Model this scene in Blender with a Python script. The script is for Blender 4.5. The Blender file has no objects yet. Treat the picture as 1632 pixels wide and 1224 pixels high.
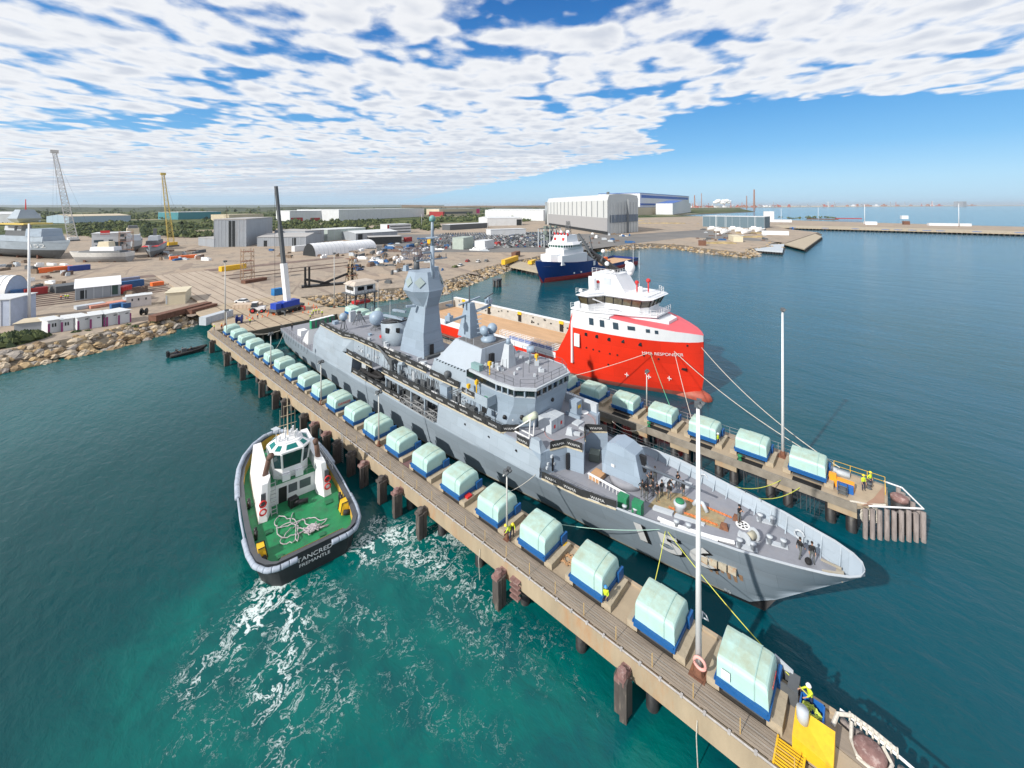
import bpy, bmesh, math, random
from mathutils import Vector, Matrix, noise
from mathutils.geometry import tessellate_polygon
random.seed(7)
PI = math.pi
scn = bpy.context.scene
col = scn.collection
# ------------------------------------------------------------------ camera, sky, sun
# world frame: +x runs across the shiplift basin, +y along the piers towards the land, z up, water at 0
F_PX = 656.0; CAM_H = 37.0; YH = 328.0; SLOPE = -.0022
AZ = math.atan((816 - 73) / F_PX); CA, SA = math.cos(AZ), math.sin(AZ)
cd = bpy.data.cameras.new('camera'); cam = bpy.data.objects.new('camera', cd); col.objects.link(cam)
cd.sensor_width = 36; cd.lens = F_PX / 1632 * 36
cd.shift_y = -(612 - YH) / 1632
cd.clip_start = 0.5; cd.clip_end = 120000
cam.location = (0, 0, CAM_H)
cam.rotation_mode = 'QUATERNION'
cam.rotation_quaternion = (Matrix.Rotation(-AZ, 3, 'Z') @ Matrix.Rotation(PI / 2, 3, 'X') @ Matrix.Rotation(-.0022, 3, 'Z')).to_quaternion()
scn.camera = cam
scn.view_settings.view_transform = 'Standard'; scn.view_settings.look = 'None'
scn.view_settings.exposure = 0.35; scn.view_settings.gamma = 1
def at(px, py, z=0.0):
 """ground point seen at a pixel of the 1632 px photograph, on the level z"""
 yh = YH + SLOPE * (px - 816)
 Y = F_PX * (CAM_H - z) / (py - yh); X = (px - 816) / F_PX * Y
 return (X * CA + Y * SA, -X * SA + Y * CA)
def cam_dist(t, s): return t * SA + s * CA
def pxat(px, dist):
 X = (px - 816) / F_PX * dist
 return (X * CA + dist * SA, -X * SA + dist * CA)
SUN_EL = 33.0; CLOUD_K = .76
sdir_cam = Vector((-.76, -.65, 0)).normalized()        # towards the sun: camera left, a little behind
sd = Vector((sdir_cam.x * CA + sdir_cam.y * SA, -sdir_cam.x * SA + sdir_cam.y * CA, 0)) * math.cos(math.radians(SUN_EL))
sd.z = math.sin(math.radians(SUN_EL))
sl = bpy.data.lights.new('sun', 'SUN'); sun = bpy.data.objects.new('sun', sl); col.objects.link(sun)
sl.energy = 3.9; sl.angle = math.radians(0.9); sl.color = (1, .95, .87)
sun.rotation_mode = 'QUATERNION'; sun.rotation_quaternion = sd.to_track_quat('Z', 'Y')
sun.location = (0, 0, 200)
W = bpy.data.worlds.new('World'); scn.world = W; W.use_nodes = True
def build_world():
 nt = W.node_tree; N = nt.nodes; L = nt.links; N.clear()
 def nd(t, **k):
  n = N.new(t)
  for a, b in k.items(): setattr(n, a, b)
  return n
 def mth(op, a, b=None, c=None, clamp=False):
  n = nd('ShaderNodeMath', operation=op); n.use_clamp = clamp
  for i, v in enumerate((a, b, c)):
   if v is None: continue
   if isinstance(v, (int, float)): n.inputs[i].default_value = v
   else: L.new(v, n.inputs[i])
  return n.outputs[0]
 def ss(x, a, b):
  n = nd('ShaderNodeMapRange', interpolation_type='SMOOTHSTEP'); L.new(x, n.inputs[0])
  n.inputs[1].default_value = a; n.inputs[2].default_value = b; return n.outputs[0]
 out = nd('ShaderNodeOutputWorld')
 sky = nd('ShaderNodeTexSky', sky_type='NISHITA'); sky.sun_disc = False
 sky.sun_elevation = math.radians(SUN_EL); sky.sun_rotation = math.atan2(sd.x, sd.y)
 sky.air_density = 1.0; sky.dust_density = 0.6; sky.ozone_density = 2.5; sky.altitude = 40
 hs = nd('ShaderNodeHueSaturation'); hs.inputs['Saturation'].default_value = 1.25; L.new(sky.outputs[0], hs.inputs['Color'])
 tc = nd('ShaderNodeTexCoord'); sep = nd('ShaderNodeSeparateXYZ'); L.new(tc.outputs['Generated'], sep.inputs[0])
 zc = mth('MAXIMUM', sep.outputs[2], 0.012)
 zc = mth('ADD', zc, 0.035)
 u = mth('DIVIDE', sep.outputs[0], zc); v = mth('DIVIDE', sep.outputs[1], zc)
 # camera-aligned axes of the cloud deck: r to the right of the view, f away from it
 r = mth('SUBTRACT', mth('MULTIPLY', u, CA), mth('MULTIPLY', v, SA))
 f = mth('ADD', mth('MULTIPLY', u, SA), mth('MULTIPLY', v, CA))
 cmb = nd('ShaderNodeCombineXYZ'); L.new(r, cmb.inputs[0]); L.new(f, cmb.inputs[1])
 def noi(scale, det=4, rough=.55, off=0, st=(1, 1, 1), dist=0.0):
  m = nd('ShaderNodeMapping'); m.inputs['Scale'].default_value = st; m.inputs['Location'].default_value = (off, off * .7, off * .3)
  L.new(cmb.outputs[0], m.inputs[0])
  n = nd('ShaderNodeTexNoise'); L.new(m.outputs[0], n.inputs['Vector'])
  n.inputs['Scale'].default_value = scale; n.inputs['Detail'].default_value = det; n.inputs['Roughness'].default_value = rough; n.inputs['Distortion'].default_value = dist
  return n.outputs['Fac']
 big = noi(.42, 3, .5, 3.1); mid = noi(1.3, 3, .5, 7.7, (1, .8, 1)); sm = noi(6.5, 5, .60, 1.3, (1, .85, 1), .1)
 wn = nd('ShaderNodeTexNoise'); wn.inputs['Scale'].default_value = 3.2; wn.inputs['Detail'].default_value = 4; L.new(cmb.outputs[0], wn.inputs['Vector'])
 wsc = nd('ShaderNodeVectorMath', operation='SCALE'); wsc.inputs[3].default_value = .26; L.new(wn.outputs['Color'], wsc.inputs[0])
 vw = nd('ShaderNodeVectorMath', operation='ADD'); L.new(cmb.outputs[0], vw.inputs[0]); L.new(wsc.outputs[0], vw.inputs[1])
 def cells(scale, rot, st):
  vm = nd('ShaderNodeMapping'); vm.inputs['Rotation'].default_value = (0, 0, rot); vm.inputs['Scale'].default_value = st; L.new(vw.outputs[0], vm.inputs[0])
  vor = nd('ShaderNodeTexVoronoi', feature='SMOOTH_F1'); vor.inputs['Scale'].default_value = scale; vor.inputs['Smoothness'].default_value = .8; L.new(vm.outputs[0], vor.inputs['Vector'])
  return mth('SUBTRACT', .62, vor.outputs['Distance'])
 cell = mth('ADD', mth('MULTIPLY', cells(3.7, .25, (1.0, .92, 1)), .60), mth('MULTIPLY', cells(7.5, -.15, (1.0, .9, 1)), .40))
 # edge of the deck on the right: clear sky where r > edge(f)
 edge = mth('SUBTRACT', mth('SUBTRACT', r, mth('MULTIPLY', f, .02)), 2.55)     # >0 clear
 edge = mth('SUBTRACT', r, mth('SUBTRACT', 5.3, mth('MULTIPLY', f, .52)))
 edge = mth('MAXIMUM', mth('MULTIPLY', edge, .8), mth('SUBTRACT', mth('SUBTRACT', r, mth('MULTIPLY', f, .33)), .35))
 edge = mth('MULTIPLY', ss(f, 2.3, 4.3), mth('ADD', edge, 1.0))
 edge = mth('ADD', edge, mth('MULTIPLY', mth('SUBTRACT', big, .5), 1.1))
 clear = ss(edge, .60, 1.45)
 def hole(r0, f0, rr, rf):
  a = mth('POWER', mth('DIVIDE', mth('SUBTRACT', r, r0), rr), 2.0); b = mth('POWER', mth('DIVIDE', mth('SUBTRACT', f, f0), rf), 2.0)
  return mth('SUBTRACT', 1.0, ss(mth('ADD', a, b), .0, 1.0))
 h = mth('ADD', mth('MULTIPLY', hole(.15, 1.95, .8, .26), .20), mth('MULTIPLY', hole(-.35, 2.3, .6, .5), .15))
 h = mth('ADD', h, mth('MULTIPLY', hole(-3.6, 3.95, 2.8, .38), .26)); h = mth('ADD', h, mth('MULTIPLY', hole(-1.5, 2.55, .9, .35), .14))
 dens = mth('ADD', mth('MULTIPLY', cell, 1.15), mth('MULTIPLY', mid, .34))
 dens = mth('ADD', dens, mth('MULTIPLY', sm, .42)); dens = mth('ADD', dens, mth('MULTIPLY', big, .34))
 dens = mth('SUBTRACT', dens, h); dens = mth('SUBTRACT', dens, mth('MULTIPLY', clear, .9))
 dens = mth('ADD', dens, mth('MULTIPLY', ss(f, 3.0, 8.0), .10))
 alpha = ss(dens, .44, .74)
 thick = ss(dens, .70, 1.12)
 c1 = nd('ShaderNodeMix', data_type='RGBA'); c1.inputs[6].default_value = (.97, .98, 1.0, 1); c1.inputs[7].default_value = (.70, .74, .82, 1)
 L.new(thick, c1.inputs[0])
 band = mth('MULTIPLY', ss(noi(.9, 4, .6, 5.0, (.35, 1.6, 1)), .42, .62), mth('MULTIPLY', ss(f, 3.5, 7.5), .65))
 c2 = nd('ShaderNodeMix', data_type='RGBA'); c2.inputs[7].default_value = (.50, .58, .72, 1); L.new(c1.outputs[2], c2.inputs[6]); L.new(band, c2.inputs[0])
 far2 = nd('ShaderNodeMix', data_type='RGBA'); far2.inputs[7].default_value = (.50, .65, .82, 1); L.new(c2.outputs[2], far2.inputs[6]); L.new(mth('MULTIPLY', ss(f, 8.5, 17.0), .75), far2.inputs[0])
 csc = nd('ShaderNodeVectorMath', operation='SCALE'); csc.inputs[3].default_value = CLOUD_K; L.new(far2.outputs[2], csc.inputs[0])
 skys = nd('ShaderNodeVectorMath', operation='SCALE'); skys.inputs[3].default_value = 0.10; L.new(hs.outputs[0], skys.inputs[0])
 rmp = nd('ShaderNodeValToRGB'); L.new(sep.outputs[2], rmp.inputs[0]); e = rmp.color_ramp.elements
 e[0].position = 0; e[0].color = (.33, .57, .80, 1); e[1].position = .55; e[1].color = (.006, .07, .30, 1)
 for pz, cc in ((.05, (.31, .56, .80)), (.12, (.16, .42, .73)), (.22, (.07, .29, .63)), (.36, (.035, .19, .51))): q = e.new(pz); q.color = (*cc, 1)
 ms = nd('ShaderNodeMix', data_type='RGBA'); ms.inputs[0].default_value = .80; L.new(skys.outputs[0], ms.inputs[6]); L.new(rmp.outputs[0], ms.inputs[7])
 up = ss(sep.outputs[2], .0, .035)
 a2 = mth('MULTIPLY', mth('MULTIPLY', alpha, .95), mth('ADD', mth('MULTIPLY', up, .75), .25))
 mx = nd('ShaderNodeMix', data_type='RGBA'); L.new(a2, mx.inputs[0]); L.new(ms.outputs[2], mx.inputs[6]); L.new(csc.outputs[0], mx.inputs[7])
 bg = nd('ShaderNodeBackground'); bg.inputs[1].default_value = 1.0; L.new(mx.outputs[2], bg.inputs[0]); L.new(bg.outputs[0], out.inputs[0])
build_world()
# ------------------------------------------------------------------ materials
MATS = {}
def M(name, c, rough=.65, metal=0.0, var=.14, scale=.6, stain=None, stain_amt=.35, stain_scale=.35, stretch=(1, 1, 1), bump=0.0, bscale=6.0, emit=None, spec=.5, world=False, seams=None, dust=None):
 if name in MATS: return MATS[name]
 m = bpy.data.materials.new(name); m.use_nodes = True; nt = m.node_tree; N = nt.nodes; L = nt.links
 b = N['Principled BSDF']; b.inputs['Roughness'].default_value = rough; b.inputs['Metallic'].default_value = metal
 b.inputs['Specular IOR Level'].default_value = spec
 tc = N.new('ShaderNodeTexCoord')
 if world:
  g = N.new('ShaderNodeNewGeometry'); src = g.outputs['Position']
 else: src = tc.outputs['Object']
 mp = N.new('ShaderNodeMapping'); L.new(src, mp.inputs[0]); mp.inputs['Scale'].default_value = stretch
 n = N.new('ShaderNodeTexNoise'); n.inputs['Scale'].default_value = scale; n.inputs['Detail'].default_value = 6; n.inputs['Roughness'].default_value = .62
 L.new(mp.outputs[0], n.inputs['Vector'])
 r = N.new('ShaderNodeMapRange'); L.new(n.outputs['Fac'], r.inputs[0]); r.inputs[1].default_value = .25; r.inputs[2].default_value = .75
 mx = N.new('ShaderNodeMix'); mx.data_type = 'RGBA'; L.new(r.outputs[0], mx.inputs[0])
 mx.inputs[6].default_value = (*[max(0, v * (1 - var)) for v in c], 1); mx.inputs[7].default_value = (*[min(1, v * (1 + var)) for v in c], 1)
 o = mx.outputs[2]
 if stain:
  n2 = N.new('ShaderNodeTexNoise'); n2.inputs['Scale'].default_value = stain_scale; n2.inputs['Detail'].default_value = 8; n2.inputs['Roughness'].default_value = .7
  L.new(mp.outputs[0], n2.inputs['Vector'])
  r2 = N.new('ShaderNodeMapRange'); r2.interpolation_type = 'SMOOTHSTEP'; L.new(n2.outputs['Fac'], r2.inputs[0]); r2.inputs[1].default_value = .5; r2.inputs[2].default_value = .72; r2.inputs[4].default_value = stain_amt
  m2 = N.new('ShaderNodeMix'); m2.data_type = 'RGBA'; L.new(r2.outputs[0], m2.inputs[0]); L.new(o, m2.inputs[6]); m2.inputs[7].default_value = (*stain, 1); o = m2.outputs[2]
 def mixo(fac, colr):
  nonlocal o
  q = N.new('ShaderNodeMix'); q.data_type = 'RGBA'; L.new(fac, q.inputs[0]); L.new(o, q.inputs[6]); q.inputs[7].default_value = (*colr, 1); o = q.outputs[2]
 if seams:
  sp = N.new('ShaderNodeSeparateXYZ'); L.new(src, sp.inputs[0]); cb = N.new('ShaderNodeCombineXYZ'); L.new(sp.outputs[0], cb.inputs[0]); L.new(sp.outputs[2], cb.inputs[1])
  bt = N.new('ShaderNodeTexBrick'); L.new(cb.outputs[0], bt.inputs['Vector']); bt.inputs['Scale'].default_value = 1; bt.inputs['Brick Width'].default_value = seams[0]; bt.inputs['Row Height'].default_value = seams[1]; bt.inputs['Mortar Size'].default_value = seams[2]; bt.inputs['Mortar Smooth'].default_value = .3
  mf = N.new('ShaderNodeMath'); mf.operation = 'MULTIPLY'; L.new(bt.outputs['Fac'], mf.inputs[0]); mf.inputs[1].default_value = seams[3]; mixo(mf.outputs[0], [v * .45 for v in c])
  for k_, c_ in ((1, c),):
   bt.inputs['Color1'].default_value = (.5, .5, .5, 1); bt.inputs['Color2'].default_value = (.62, .62, .62, 1)
   hv = N.new('ShaderNodeHueSaturation'); L.new(o, hv.inputs['Color']); vr = N.new('ShaderNodeMapRange'); L.new(bt.outputs['Color'], vr.inputs[0]); vr.inputs[1].default_value = .5; vr.inputs[2].default_value = .62; vr.inputs[3].default_value = .93; vr.inputs[4].default_value = 1.07; L.new(vr.outputs[0], hv.inputs['Value']); o = hv.outputs[0]
 if dust:
  gn = N.new('ShaderNodeNewGeometry'); sn = N.new('ShaderNodeSeparateXYZ'); L.new(gn.outputs['Normal'], sn.inputs[0]); n4 = N.new('ShaderNodeTexNoise'); n4.inputs['Scale'].default_value = .9; n4.inputs['Detail'].default_value = 7; n4.inputs['Roughness'].default_value = .7; L.new(gn.outputs['Position'], n4.inputs['Vector'])
  a1 = N.new('ShaderNodeMapRange'); L.new(sn.outputs[2], a1.inputs[0]); a1.inputs[1].default_value = .7; a1.inputs[2].default_value = .97; a2 = N.new('ShaderNodeMapRange'); L.new(n4.outputs['Fac'], a2.inputs[0]); a2.inputs[1].default_value = .32; a2.inputs[2].default_value = .68; a2.inputs[4].default_value = dust[1]
  a3 = N.new('ShaderNodeMath'); a3.operation = 'MULTIPLY'; L.new(a1.outputs[0], a3.inputs[0]); L.new(a2.outputs[0], a3.inputs[1]); mixo(a3.outputs[0], dust[0])
 L.new(o, b.inputs['Base Color'])
 if bump:
  n3 = N.new('ShaderNodeTexNoise'); n3.inputs['Scale'].default_value = bscale; n3.inputs['Detail'].default_value = 5; L.new(mp.outputs[0], n3.inputs['Vector'])
  bp = N.new('ShaderNodeBump'); bp.inputs['Strength'].default_value = bump; bp.inputs['Distance'].default_value = .05; L.new(n3.outputs['Fac'], bp.inputs['Height']); L.new(bp.outputs[0], b.inputs['Normal'])
 if emit:
  b.inputs['Emission Color'].default_value = (*emit, 1); b.inputs['Emission Strength'].default_value = 1
 MATS[name] = m; return m
rust = (.22, .08, .03)
GREY = M('naval_grey', (.30, .36, .42), .55, var=.08, scale=.5, seams=(2.6, 1.3, .012, .4), stain=(.22, .21, .20), stain_amt=.22, stain_scale=.7, stretch=(.35, .35, .9))
GREYD = M('grey_deck', (.24, .25, .285), .8, var=.10, scale=1.2, stain=(.30, .27, .26), stain_amt=.4, stain_scale=.4)
GREYM = M('dark_grey_steel', (.09, .10, .11), .6, var=.2, scale=2)
GREYL = M('pale_grey_steel', (.45, .49, .53), .55, var=.1, scale=1)
WHITE = M('white_paint', (.78, .79, .80), .45, var=.05, scale=1, stain=(.5, .46, .40), stain_amt=.25, stain_scale=1.0, stretch=(1, 1, .4))
BLACK = M('black_paint', (.012, .012, .014), .5, var=.3, scale=2)
RUBBER = M('black_rubber', (.018, .018, .02), .8, var=.3, scale=3)
GLASS = M('dark_window_glass', (.012, .018, .022), .06, var=.2, scale=1, spec=.9)
YEL = M('yellow_paint', (.75, .45, .02), .5, var=.1, scale=3, stain=(.3, .15, .03), stain_amt=.3, stain_scale=2)
ORG = M('orange_paint', (.80, .16, .03), .55, var=.15, scale=2)
REDP = M('red_paint', (.60, .03, .03), .5, var=.12, scale=2)
BLUEP = M('blue_paint', (.012, .12, .42), .5, var=.15, scale=2, stain=(.03, .08, .16), stain_amt=.4, stain_scale=2)
GREENP = M('green_paint', (.02, .20, .09), .6, var=.2, scale=2)
STEEL = M('galvanised_steel', (.42, .43, .44), .5, .3, var=.15, scale=3)
RUSTM = M('rusty_steel', (.17, .075, .045), .85, var=.4, scale=3, stain=(.35, .14, .05), stain_amt=.5, stain_scale=2)
CONC = M('weathered_concrete', (.40, .34, .25), .85, var=.16, scale=.5, stain=(.20, .17, .12), stain_amt=.6, stain_scale=.8, bump=.2, bscale=5)
ROPEW = M('pale_rope', (.55, .52, .46), .9, var=.25, scale=6)
ROPEY = M('yellow_green_rope', (.50, .58, .10), .8, var=.2, scale=6)
# ------------------------------------------------------------------ mesh builder
class MB:
 def __init__(s): s.v = []; s.f = []; s.m = []; s.sm = []; s.g = []; s.cur = 0; s.smooth = False; s.T = None
 def add(s, vs, fs):
  o = len(s.v)
  if s.T is not None: vs = [tuple(s.T @ Vector(p)) for p in vs]
  s.v += [tuple(p) for p in vs]; s.g.append((o, len(s.f)))
  for f in fs: s.f.append(tuple(i + o for i in f)); s.m.append(s.cur); s.sm.append(s.smooth)
  return s
 def box(s, x0, x1, y0, y1, z0, z1):
  return s.add([(x0, y0, z0), (x1, y0, z0), (x1, y1, z0), (x0, y1, z0), (x0, y0, z1), (x1, y0, z1), (x1, y1, z1), (x0, y1, z1)],
                     [(3, 2, 1, 0), (4, 5, 6, 7), (0, 1, 5, 4), (1, 2, 6, 5), (2, 3, 7, 6), (3, 0, 4, 7)])
 def cbox(s, c, d, rz=0.0, tap=1.0):
  a, b, h = d[0] / 2, d[1] / 2, d[2]; co, si = math.cos(rz), math.sin(rz); vs = []
  for z, k in ((0, 1), (h, tap)):
   for x, y in ((-a, -b), (a, -b), (a, b), (-a, b)): vs.append((c[0] + (x * co - y * si) * k, c[1] + (x * si + y * co) * k, c[2] + z))
  return s.add(vs, [(3, 2, 1, 0), (4, 5, 6, 7), (0, 1, 5, 4), (1, 2, 6, 5), (2, 3, 7, 6), (3, 0, 4, 7)])
 def prism(s, bot, z0, z1, top=None, cap=True):
  n = len(bot); top = top or bot
  zz0 = z0 if isinstance(z0, (list, tuple)) else [z0] * n; zz1 = z1 if isinstance(z1, (list, tuple)) else [z1] * n
  vs = [(p[0], p[1], zz0[i]) for i, p in enumerate(bot)] + [(p[0], p[1], zz1[i]) for i, p in enumerate(top)]
  fs = [(i, (i + 1) % n, n + (i + 1) % n, n + i) for i in range(n)]
  if cap: fs += [tuple(range(n - 1, -1, -1)), tuple(range(n, 2 * n))]
  return s.add(vs, fs)
 def loft(s, secs, closed=True, caps=True):
  n = len(secs[0]); vs = [p for q in secs for p in q]; fs = []
  for k in range(len(secs) - 1):
   for i in range(n if closed else n - 1):
    j = (i + 1) % n; fs.append((k * n + i, k * n + j, (k + 1) * n + j, (k + 1) * n + i))
  if caps and closed: fs += [tuple(range(n - 1, -1, -1)), tuple(range((len(secs) - 1) * n, len(secs) * n))]
  return s.add(vs, fs)
 def cyl(s, p0, p1, r0, r1=None, n=8, caps=True):
  r1 = r0 if r1 is None else r1; p0 = Vector(p0); p1 = Vector(p1); d = (p1 - p0)
  if d.length < 1e-6: return s
  d.normalize(); a = d.orthogonal().normalized(); b = d.cross(a)
  secs = []
  for p, r in ((p0, r0), (p1, r1)):
   secs.append([tuple(p + a * (r * math.cos(2 * PI * i / n)) + b * (r * math.sin(2 * PI * i / n))) for i in range(n)])
  return s.loft(secs, True, caps)
 def tube(s, pts, r, n=6, closed=False):
  P = [Vector(p) for p in pts]; secs = []; k = len(P)
  for i, p in enumerate(P):
   if closed: d = P[(i + 1) % k] - P[i - 1]
   else: d = P[min(i + 1, k - 1)] - P[max(i - 1, 0)]
   d.normalize(); up = Vector((0, 0, 1)) if abs(d.z) < .95 else Vector((1, 0, 0))
   a = d.cross(up).normalized(); b = a.cross(d)
   secs.append([tuple(p + a * (r * math.cos(2 * PI * j / n)) + b * (r * math.sin(2 * PI * j / n))) for j in range(n)])
  if closed: secs.append(secs[0]); return s.loft(secs, True, False)
  return s.loft(secs)
 def lathe(s, prof, c=(0, 0, 0), n=16, axis=None):
  secs = [[(c[0] + r * math.cos(2 * PI * i / n), c[1] + r * math.sin(2 * PI * i / n), c[2] + z) for i in range(n)] for r, z in prof]
  return s.loft(secs)
 def ball(s, c, r, n=14, k=8, sq=(1, 1, 1)):
  secs = []
  for j in range(k + 1):
   a = PI * j / k; rr = max(.001, math.sin(a)) * r
   secs.append([(c[0] + rr * math.cos(2 * PI * i / n) * sq[0], c[1] + rr * math.sin(2 * PI * i / n) * sq[1], c[2] - r * math.cos(a) * sq[2]) for i in range(n)])
  return s.loft(secs)
 def quad(s, a, b, c, d): return s.add([a, b, c, d], [(0, 1, 2, 3)])
 def bar(s, p0, p1, w, h=None):
  h = h or w; p0 = Vector(p0); p1 = Vector(p1); d = (p1 - p0).normalized(); up = Vector((0, 0, 1)) if abs(d.z) < .95 else Vector((1, 0, 0))
  a = d.cross(up).normalized() * (w / 2); b = a.cross(d).normalized() * (h / 2)
  return s.loft([[tuple(p + a * i + b * j) for i, j in ((-1, -1), (1, -1), (1, 1), (-1, 1))] for p in (p0, p1)])
 def rail(s, pts, h=1.0, rows=(1.0, .5), step=2.0, r=.03, n=4):
  for i in range(len(pts) - 1):
   a = Vector(pts[i]); b = Vector(pts[i + 1]); L = (b - a).length; k = max(1, round(L / step))
   for j in range(k + (1 if i == len(pts) - 2 else 0)):
    p = a.lerp(b, j / k); s.cyl(p, p + Vector((0, 0, h)), r, r, n)
   for q in rows: s.cyl(a + Vector((0, 0, h * q)), b + Vector((0, 0, h * q)), r * .7, r * .7, n)
  return s
 def truss(s, p0, p1, w0, w1, bays, r=.08, rb=.05, n=4):
  p0 = Vector(p0); p1 = Vector(p1); d = (p1 - p0).normalized(); a = d.cross(Vector((0, 0, 1)) if abs(d.z) < .9 else Vector((1, 0, 0))).normalized(); b = a.cross(d)
  def c(k, q):
   t = k / bays; w = w0 + (w1 - w0) * t; u, v = ((-1, -1), (1, -1), (1, 1), (-1, 1))[q % 4]
   return p0.lerp(p1, t) + a * (u * w / 2) + b * (v * w / 2)
  for q in range(4): s.cyl(c(0, q), c(bays, q), r, r, n)
  for k in range(bays):
   for q in range(4):
    s.cyl(c(k, q), c(k, q + 1), rb, rb, n)
    s.cyl(c(k, q if k % 2 else q + 1), c(k + 1, q + 1 if k % 2 else q), rb, rb, n)
  return s
 def mesh(s, name, mats):
  me = bpy.data.meshes.new(name); me.from_pydata(s.v, [], s.f); me.validate();
  for m in (mats if isinstance(mats, (list, tuple)) else [mats]): me.materials.append(m)
  if len(me.polygons) == len(s.f):
   me.polygons.foreach_set('material_index', s.m); me.polygons.foreach_set('use_smooth', s.sm)
  me.update(); return me
 def build(s, name, mats, parent=None, world=False, offset=None, fix=True):
  if world and parent is not None:
   inv = parent.matrix_basis.inverted(); s.v = [tuple(inv @ Vector(p)) for p in s.v]
  me = s.mesh(name, mats)
  if fix:
   bm = bmesh.new(); bm.from_mesh(me); bmesh.ops.recalc_face_normals(bm, faces=bm.faces); bm.to_mesh(me); bm.free()
  o = bpy.data.objects.new(name, me); col.objects.link(o)
  if parent is not None: o.parent = parent
  return o
def bs(mb, name, mats, parent=None, world=False):
 """one object per added piece: each piece is a part of its own"""
 ends = mb.g[1:] + [(len(mb.v), len(mb.f))]
 for (v0, f0), (v1, f1) in zip(mb.g, ends):
  q = MB(); q.v = mb.v[v0:v1]; q.f = [tuple(i - v0 for i in f) for f in mb.f[f0:f1]]; q.m = mb.m[f0:f1]; q.sm = mb.sm[f0:f1]
  q.build(name, mats, parent, world)
def tag(o, label=None, cat=None, group=None, kind=None):
 if label: o['label'] = label
 if cat: o['category'] = cat
 if group: o['group'] = group
 if kind: o['kind'] = kind
 return o
def thing(name, label, cat, loc=(0, 0, 0), rz=0.0, group=None):
 o = bpy.data.objects.new(name, None); col.objects.link(o); o.empty_display_size = .5
 o.location = loc; o.rotation_euler = (0, 0, rz); o.matrix_basis = Matrix.Translation(Vector(loc)) @ Matrix.Rotation(rz, 4, 'Z')
 return tag(o, label, cat, group)
def single(mb, name, mats, label, cat, group=None, loc=None):
 """a thing that is one mesh; geometry given in world space, origin moved to its base"""
 if loc is None:
  xs = [p[0] for p in mb.v]; ys = [p[1] for p in mb.v]; zs = [p[2] for p in mb.v]
  loc = ((min(xs) + max(xs)) / 2, (min(ys) + max(ys)) / 2, min(zs))
 mb.v = [(p[0] - loc[0], p[1] - loc[1], p[2] - loc[2]) for p in mb.v]
 o = mb.build(name, mats); o.location = loc; return tag(o, label, cat, group)
def copy_tree(o, parent=None, loc=None, rz=None, label=None):
 c = o.copy(); col.objects.link(c); c.parent = parent
 if loc is not None: c.location = loc
 if rz is not None: c.rotation_euler = (0, 0, rz)
 if label: c['label'] = label
 for ch in list(o.children): copy_tree(ch, c)
 return c
ORD = ['first', 'second', 'third', 'fourth', 'fifth', 'sixth', 'seventh', 'eighth', 'ninth', 'tenth', 'eleventh', 'twelfth', 'thirteenth', 'fourteenth',
       'fifteenth', 'sixteenth', 'seventeenth', 'eighteenth', 'nineteenth', 'twentieth', 'twenty first', 'twenty second', 'twenty third', 'twenty fourth', 'twenty fifth']
def text_mesh(body, size, name, mat, parent=None, depth=.01, world_mat=None, sx=1.0):
 cu = bpy.data.curves.new(name, 'FONT'); cu.body = body; cu.size = size; cu.extrude = depth; cu.align_x = 'CENTER'; cu.align_y = 'CENTER'
 o = bpy.data.objects.new(name, cu); col.objects.link(o)
 dg = bpy.context.evaluated_depsgraph_get(); me = bpy.data.meshes.new_from_object(o.evaluated_get(dg)); bpy.data.objects.remove(o)
 me.materials.clear(); me.materials.append(mat); me.name = name
 if world_mat is not None: me.transform(world_mat @ Matrix.Diagonal((sx, 1, 1, 1)))
 q = bpy.data.objects.new(name, me); col.objects.link(q)
 if parent is not None: q.parent = parent
 return q
def frame(o, xdir, ydir):
 """matrix that puts a text's x and y axes along the given directions at o"""
 x = Vector(xdir).normalized(); y = Vector(ydir); y = (y - x * y.dot(x)).normalized(); z = x.cross(y)
 m = Matrix((x, y, z)).transposed().to_4x4(); m.translation = Vector(o); return m
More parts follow.
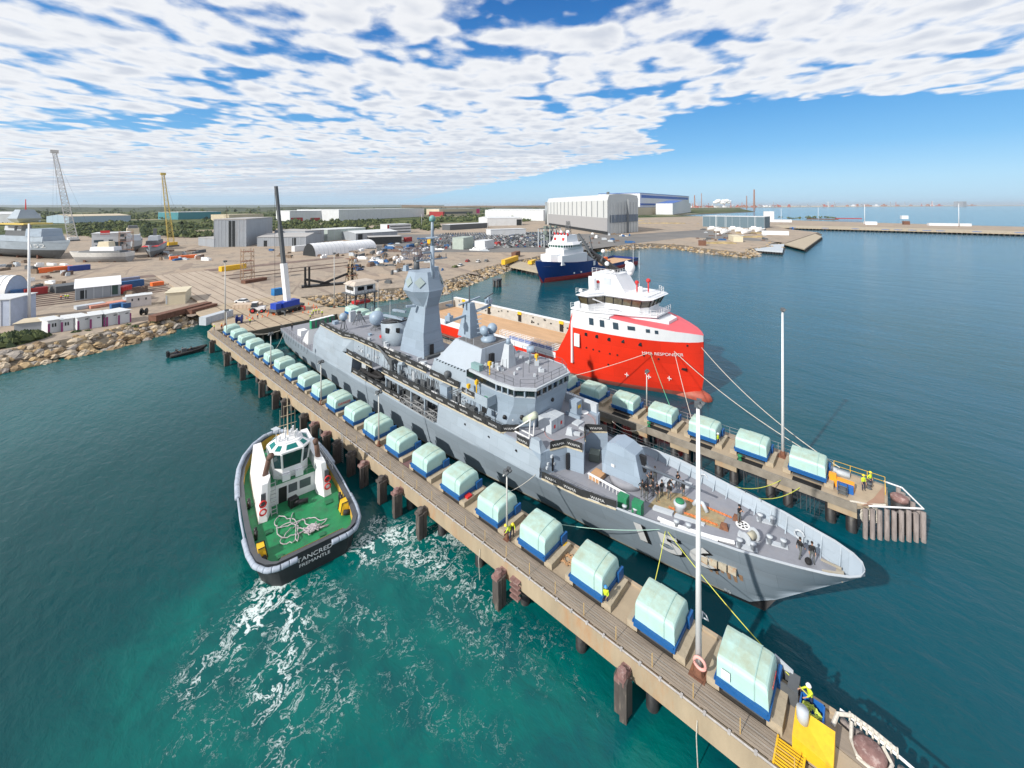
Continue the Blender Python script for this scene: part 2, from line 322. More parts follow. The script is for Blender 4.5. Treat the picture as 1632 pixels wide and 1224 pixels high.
# ------------------------------------------------------------------ the setting: water, land, far shore
COAST = [(-900, 118), (-300, 128), (-120, 138), (-60, 143), (-20, 146), (-7, 147), (3, 149), (16, 152), (25, 157), (33, 163), (38, 166), (52, 160), (66, 152), (80, 148), (92, 144), (108, 136),
         (130, 143), (155, 152), (182, 160), (209, 162), (250, 166), (288, 168), (322, 156), (357, 146), (356, 128), (340, 106), (330, 84), (326, 68), (340, 64), (356, 68),
         (372, 66), (404, 58), (402, 62), (450, 66), (440, 57), (640, 50), (700, 90), (840, 131), (846, 60), (852, -60), (838, -143), (815, -420), (790, -700), (900, -720),
         (960, -420), (1010, -140), (1060, 0), (1130, 160), (1500, 560), (2600, 500), (4200, 900)]
LAND_Z = 3.0
def water():
 ts = [-40000, -15000, -6000, -2500, -1200, -600, -300, -150, -80, -45] + [-30 + i * .55 for i in range(141)] + [52, 60, 75, 90, 120, 160, 220, 300, 400, 550, 750, 1000, 1500, 2500, 5000, 10000, 20000, 40000, 60000]
 ss_ = [-60000, -25000, -10000, -4000, -1500, -600, -250, -100, -50, -25, -14] + [-8 + i * .55 for i in range(140)] + [74, 85, 100, 120, 150, 200, 300, 450, 700, 1100, 2000, 4000, 9000, 20000, 50000]
 V = [(x, y, 0) for y in ss_ for x in ts]; nx = len(ts); Fc = []
 for j in range(len(ss_) - 1):
  for i in range(nx - 1): a = j * nx + i; Fc.append((a, a + 1, a + 1 + nx, a + nx))
 me = bpy.data.meshes.new('water'); me.from_pydata(V, [], Fc)
 foam = me.attributes.new('foam', 'FLOAT', 'POINT'); turb = me.attributes.new('aerated', 'FLOAT', 'POINT')
 # tracks of churned water: (pixel, pixel, width in metres, strength)
 TR = [((440, 925), (405, 985), 2.2, .75), ((440, 935), (470, 1000), 1.6, .6), ((405, 985), (320, 1080), 2.6, .42), ((470, 1000), (430, 1110), 2.4, .50), ((430, 1110), (290, 1200), 3.0, .22),
          ((470, 1000), (540, 1120), 2.2, .32), ((540, 1120), (470, 1224), 2.2, .25), ((590, 870), (640, 850), 2.4, .62), ((600, 850), (585, 900), 1.8, .45), ((640, 880), (700, 900), 3.0, .46), ((700, 900), (770, 960), 3.2, .36),
          ((660, 850), (740, 860), 2.4, .45), ((640, 1020), (700, 1140), 2.2, .24), ((700, 1140), (810, 1190), 2.2, .20), ((740, 1000), (880, 1020), 2.0, .24), ((880, 1020), (930, 1110), 1.6, .20),
          ((800, 950), (860, 1090), 1.6, .22), ((700, 960), (800, 1060), 3.0, .26), ((380, 940), (330, 1010), 1.5, .2), ((560, 880), (600, 830), 1.2, .5), ((500, 930), (600, 1000), 2.2, .30), ((600, 1000), (640, 1130), 2.0, .22), ((330, 1010), (290, 1130), 2.0, .26), ((850, 1040), (960, 1140), 1.6, .17), ((480, 1090), (440, 1224), 2.4, .32), ((880, 930), (960, 1000), 1.2, .12), ((400, 1080), (290, 1080), 1.5, .3), ((350, 1130), (290, 1224), 1.2, .25)]
 T2 = [(at(*a), at(*b), w, k) for a, b, w, k in TR]
 AER = [((415, 985), 7, 1.0), ((430, 1000), 10, .8), ((640, 900), 8, .9), ((520, 1150), 12, .9), ((800, 1120), 12, 1.0), ((700, 1000), 9, .9), ((350, 1150), 9, .5), ((900, 1180), 10, .7), ((650, 1200), 10, .9)]
 A2 = [(at(*a), r, k) for a, r, k in AER]
 fv = []; av = []
 for x, y, _ in V:
  f = 0
  if -40 < x < 60 and -20 < y < 90:
   for (ax, ay), (bx, by), w, k in T2:
    dx, dy = bx - ax, by - ay; t = max(0, min(1, ((x - ax) * dx + (y - ay) * dy) / (dx * dx + dy * dy)))
    d = math.hypot(x - ax - t * dx, y - ay - t * dy); f = max(f, k * math.exp(-(d / w) ** 2))
  a = 0
  if -60 < x < 80 and -40 < y < 120:
   for (cx, cy), r, k in A2: a += k * math.exp(-((x - cx) ** 2 + (y - cy) ** 2) / r ** 2)
  fv.append(f); av.append(min(1, a))
 foam.data.foreach_set('value', fv); turb.data.foreach_set('value', av)
 m = bpy.data.materials.new('harbour_water'); m.use_nodes = True; nt = m.node_tree; N = nt.nodes; L = nt.links; b = N['Principled BSDF']
 g = N.new('ShaderNodeNewGeometry')
 def noi(sc, det, ro, st=(1, 1, 1), rot=0.0, dist=0.0):
  mp = N.new('ShaderNodeMapping'); mp.inputs['Scale'].default_value = st; mp.inputs['Rotation'].default_value = (0, 0, rot); L.new(g.outputs['Position'], mp.inputs[0])
  n = N.new('ShaderNodeTexNoise'); n.inputs['Scale'].default_value = sc; n.inputs['Detail'].default_value = det; n.inputs['Roughness'].default_value = ro; n.inputs['Distortion'].default_value = dist
  L.new(mp.outputs[0], n.inputs['Vector']); return n
 def mth(op, a, b_=None, clamp=False):
  n = N.new('ShaderNodeMath'); n.operation = op; n.use_clamp = clamp
  for i, v in enumerate((a, b_)):
   if v is None: continue
   if isinstance(v, (int, float)): n.inputs[i].default_value = v
   else: L.new(v, n.inputs[i])
  return n.outputs[0]
 def mixc(f, a, c):
  n = N.new('ShaderNodeMix'); n.data_type = 'RGBA'
  for i, v in ((0, f), (6, a), (7, c)):
   if isinstance(v, (float, int)): n.inputs[i].default_value = v
   elif isinstance(v, tuple): n.inputs[i].default_value = v
   else: L.new(v, n.inputs[i])
  return n.outputs[2]
 def rng(x, a, c, lo=0.0, hi=1.0):
  n = N.new('ShaderNodeMapRange'); n.interpolation_type = 'SMOOTHSTEP'; L.new(x, n.inputs[0]); n.inputs[1].default_value = a; n.inputs[2].default_value = c; n.inputs[3].default_value = lo; n.inputs[4].default_value = hi; return n.outputs[0]
 sep = N.new('ShaderNodeSeparateXYZ'); L.new(g.outputs['Position'], sep.inputs[0])
 big = noi(.02, 3, .5).outputs['Fac']
 # shallow teal inshore of the basin, deep blue out to sea on the right (-y, +x)
 sea = rng(mth('SUBTRACT', mth('MULTIPLY', sep.outputs[0], .9), mth('MULTIPLY', sep.outputs[1], 1.0)), -70, 110)
 c = mixc(sea, (.001, .046, .052, 1), (.001, .074, .115, 1))
 inner = rng(mth('SUBTRACT', sep.outputs[1], mth('MULTIPLY', sep.outputs[0], .25)), 70, 120)
 c = mixc(mth('MULTIPLY', inner, .55), c, (.008, .115, .125, 1))
 c = mixc(mth('MULTIPLY', rng(big, .4, .65), .35), c, (.0015, .060, .064, 1))
 at2 = N.new('ShaderNodeAttribute'); at2.attribute_name = 'aerated'; at1 = N.new('ShaderNodeAttribute'); at1.attribute_name = 'foam'
 bn = noi(.25, 4, .6, dist=.6).outputs['Fac']
 c = mixc(mth('MULTIPLY', at2.outputs['Fac'], rng(bn, .25, .7, .25, .9)), c, (.0, .12, .105, 1))
 # foam: lacy threads of warped ridged noise, thicker where the attribute is strong
 wn = noi(.45, 3, .5); vm = N.new('ShaderNodeVectorMath'); vm.operation = 'SCALE'; vm.inputs[3].default_value = 4.5; L.new(wn.outputs['Color'], vm.inputs[0])
 va = N.new('ShaderNodeVectorMath'); va.operation = 'ADD'; L.new(vm.outputs[0], va.inputs[0]); L.new(g.outputs['Position'], va.inputs[1])
 fn = N.new('ShaderNodeTexNoise'); fn.inputs['Scale'].default_value = .55; fn.inputs['Detail'].default_value = 7; fn.inputs['Roughness'].default_value = .66; L.new(va.outputs[0], fn.inputs['Vector'])
 ridge = mth('SUBTRACT', 1.0, mth('MULTIPLY', mth('ABSOLUTE', mth('SUBTRACT', fn.outputs['Fac'], .5)), 9.0), True)
 fn2 = noi(2.6, 6, .75).outputs['Fac']
 fr = mth('ADD', mth('MULTIPLY', ridge, .70), mth('MULTIPLY', fn2, .58))
 fa = mth('ADD', fr, mth('MULTIPLY', at1.outputs['Fac'], .66));
 fm = rng(fa, 1.02, 1.30); fm = mth('MULTIPLY', fm, rng(at1.outputs['Fac'], .04, .3))
 c = mixc(mth('MULTIPLY', fm, .92), c, (.72, .82, .82, 1))
 L.new(c, b.inputs['Base Color'])
 b.inputs['IOR'].default_value = 1.33; b.inputs['Specular IOR Level'].default_value = .38
 ro = mixc(fm, (.10, .10, .10, 1), (.7, .7, .7, 1)); L.new(ro, b.inputs['Roughness'])
 w1 = noi(.9, 4, .6, (1, .55, 1), -.5, .3).outputs['Fac']; w2 = noi(.16, 3, .55, (1, .4, 1), -.9).outputs['Fac']; w3 = noi(.03, 3, .55, (1, .5, 1), .3).outputs['Fac']
 hgt = mth('ADD', mth('ADD', mth('MULTIPLY', w1, .17), mth('MULTIPLY', w2, .42)), mth('MULTIPLY', w3, .5))
 hgt = mth('ADD', hgt, mth('MULTIPLY', fm, .06))
 bp = N.new('ShaderNodeBump'); bp.inputs['Strength'].default_value = .75; bp.inputs['Distance'].default_value = 1.0; L.new(hgt, bp.inputs['Height']); L.new(bp.outputs[0], b.inputs['Normal'])
 me.materials.append(m); o = bpy.data.objects.new('water', me); col.objects.link(o); tag(o, 'teal harbour water with tug wash, turning blue towards the open sea', 'water', kind='structure')
water()
def land():
 pts = [(x, y) for x, y in COAST] + [(60000, 14000), (60000, 60000), (-60000, 60000), (-60000, 3000)]
 n = len(pts); mb = MB()
 # inset rim: the ground starts 7 m behind the water line, the slope between is rock
 def normal(i):
  a = Vector(pts[max(i - 1, 0)]); b = Vector(pts[min(i + 1, n - 1)]); d = (b - a).normalized(); return Vector((-d.y, d.x))
 k = len(COAST); top = []; bot = []
 for i in range(k):
  nn = normal(i); w = 7 if i < 33 else 4
  top.append((pts[i][0] + nn.x * w, pts[i][1] + nn.y * w, LAND_Z)); bot.append((pts[i][0] - nn.x * 3, pts[i][1] - nn.y * 3, -1.5))
 poly = top + [(x, y, LAND_Z) for x, y in pts[k:]]
 tris = tessellate_polygon([[Vector((p[0], p[1], 0)) for p in poly]])
 mb.add(poly, [tuple(t) for t in tris])
 slope = MB()
 for i in range(k - 1): slope.quad(bot[i], bot[i + 1], top[i + 1], top[i])
 m = bpy.data.materials.new('yard_ground'); m.use_nodes = True; nt = m.node_tree; N = nt.nodes; L = nt.links; b = N['Principled BSDF']; b.inputs['Roughness'].default_value = .95; b.inputs['Specular IOR Level'].default_value = .1
 g = N.new('ShaderNodeNewGeometry')
 def noi(sc, det=5, ro=.6):
  q = N.new('ShaderNodeTexNoise'); q.inputs['Scale'].default_value = sc; q.inputs['Detail'].default_value = det; q.inputs['Roughness'].default_value = ro; L.new(g.outputs['Position'], q.inputs['Vector'])
  return q.outputs['Fac']
 def rng(x, a, c):
  q = N.new('ShaderNodeMapRange'); q.interpolation_type = 'SMOOTHSTEP'; L.new(x, q.inputs[0]); q.inputs[1].default_value = a; q.inputs[2].default_value = c; return q.outputs[0]
 def mix(f, a, c):
  q = N.new('ShaderNodeMix'); q.data_type = 'RGBA'
  for i, v in ((0, f), (6, a), (7, c)):
   if isinstance(v, (tuple, float)): q.inputs[i].default_value = v
   else: L.new(v, q.inputs[i])
  return q.outputs[2]
 c = mix(rng(noi(.03), .35, .65), (.37, .295, .23, 1), (.31, .265, .22, 1))
 c = mix(rng(noi(.11, 6, .65), .48, .68), c, (.225, .195, .17, 1))
 c = mix(rng(noi(.6, 6, .7), .45, .75), c, (.43, .36, .28, 1))
 # scrub and grass beyond the yards (more than about 560 m inland)
 sep = N.new('ShaderNodeSeparateXYZ'); L.new(g.outputs['Position'], sep.inputs[0])
 q = N.new('ShaderNodeMath'); q.operation = 'MULTIPLY_ADD'; L.new(sep.outputs[0], q.inputs[0]); q.inputs[1].default_value = .25; L.new(sep.outputs[1], q.inputs[2])
 gr = mix(rng(noi(.012, 6, .65), .40, .62), (.030, .055, .020, 1), (.13, .14, .06, 1))
 gr = mix(rng(noi(.004, 4, .6), .56, .66), gr, (.33, .30, .22, 1))
 c = mix(rng(q.outputs[0], 720, 800), c, gr)
 L.new(c, b.inputs['Base Color'])
 o = mb.build('ground', m, fix=False); tag(o, 'sandy yard ground running inland to green scrub', 'ground', kind='structure')
 me = o.data
 if sum(p.normal.z for p in me.polygons) < 0: me.flip_normals()
 sm = M('rock_slope', (.12, .10, .075), .95, var=.5, scale=.8, world=True)
 tag(slope.build('embankment', sm), 'dark earth bank below the armour rocks', 'bank', kind='structure')
land()
def rock_shape(mb, c, r, rnd):
 # angular boulder: a jittered, flattened octahedral ball
 vs = []; n = 6
 sx, sy, sz = r * rnd.uniform(.8, 1.35), r * rnd.uniform(.7, 1.1), r * rnd.uniform(.5, .85); a0 = rnd.uniform(0, PI)
 co, si = math.cos(a0), math.sin(a0)
 rings = [(-.75, .6), (-.1, 1.0), (.5, .8), (.85, .35)]
 for z, q in rings:
  for i in range(n):
   a = 2 * PI * i / n + z; k = q * rnd.uniform(.78, 1.15); x, y = math.cos(a) * k * sx, math.sin(a) * k * sy
   vs.append((c[0] + x * co - y * si, c[1] + x * si + y * co, c[2] + z * sz * rnd.uniform(.85, 1.1)))
 fs = [(k * n + i, k * n + (i + 1) % n, (k + 1) * n + (i + 1) % n, (k + 1) * n + i) for k in range(3) for i in range(n)] + [tuple(range(3 * n, 4 * n))]
 mb.add(vs, fs)
def rocks():
 rnd = random.Random(5); mb = MB(); ncol = 4
 for i in range(len(COAST) - 1):
  a = Vector(COAST[i]); b = Vector(COAST[i + 1]); Ls = (b - a).length
  if i < 1 or i >= 33: continue
  d = (b - a) / Ls; nn = Vector((-d.y, d.x)); mid = (a + b) / 2; dist = mid.length
  big = 1.1 if dist > 260 else (1.15 if dist > 165 else 1.5)
  cnt = int(Ls * (9.5 if dist < 260 else 3.2) / big)
  if i < 3: cnt = cnt // 5
  for _ in range(cnt):
   t = rnd.random(); w = rnd.random(); p = a + d * (t * Ls) + nn * (-2.0 + w * 9.6)
   z = -.45 + w * 3.35; rr = big * rnd.choice((.35, .45, .55, .65, .8, 1.0)) * (1.25 - .5 * w) * (1.0 if dist < 260 else 1.25)
   if -12 < p.x < 10 and rnd.random() < .10: rr *= 1.9
   mb.cur = rnd.randrange(ncol); rock_shape(mb, (p.x, p.y, z), rr, rnd)
 ms = [M('limestone_boulder_%s' % k, c, .9, var=.3, scale=1.5, stain=(.09, .07, .05), stain_amt=.5, stain_scale=1.2, bump=.5, bscale=3, world=True) for k, c in
          (('ochre', (.40, .29, .16)), ('grey', (.30, .27, .24)), ('pale', (.46, .38, .28)), ('brown', (.24, .17, .10)))]
 o = mb.build('armour_rocks', ms); tag(o, 'tumbled limestone boulders armouring the harbour edge', 'rocks', kind='stuff')
rocks()
# ------------------------------------------------------------------ the two finger piers of the shiplift and the quay behind
DZ = 3.5
WOOD = M('weathered_timber', (.075, .065, .06), .9, var=.35, scale=2.5, stain=(.30, .25, .2), stain_amt=.6, stain_scale=1.5, stretch=(1, 1, .25), bump=.4, bscale=8)
WOODL = M('grey_timber_decking', (.27, .225, .18), .9, var=.25, scale=1.5, stain=(.14, .12, .1), stain_amt=.5, stain_scale=.7, stretch=(3, .4, 1))
PILE = M('black_sheathed_pile', (.02, .02, .022), .55, var=.4, scale=2, stain=(.13, .12, .10), stain_amt=.6, stain_scale=1.2, stretch=(1, 1, .6))
DECKC = M('pier_deck_concrete', (.39, .315, .225), .9, var=.14, scale=.45, stain=(.23, .18, .13), stain_amt=.7, stain_scale=.5, bump=.15)
FASC = M('rust_streaked_concrete', (.36, .29, .20), .85, var=.2, scale=.5, stain=(.40, .17, .05), stain_amt=.75, stain_scale=.22, stretch=(1, 1, .35), bump=.15)
PINK = M('faded_red_fender_cap', (.21, .12, .11), .85, var=.35, scale=2, stain=(.55, .45, .42), stain_amt=.6, stain_scale=3)
def pier_left():
 r = thing('pier', 'long concrete finger pier with timber walkway along its outer side, nearest the tugboat', 'pier', (31.6, 64, 0))
 y0, y1 = -3.2, 134.0
 d = MB(); d.prism([(30.55, y0), (31.6, y0), (32.3, 1.9), (34.5, 1.9), (34.5, 125), (30.55, 125)], 3.15, DZ); d.box(34.2, 34.5, 2.0, 124.6, DZ, DZ + .16)
 d.build('deck', DECKC, r, True)
 rec = MB()
 for k in range(21):
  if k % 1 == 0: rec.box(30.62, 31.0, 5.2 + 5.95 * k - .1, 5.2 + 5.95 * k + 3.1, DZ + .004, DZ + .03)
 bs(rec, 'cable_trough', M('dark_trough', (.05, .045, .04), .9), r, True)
 w = MB()
 for i in range(8): w.box(28.86 + i * .205, 28.86 + i * .205 + .16, 4.6, y1, DZ + .06, DZ + .14)
 for k in range(65): w.box(28.82, 30.5, 4.8 + k * 2.0, 4.9 + k * 2.0, DZ - .02, DZ + .06)
 w.build('walkway', WOODL, r, True)
 g = MB();
 for i in range(9): g.box(28.86 + i * .18, 28.86 + i * .18 + .06, 3.3, 4.6, DZ + .06, DZ + .14)
 g.box(28.8, 30.5, 3.2, 3.3, DZ, DZ + .15); g.box(28.8, 30.5, 4.6, 4.7, DZ, DZ + .15); g.build('yellow_grating', YEL, r, True)
 f = MB(); f.box(28.55, 28.82, y0, y1, 2.0, DZ + .05); f.box(30.3, 30.55, y0, y1, 2.2, 3.1)
 for k in range(34): f.box(28.82, 34.2 if k else 31.5, .5 + k * 4.0, .95 + k * 4.0, 2.2, 3.15)
 f.box(34.22, 34.5, 1.9, 125, 2.3, 3.15); f.build('edge_beam', FASC, r, True)
 p = MB(); p.tube([(28.6, y0, DZ + .12), (28.6, y1, DZ + .12)], .06, 5)
 for k in range(90): p.box(28.5, 28.72, 1 + k * 1.48, 1.16 + k * 1.48, DZ + .05, DZ + .2)
 p.build('service_pipe', M('pale_pipe', (.40, .38, .37), .6, var=.3, scale=3), r, True)
 rp = MB(); rp.cur = 0
 for k in range(46): y = 3.6 + k * 2.85; rp.cyl((28.95, y, DZ + .1), (28.95, y, DZ + 1.15), .025, .025, 5)
 bs(rp, 'stanchion', M('yellow_stanchion', (.60, .40, .14), .6, var=.2), r, True)
 rc = MB()
 for k in range(45):
  y = 3.6 + k * 2.85
  for h in (.55, 1.0): rc.tube([(28.95, y, DZ + .1 + h), (28.95, y + 1.42, DZ + .04 + h), (28.95, y + 2.85, DZ + .1 + h)], .008, 3)
 rc.build('wire_rope', STEEL, r, True)
 rnd = random.Random(2)
 for k in range(21):
  for x in (29.6, 33.4):
   q = MB(); q.smooth = True; y = .2 + 6.1 * k; q.cyl((x, y, -6), (x, y, 3.1), .46, .46, 14); q.build('pile', PILE, r, True)
 # timber fender piles outside the walkway, each with its own cap
 spots = [13.9, 26.3, 38.3, 43.1, 46.5, 51.0, 54.4, 58.5, 62.0, 66.2, 70.2, 78.1, 82.6, 89.7, 101.4, 113.2, 126.1]
 for i, y in enumerate(spots):
  x = 27.75; q = MB(); a = .34
  for dx, dy in ((-a, -a * .8), (a, -a * .8), (0, a * .8)):
   q.cbox((x + dx * .8, y + dy, -5), (.5, .5, 7.7 + rnd.uniform(-.15, .1)), rnd.uniform(-.2, .2))
  q.cur = 1 if i in (0, 1, 3, 5, 8, 9) else 0; q.cbox((x + .1, y, 2.55), (1.25, .75, .28)); q.box(x + .5, 28.6, y - .3, y + .3, 2.35, 2.9)
  q.smooth = False; q.cyl((x, y, 2.8), (x, y, 3.15), .38, .32, 10)
  q.build('fender_pile', [WOOD, PINK], r, True)
 q = MB()
 for k in range(4): q.box(28.1, 28.55, 24.2 + k * .0, 25.2, 1.2 + k * .5, 1.35 + k * .5)
 q.build('fender_block', PINK, r, True)
 # ladder near the tug and the hanging rope at the near end
 q = MB()
 for y in (57.6, 58.1): q.bar((28.3, y, -.5), (28.3, y, 4.4), .06)
 for k in range(14): q.bar((28.3, 57.6, -.2 + k * .3), (28.3, 58.1, -.2 + k * .3), .04)
 q.build('ladder', STEEL, r, True)
 q = MB()
 for y, z in ((29.5, 0), (8.9, -.5)):
  q.tube([(28.5, y, 2.9), (28.3, y, 2.0), (28.35, y - .1, z)], .03, 5)
 bs(q, 'hanging_rope', ROPEW, r, True)
 # slanting mooring corner at the tip
 c = MB(); c.prism([(32.35, 1.9), (33.9, 1.9), (32.3, -3.2), (31.65, -3.2)], DZ - .25, DZ + .02); c.build('timber_panel', WOODL, r, True)
 return r
pier_left()
def pier_right():
 r = thing('pier', 'far finger pier with wire railing, between the grey warship and the red ship', 'pier', (62.9, 64, 0))
 y0, y1 = -.9, 125.0
 d = MB(); d.prism([(59.7, 1.6), (62.6, -.9), (66.2, -.9), (66.2, y1), (59.7, y1)], 3.15, DZ); d.build('deck', DECKC, r, True)
 w = MB(); w.box(65.0, 66.15, 4, y1, DZ + .05, DZ + .16)
 for k in range(40): w.box(64.9, 66.2, 4 + k * 3.0, 4.12 + k * 3.0, DZ + .16, DZ + .19)
 w.build('walkway', WOODL, r, True)
 f = MB(); f.box(59.62, 59.95, 1.6, y1, 2.75, DZ + .12); f.box(66.0, 66.3, y0, y1, 2.6, DZ + .1); f.box(62.6, 66.0, y0 - .1, y0, 2.6, DZ)
 f.build('edge_beam', M('grey_edge_beam', (.24, .215, .18), .85, var=.3, scale=.8, stain=(.12, .1, .08), stain_amt=.6), r, True)
 hb = MB()
 for k in range(21): hb.box(59.8, 66, 1.6 + 6.05 * k, 4.2 + 6.05 * k, 2.0, 3.15)
 bs(hb, 'cross_beam', FASC, r, True)
 rn = random.Random(4)
 for k in range(21):
  for x, dy in ((60.6, 0), (60.9, 1.9), (65.3, .9)):
   q = MB(); q.smooth = True; y = 2.1 + 6.05 * k + dy; q.cyl((x, y, -6), (x, y, 3.0), .52, .52, 14); q.build('pile', PILE, r, True)
 hc = MB()
 for k in range(20):
  for j in range(6): y = 4.9 + 6.05 * k + rn.uniform(0, 2.6); hc.cyl((60.5 + rn.uniform(0, 2), y, -1), (60.5, y, 3.0), .035, .035, 4)
 bs(hc, 'hoist_rope', GREYM, r, True)
 rl = MB(); rl.rail([(66.1, 4, DZ), (66.1, 124, DZ)], 1.1, (1.0, .55), 3.0, .028); rl.build('railing', STEEL, r, True)
 ry = MB(); ry.rail([(66.1, 4, DZ), (66.1, -.8, DZ), (64.2, -.8, DZ)], 1.1, (1.0, .5), 1.6, .035); ry.build('end_railing', YEL, r, True)
 return r
pier_right()
def dolphin(name, label, pts, zt, boll, pipe, cx):
 r = thing(name, label, 'dolphin', (boll[0], boll[1], 0))
 rnd = random.Random(9); n = 8
 (ax, ay), (bx, by) = pts[:2]
 def row(a, b, k):
  for i in range(k):
   t = i / (k - 1); q = MB(); q.smooth = True; x, y = a[0] + (b[0] - a[0]) * t, a[1] + (b[1] - a[1]) * t
   q.cyl((x, y, -5), (x, y, zt + rnd.uniform(-.12, .08)), .24, .22, 9); q.build('timber_pile', WOODP, r, True)
 row(pts[0], pts[1], 9); row(pts[1], pts[2], 6)
 q = MB(); q.smooth = True; q.cyl((boll[0], boll[1], -5), (boll[0], boll[1], zt + .1), .75, .75, 16); q.cur = 1; q.lathe([(.8, 0), (.8, .35), (.6, .5), (.01, .52)], (boll[0], boll[1], zt + .1), 16)
 q.build('mooring_post', [PILE, PINK], r, True)
 if pipe: q = MB(); q.tube(pipe, .09, 7); q.build('top_rail', WHITE, r, True)
 return r
WOODP = M('silvered_timber_pile', (.24, .21, .20), .9, var=.4, scale=2.0, stain=(.05, .04, .035), stain_amt=.9, stain_scale=1.1, stretch=(1.5, 1.5, .3), bump=.4)
dolphin('mooring_dolphin', 'row of silvered timber fender piles round the outer tip of the far pier', [(60.2, .9), (63.7, -3.9), (67.2, -2.0)], 3.3, (64.3, -2.0),
  [(60.4, .6, 3.6), (63.8, -3.9, 3.6), (66.9, -2.3, 3.6), (66.4, -.7, 3.9)], 1)
dolphin('mooring_dolphin', 'steel mooring corner with dark red cap at the near pier tip', [(34.5, 1.6), (34.1, -.6), (33.2, -3.4)], 3.3, (33.2, .3), [(34.6, 1.8, 3.75), (34.4, .6, 3.75), (34.0, -1.0, 3.75), (33.2, -3.6, 3.75)], 1)
def rope_coil(c, r0, r1, turns, z=0, amp=.1, n=14, seed=1, r=.03, flat=1.0):
 rnd = random.Random(seed); pts = []
 for i in range(turns * n):
  a = 2 * PI * i / n; rr = r0 + (r1 - r0) * rnd.random(); pts.append((c[0] + rr * math.cos(a) + rnd.uniform(-amp, amp), c[1] + flat * rr * math.sin(a) + rnd.uniform(-amp, amp), c[2] + z + rnd.random() * amp))
 return pts
for lab, base, sgn in (('thick white rope bundles hanging over the outer corner of the far pier', (60.7, .9, 3.4), 1), ('thick white rope wrapped round the near pier corner post', (34.6, .9, 3.7), 1)):
 q = MB()
 if base[0] > 50:
  q.tube([(59.9, 2.2, 3.65), (60.3, 1.6, 3.6), (60.9, .7, 3.45), (62.0, -.8, 3.5)], .11, 7)
  for dx, dy in ((0, 0), (.5, -.75)):
   for k in range(5):
    a = .28 + k * .07; q.tube([(base[0] + dx - .05 + a * math.cos(u) * .75, base[1] + dy - a * math.cos(u) * .75, base[2] - .75 - k * .07 + (a * 1.6) * math.sin(u)) for u in [i * PI / 6 for i in range(12)]], .06, 5, True)
 else:
  q.tube([(33.3, 2.1, 3.7), (34.0, 1.9, 3.95), (34.5, 1.2, 3.95), (34.4, .2, 3.95), (34.1, -.9, 3.95)], .12, 7)
  for k in range(9): y = 1.5 - k * .28; q.tube([(34.45 - k * .05 + .2 * math.cos(u), y - .2, 3.85 + .22 * math.sin(u)) for u in [i * PI / 5 for i in range(10)]], .06, 5, True)
  q.tube([(32.5, .9, 3.5), (32.3, .2, 3.6), (32.6, -.5, 3.7), (33.3, -.7, 3.7), (33.9, -.3, 3.8)], .1, 6); q.tube([(34.1, 1.2, 3.9), (33.3, 1.2, 3.6), (32.6, .9, 3.55), (32.4, -.1, 3.6)], .1, 6)
 single(q, 'mooring_rope', ROPEW, lab, 'rope')
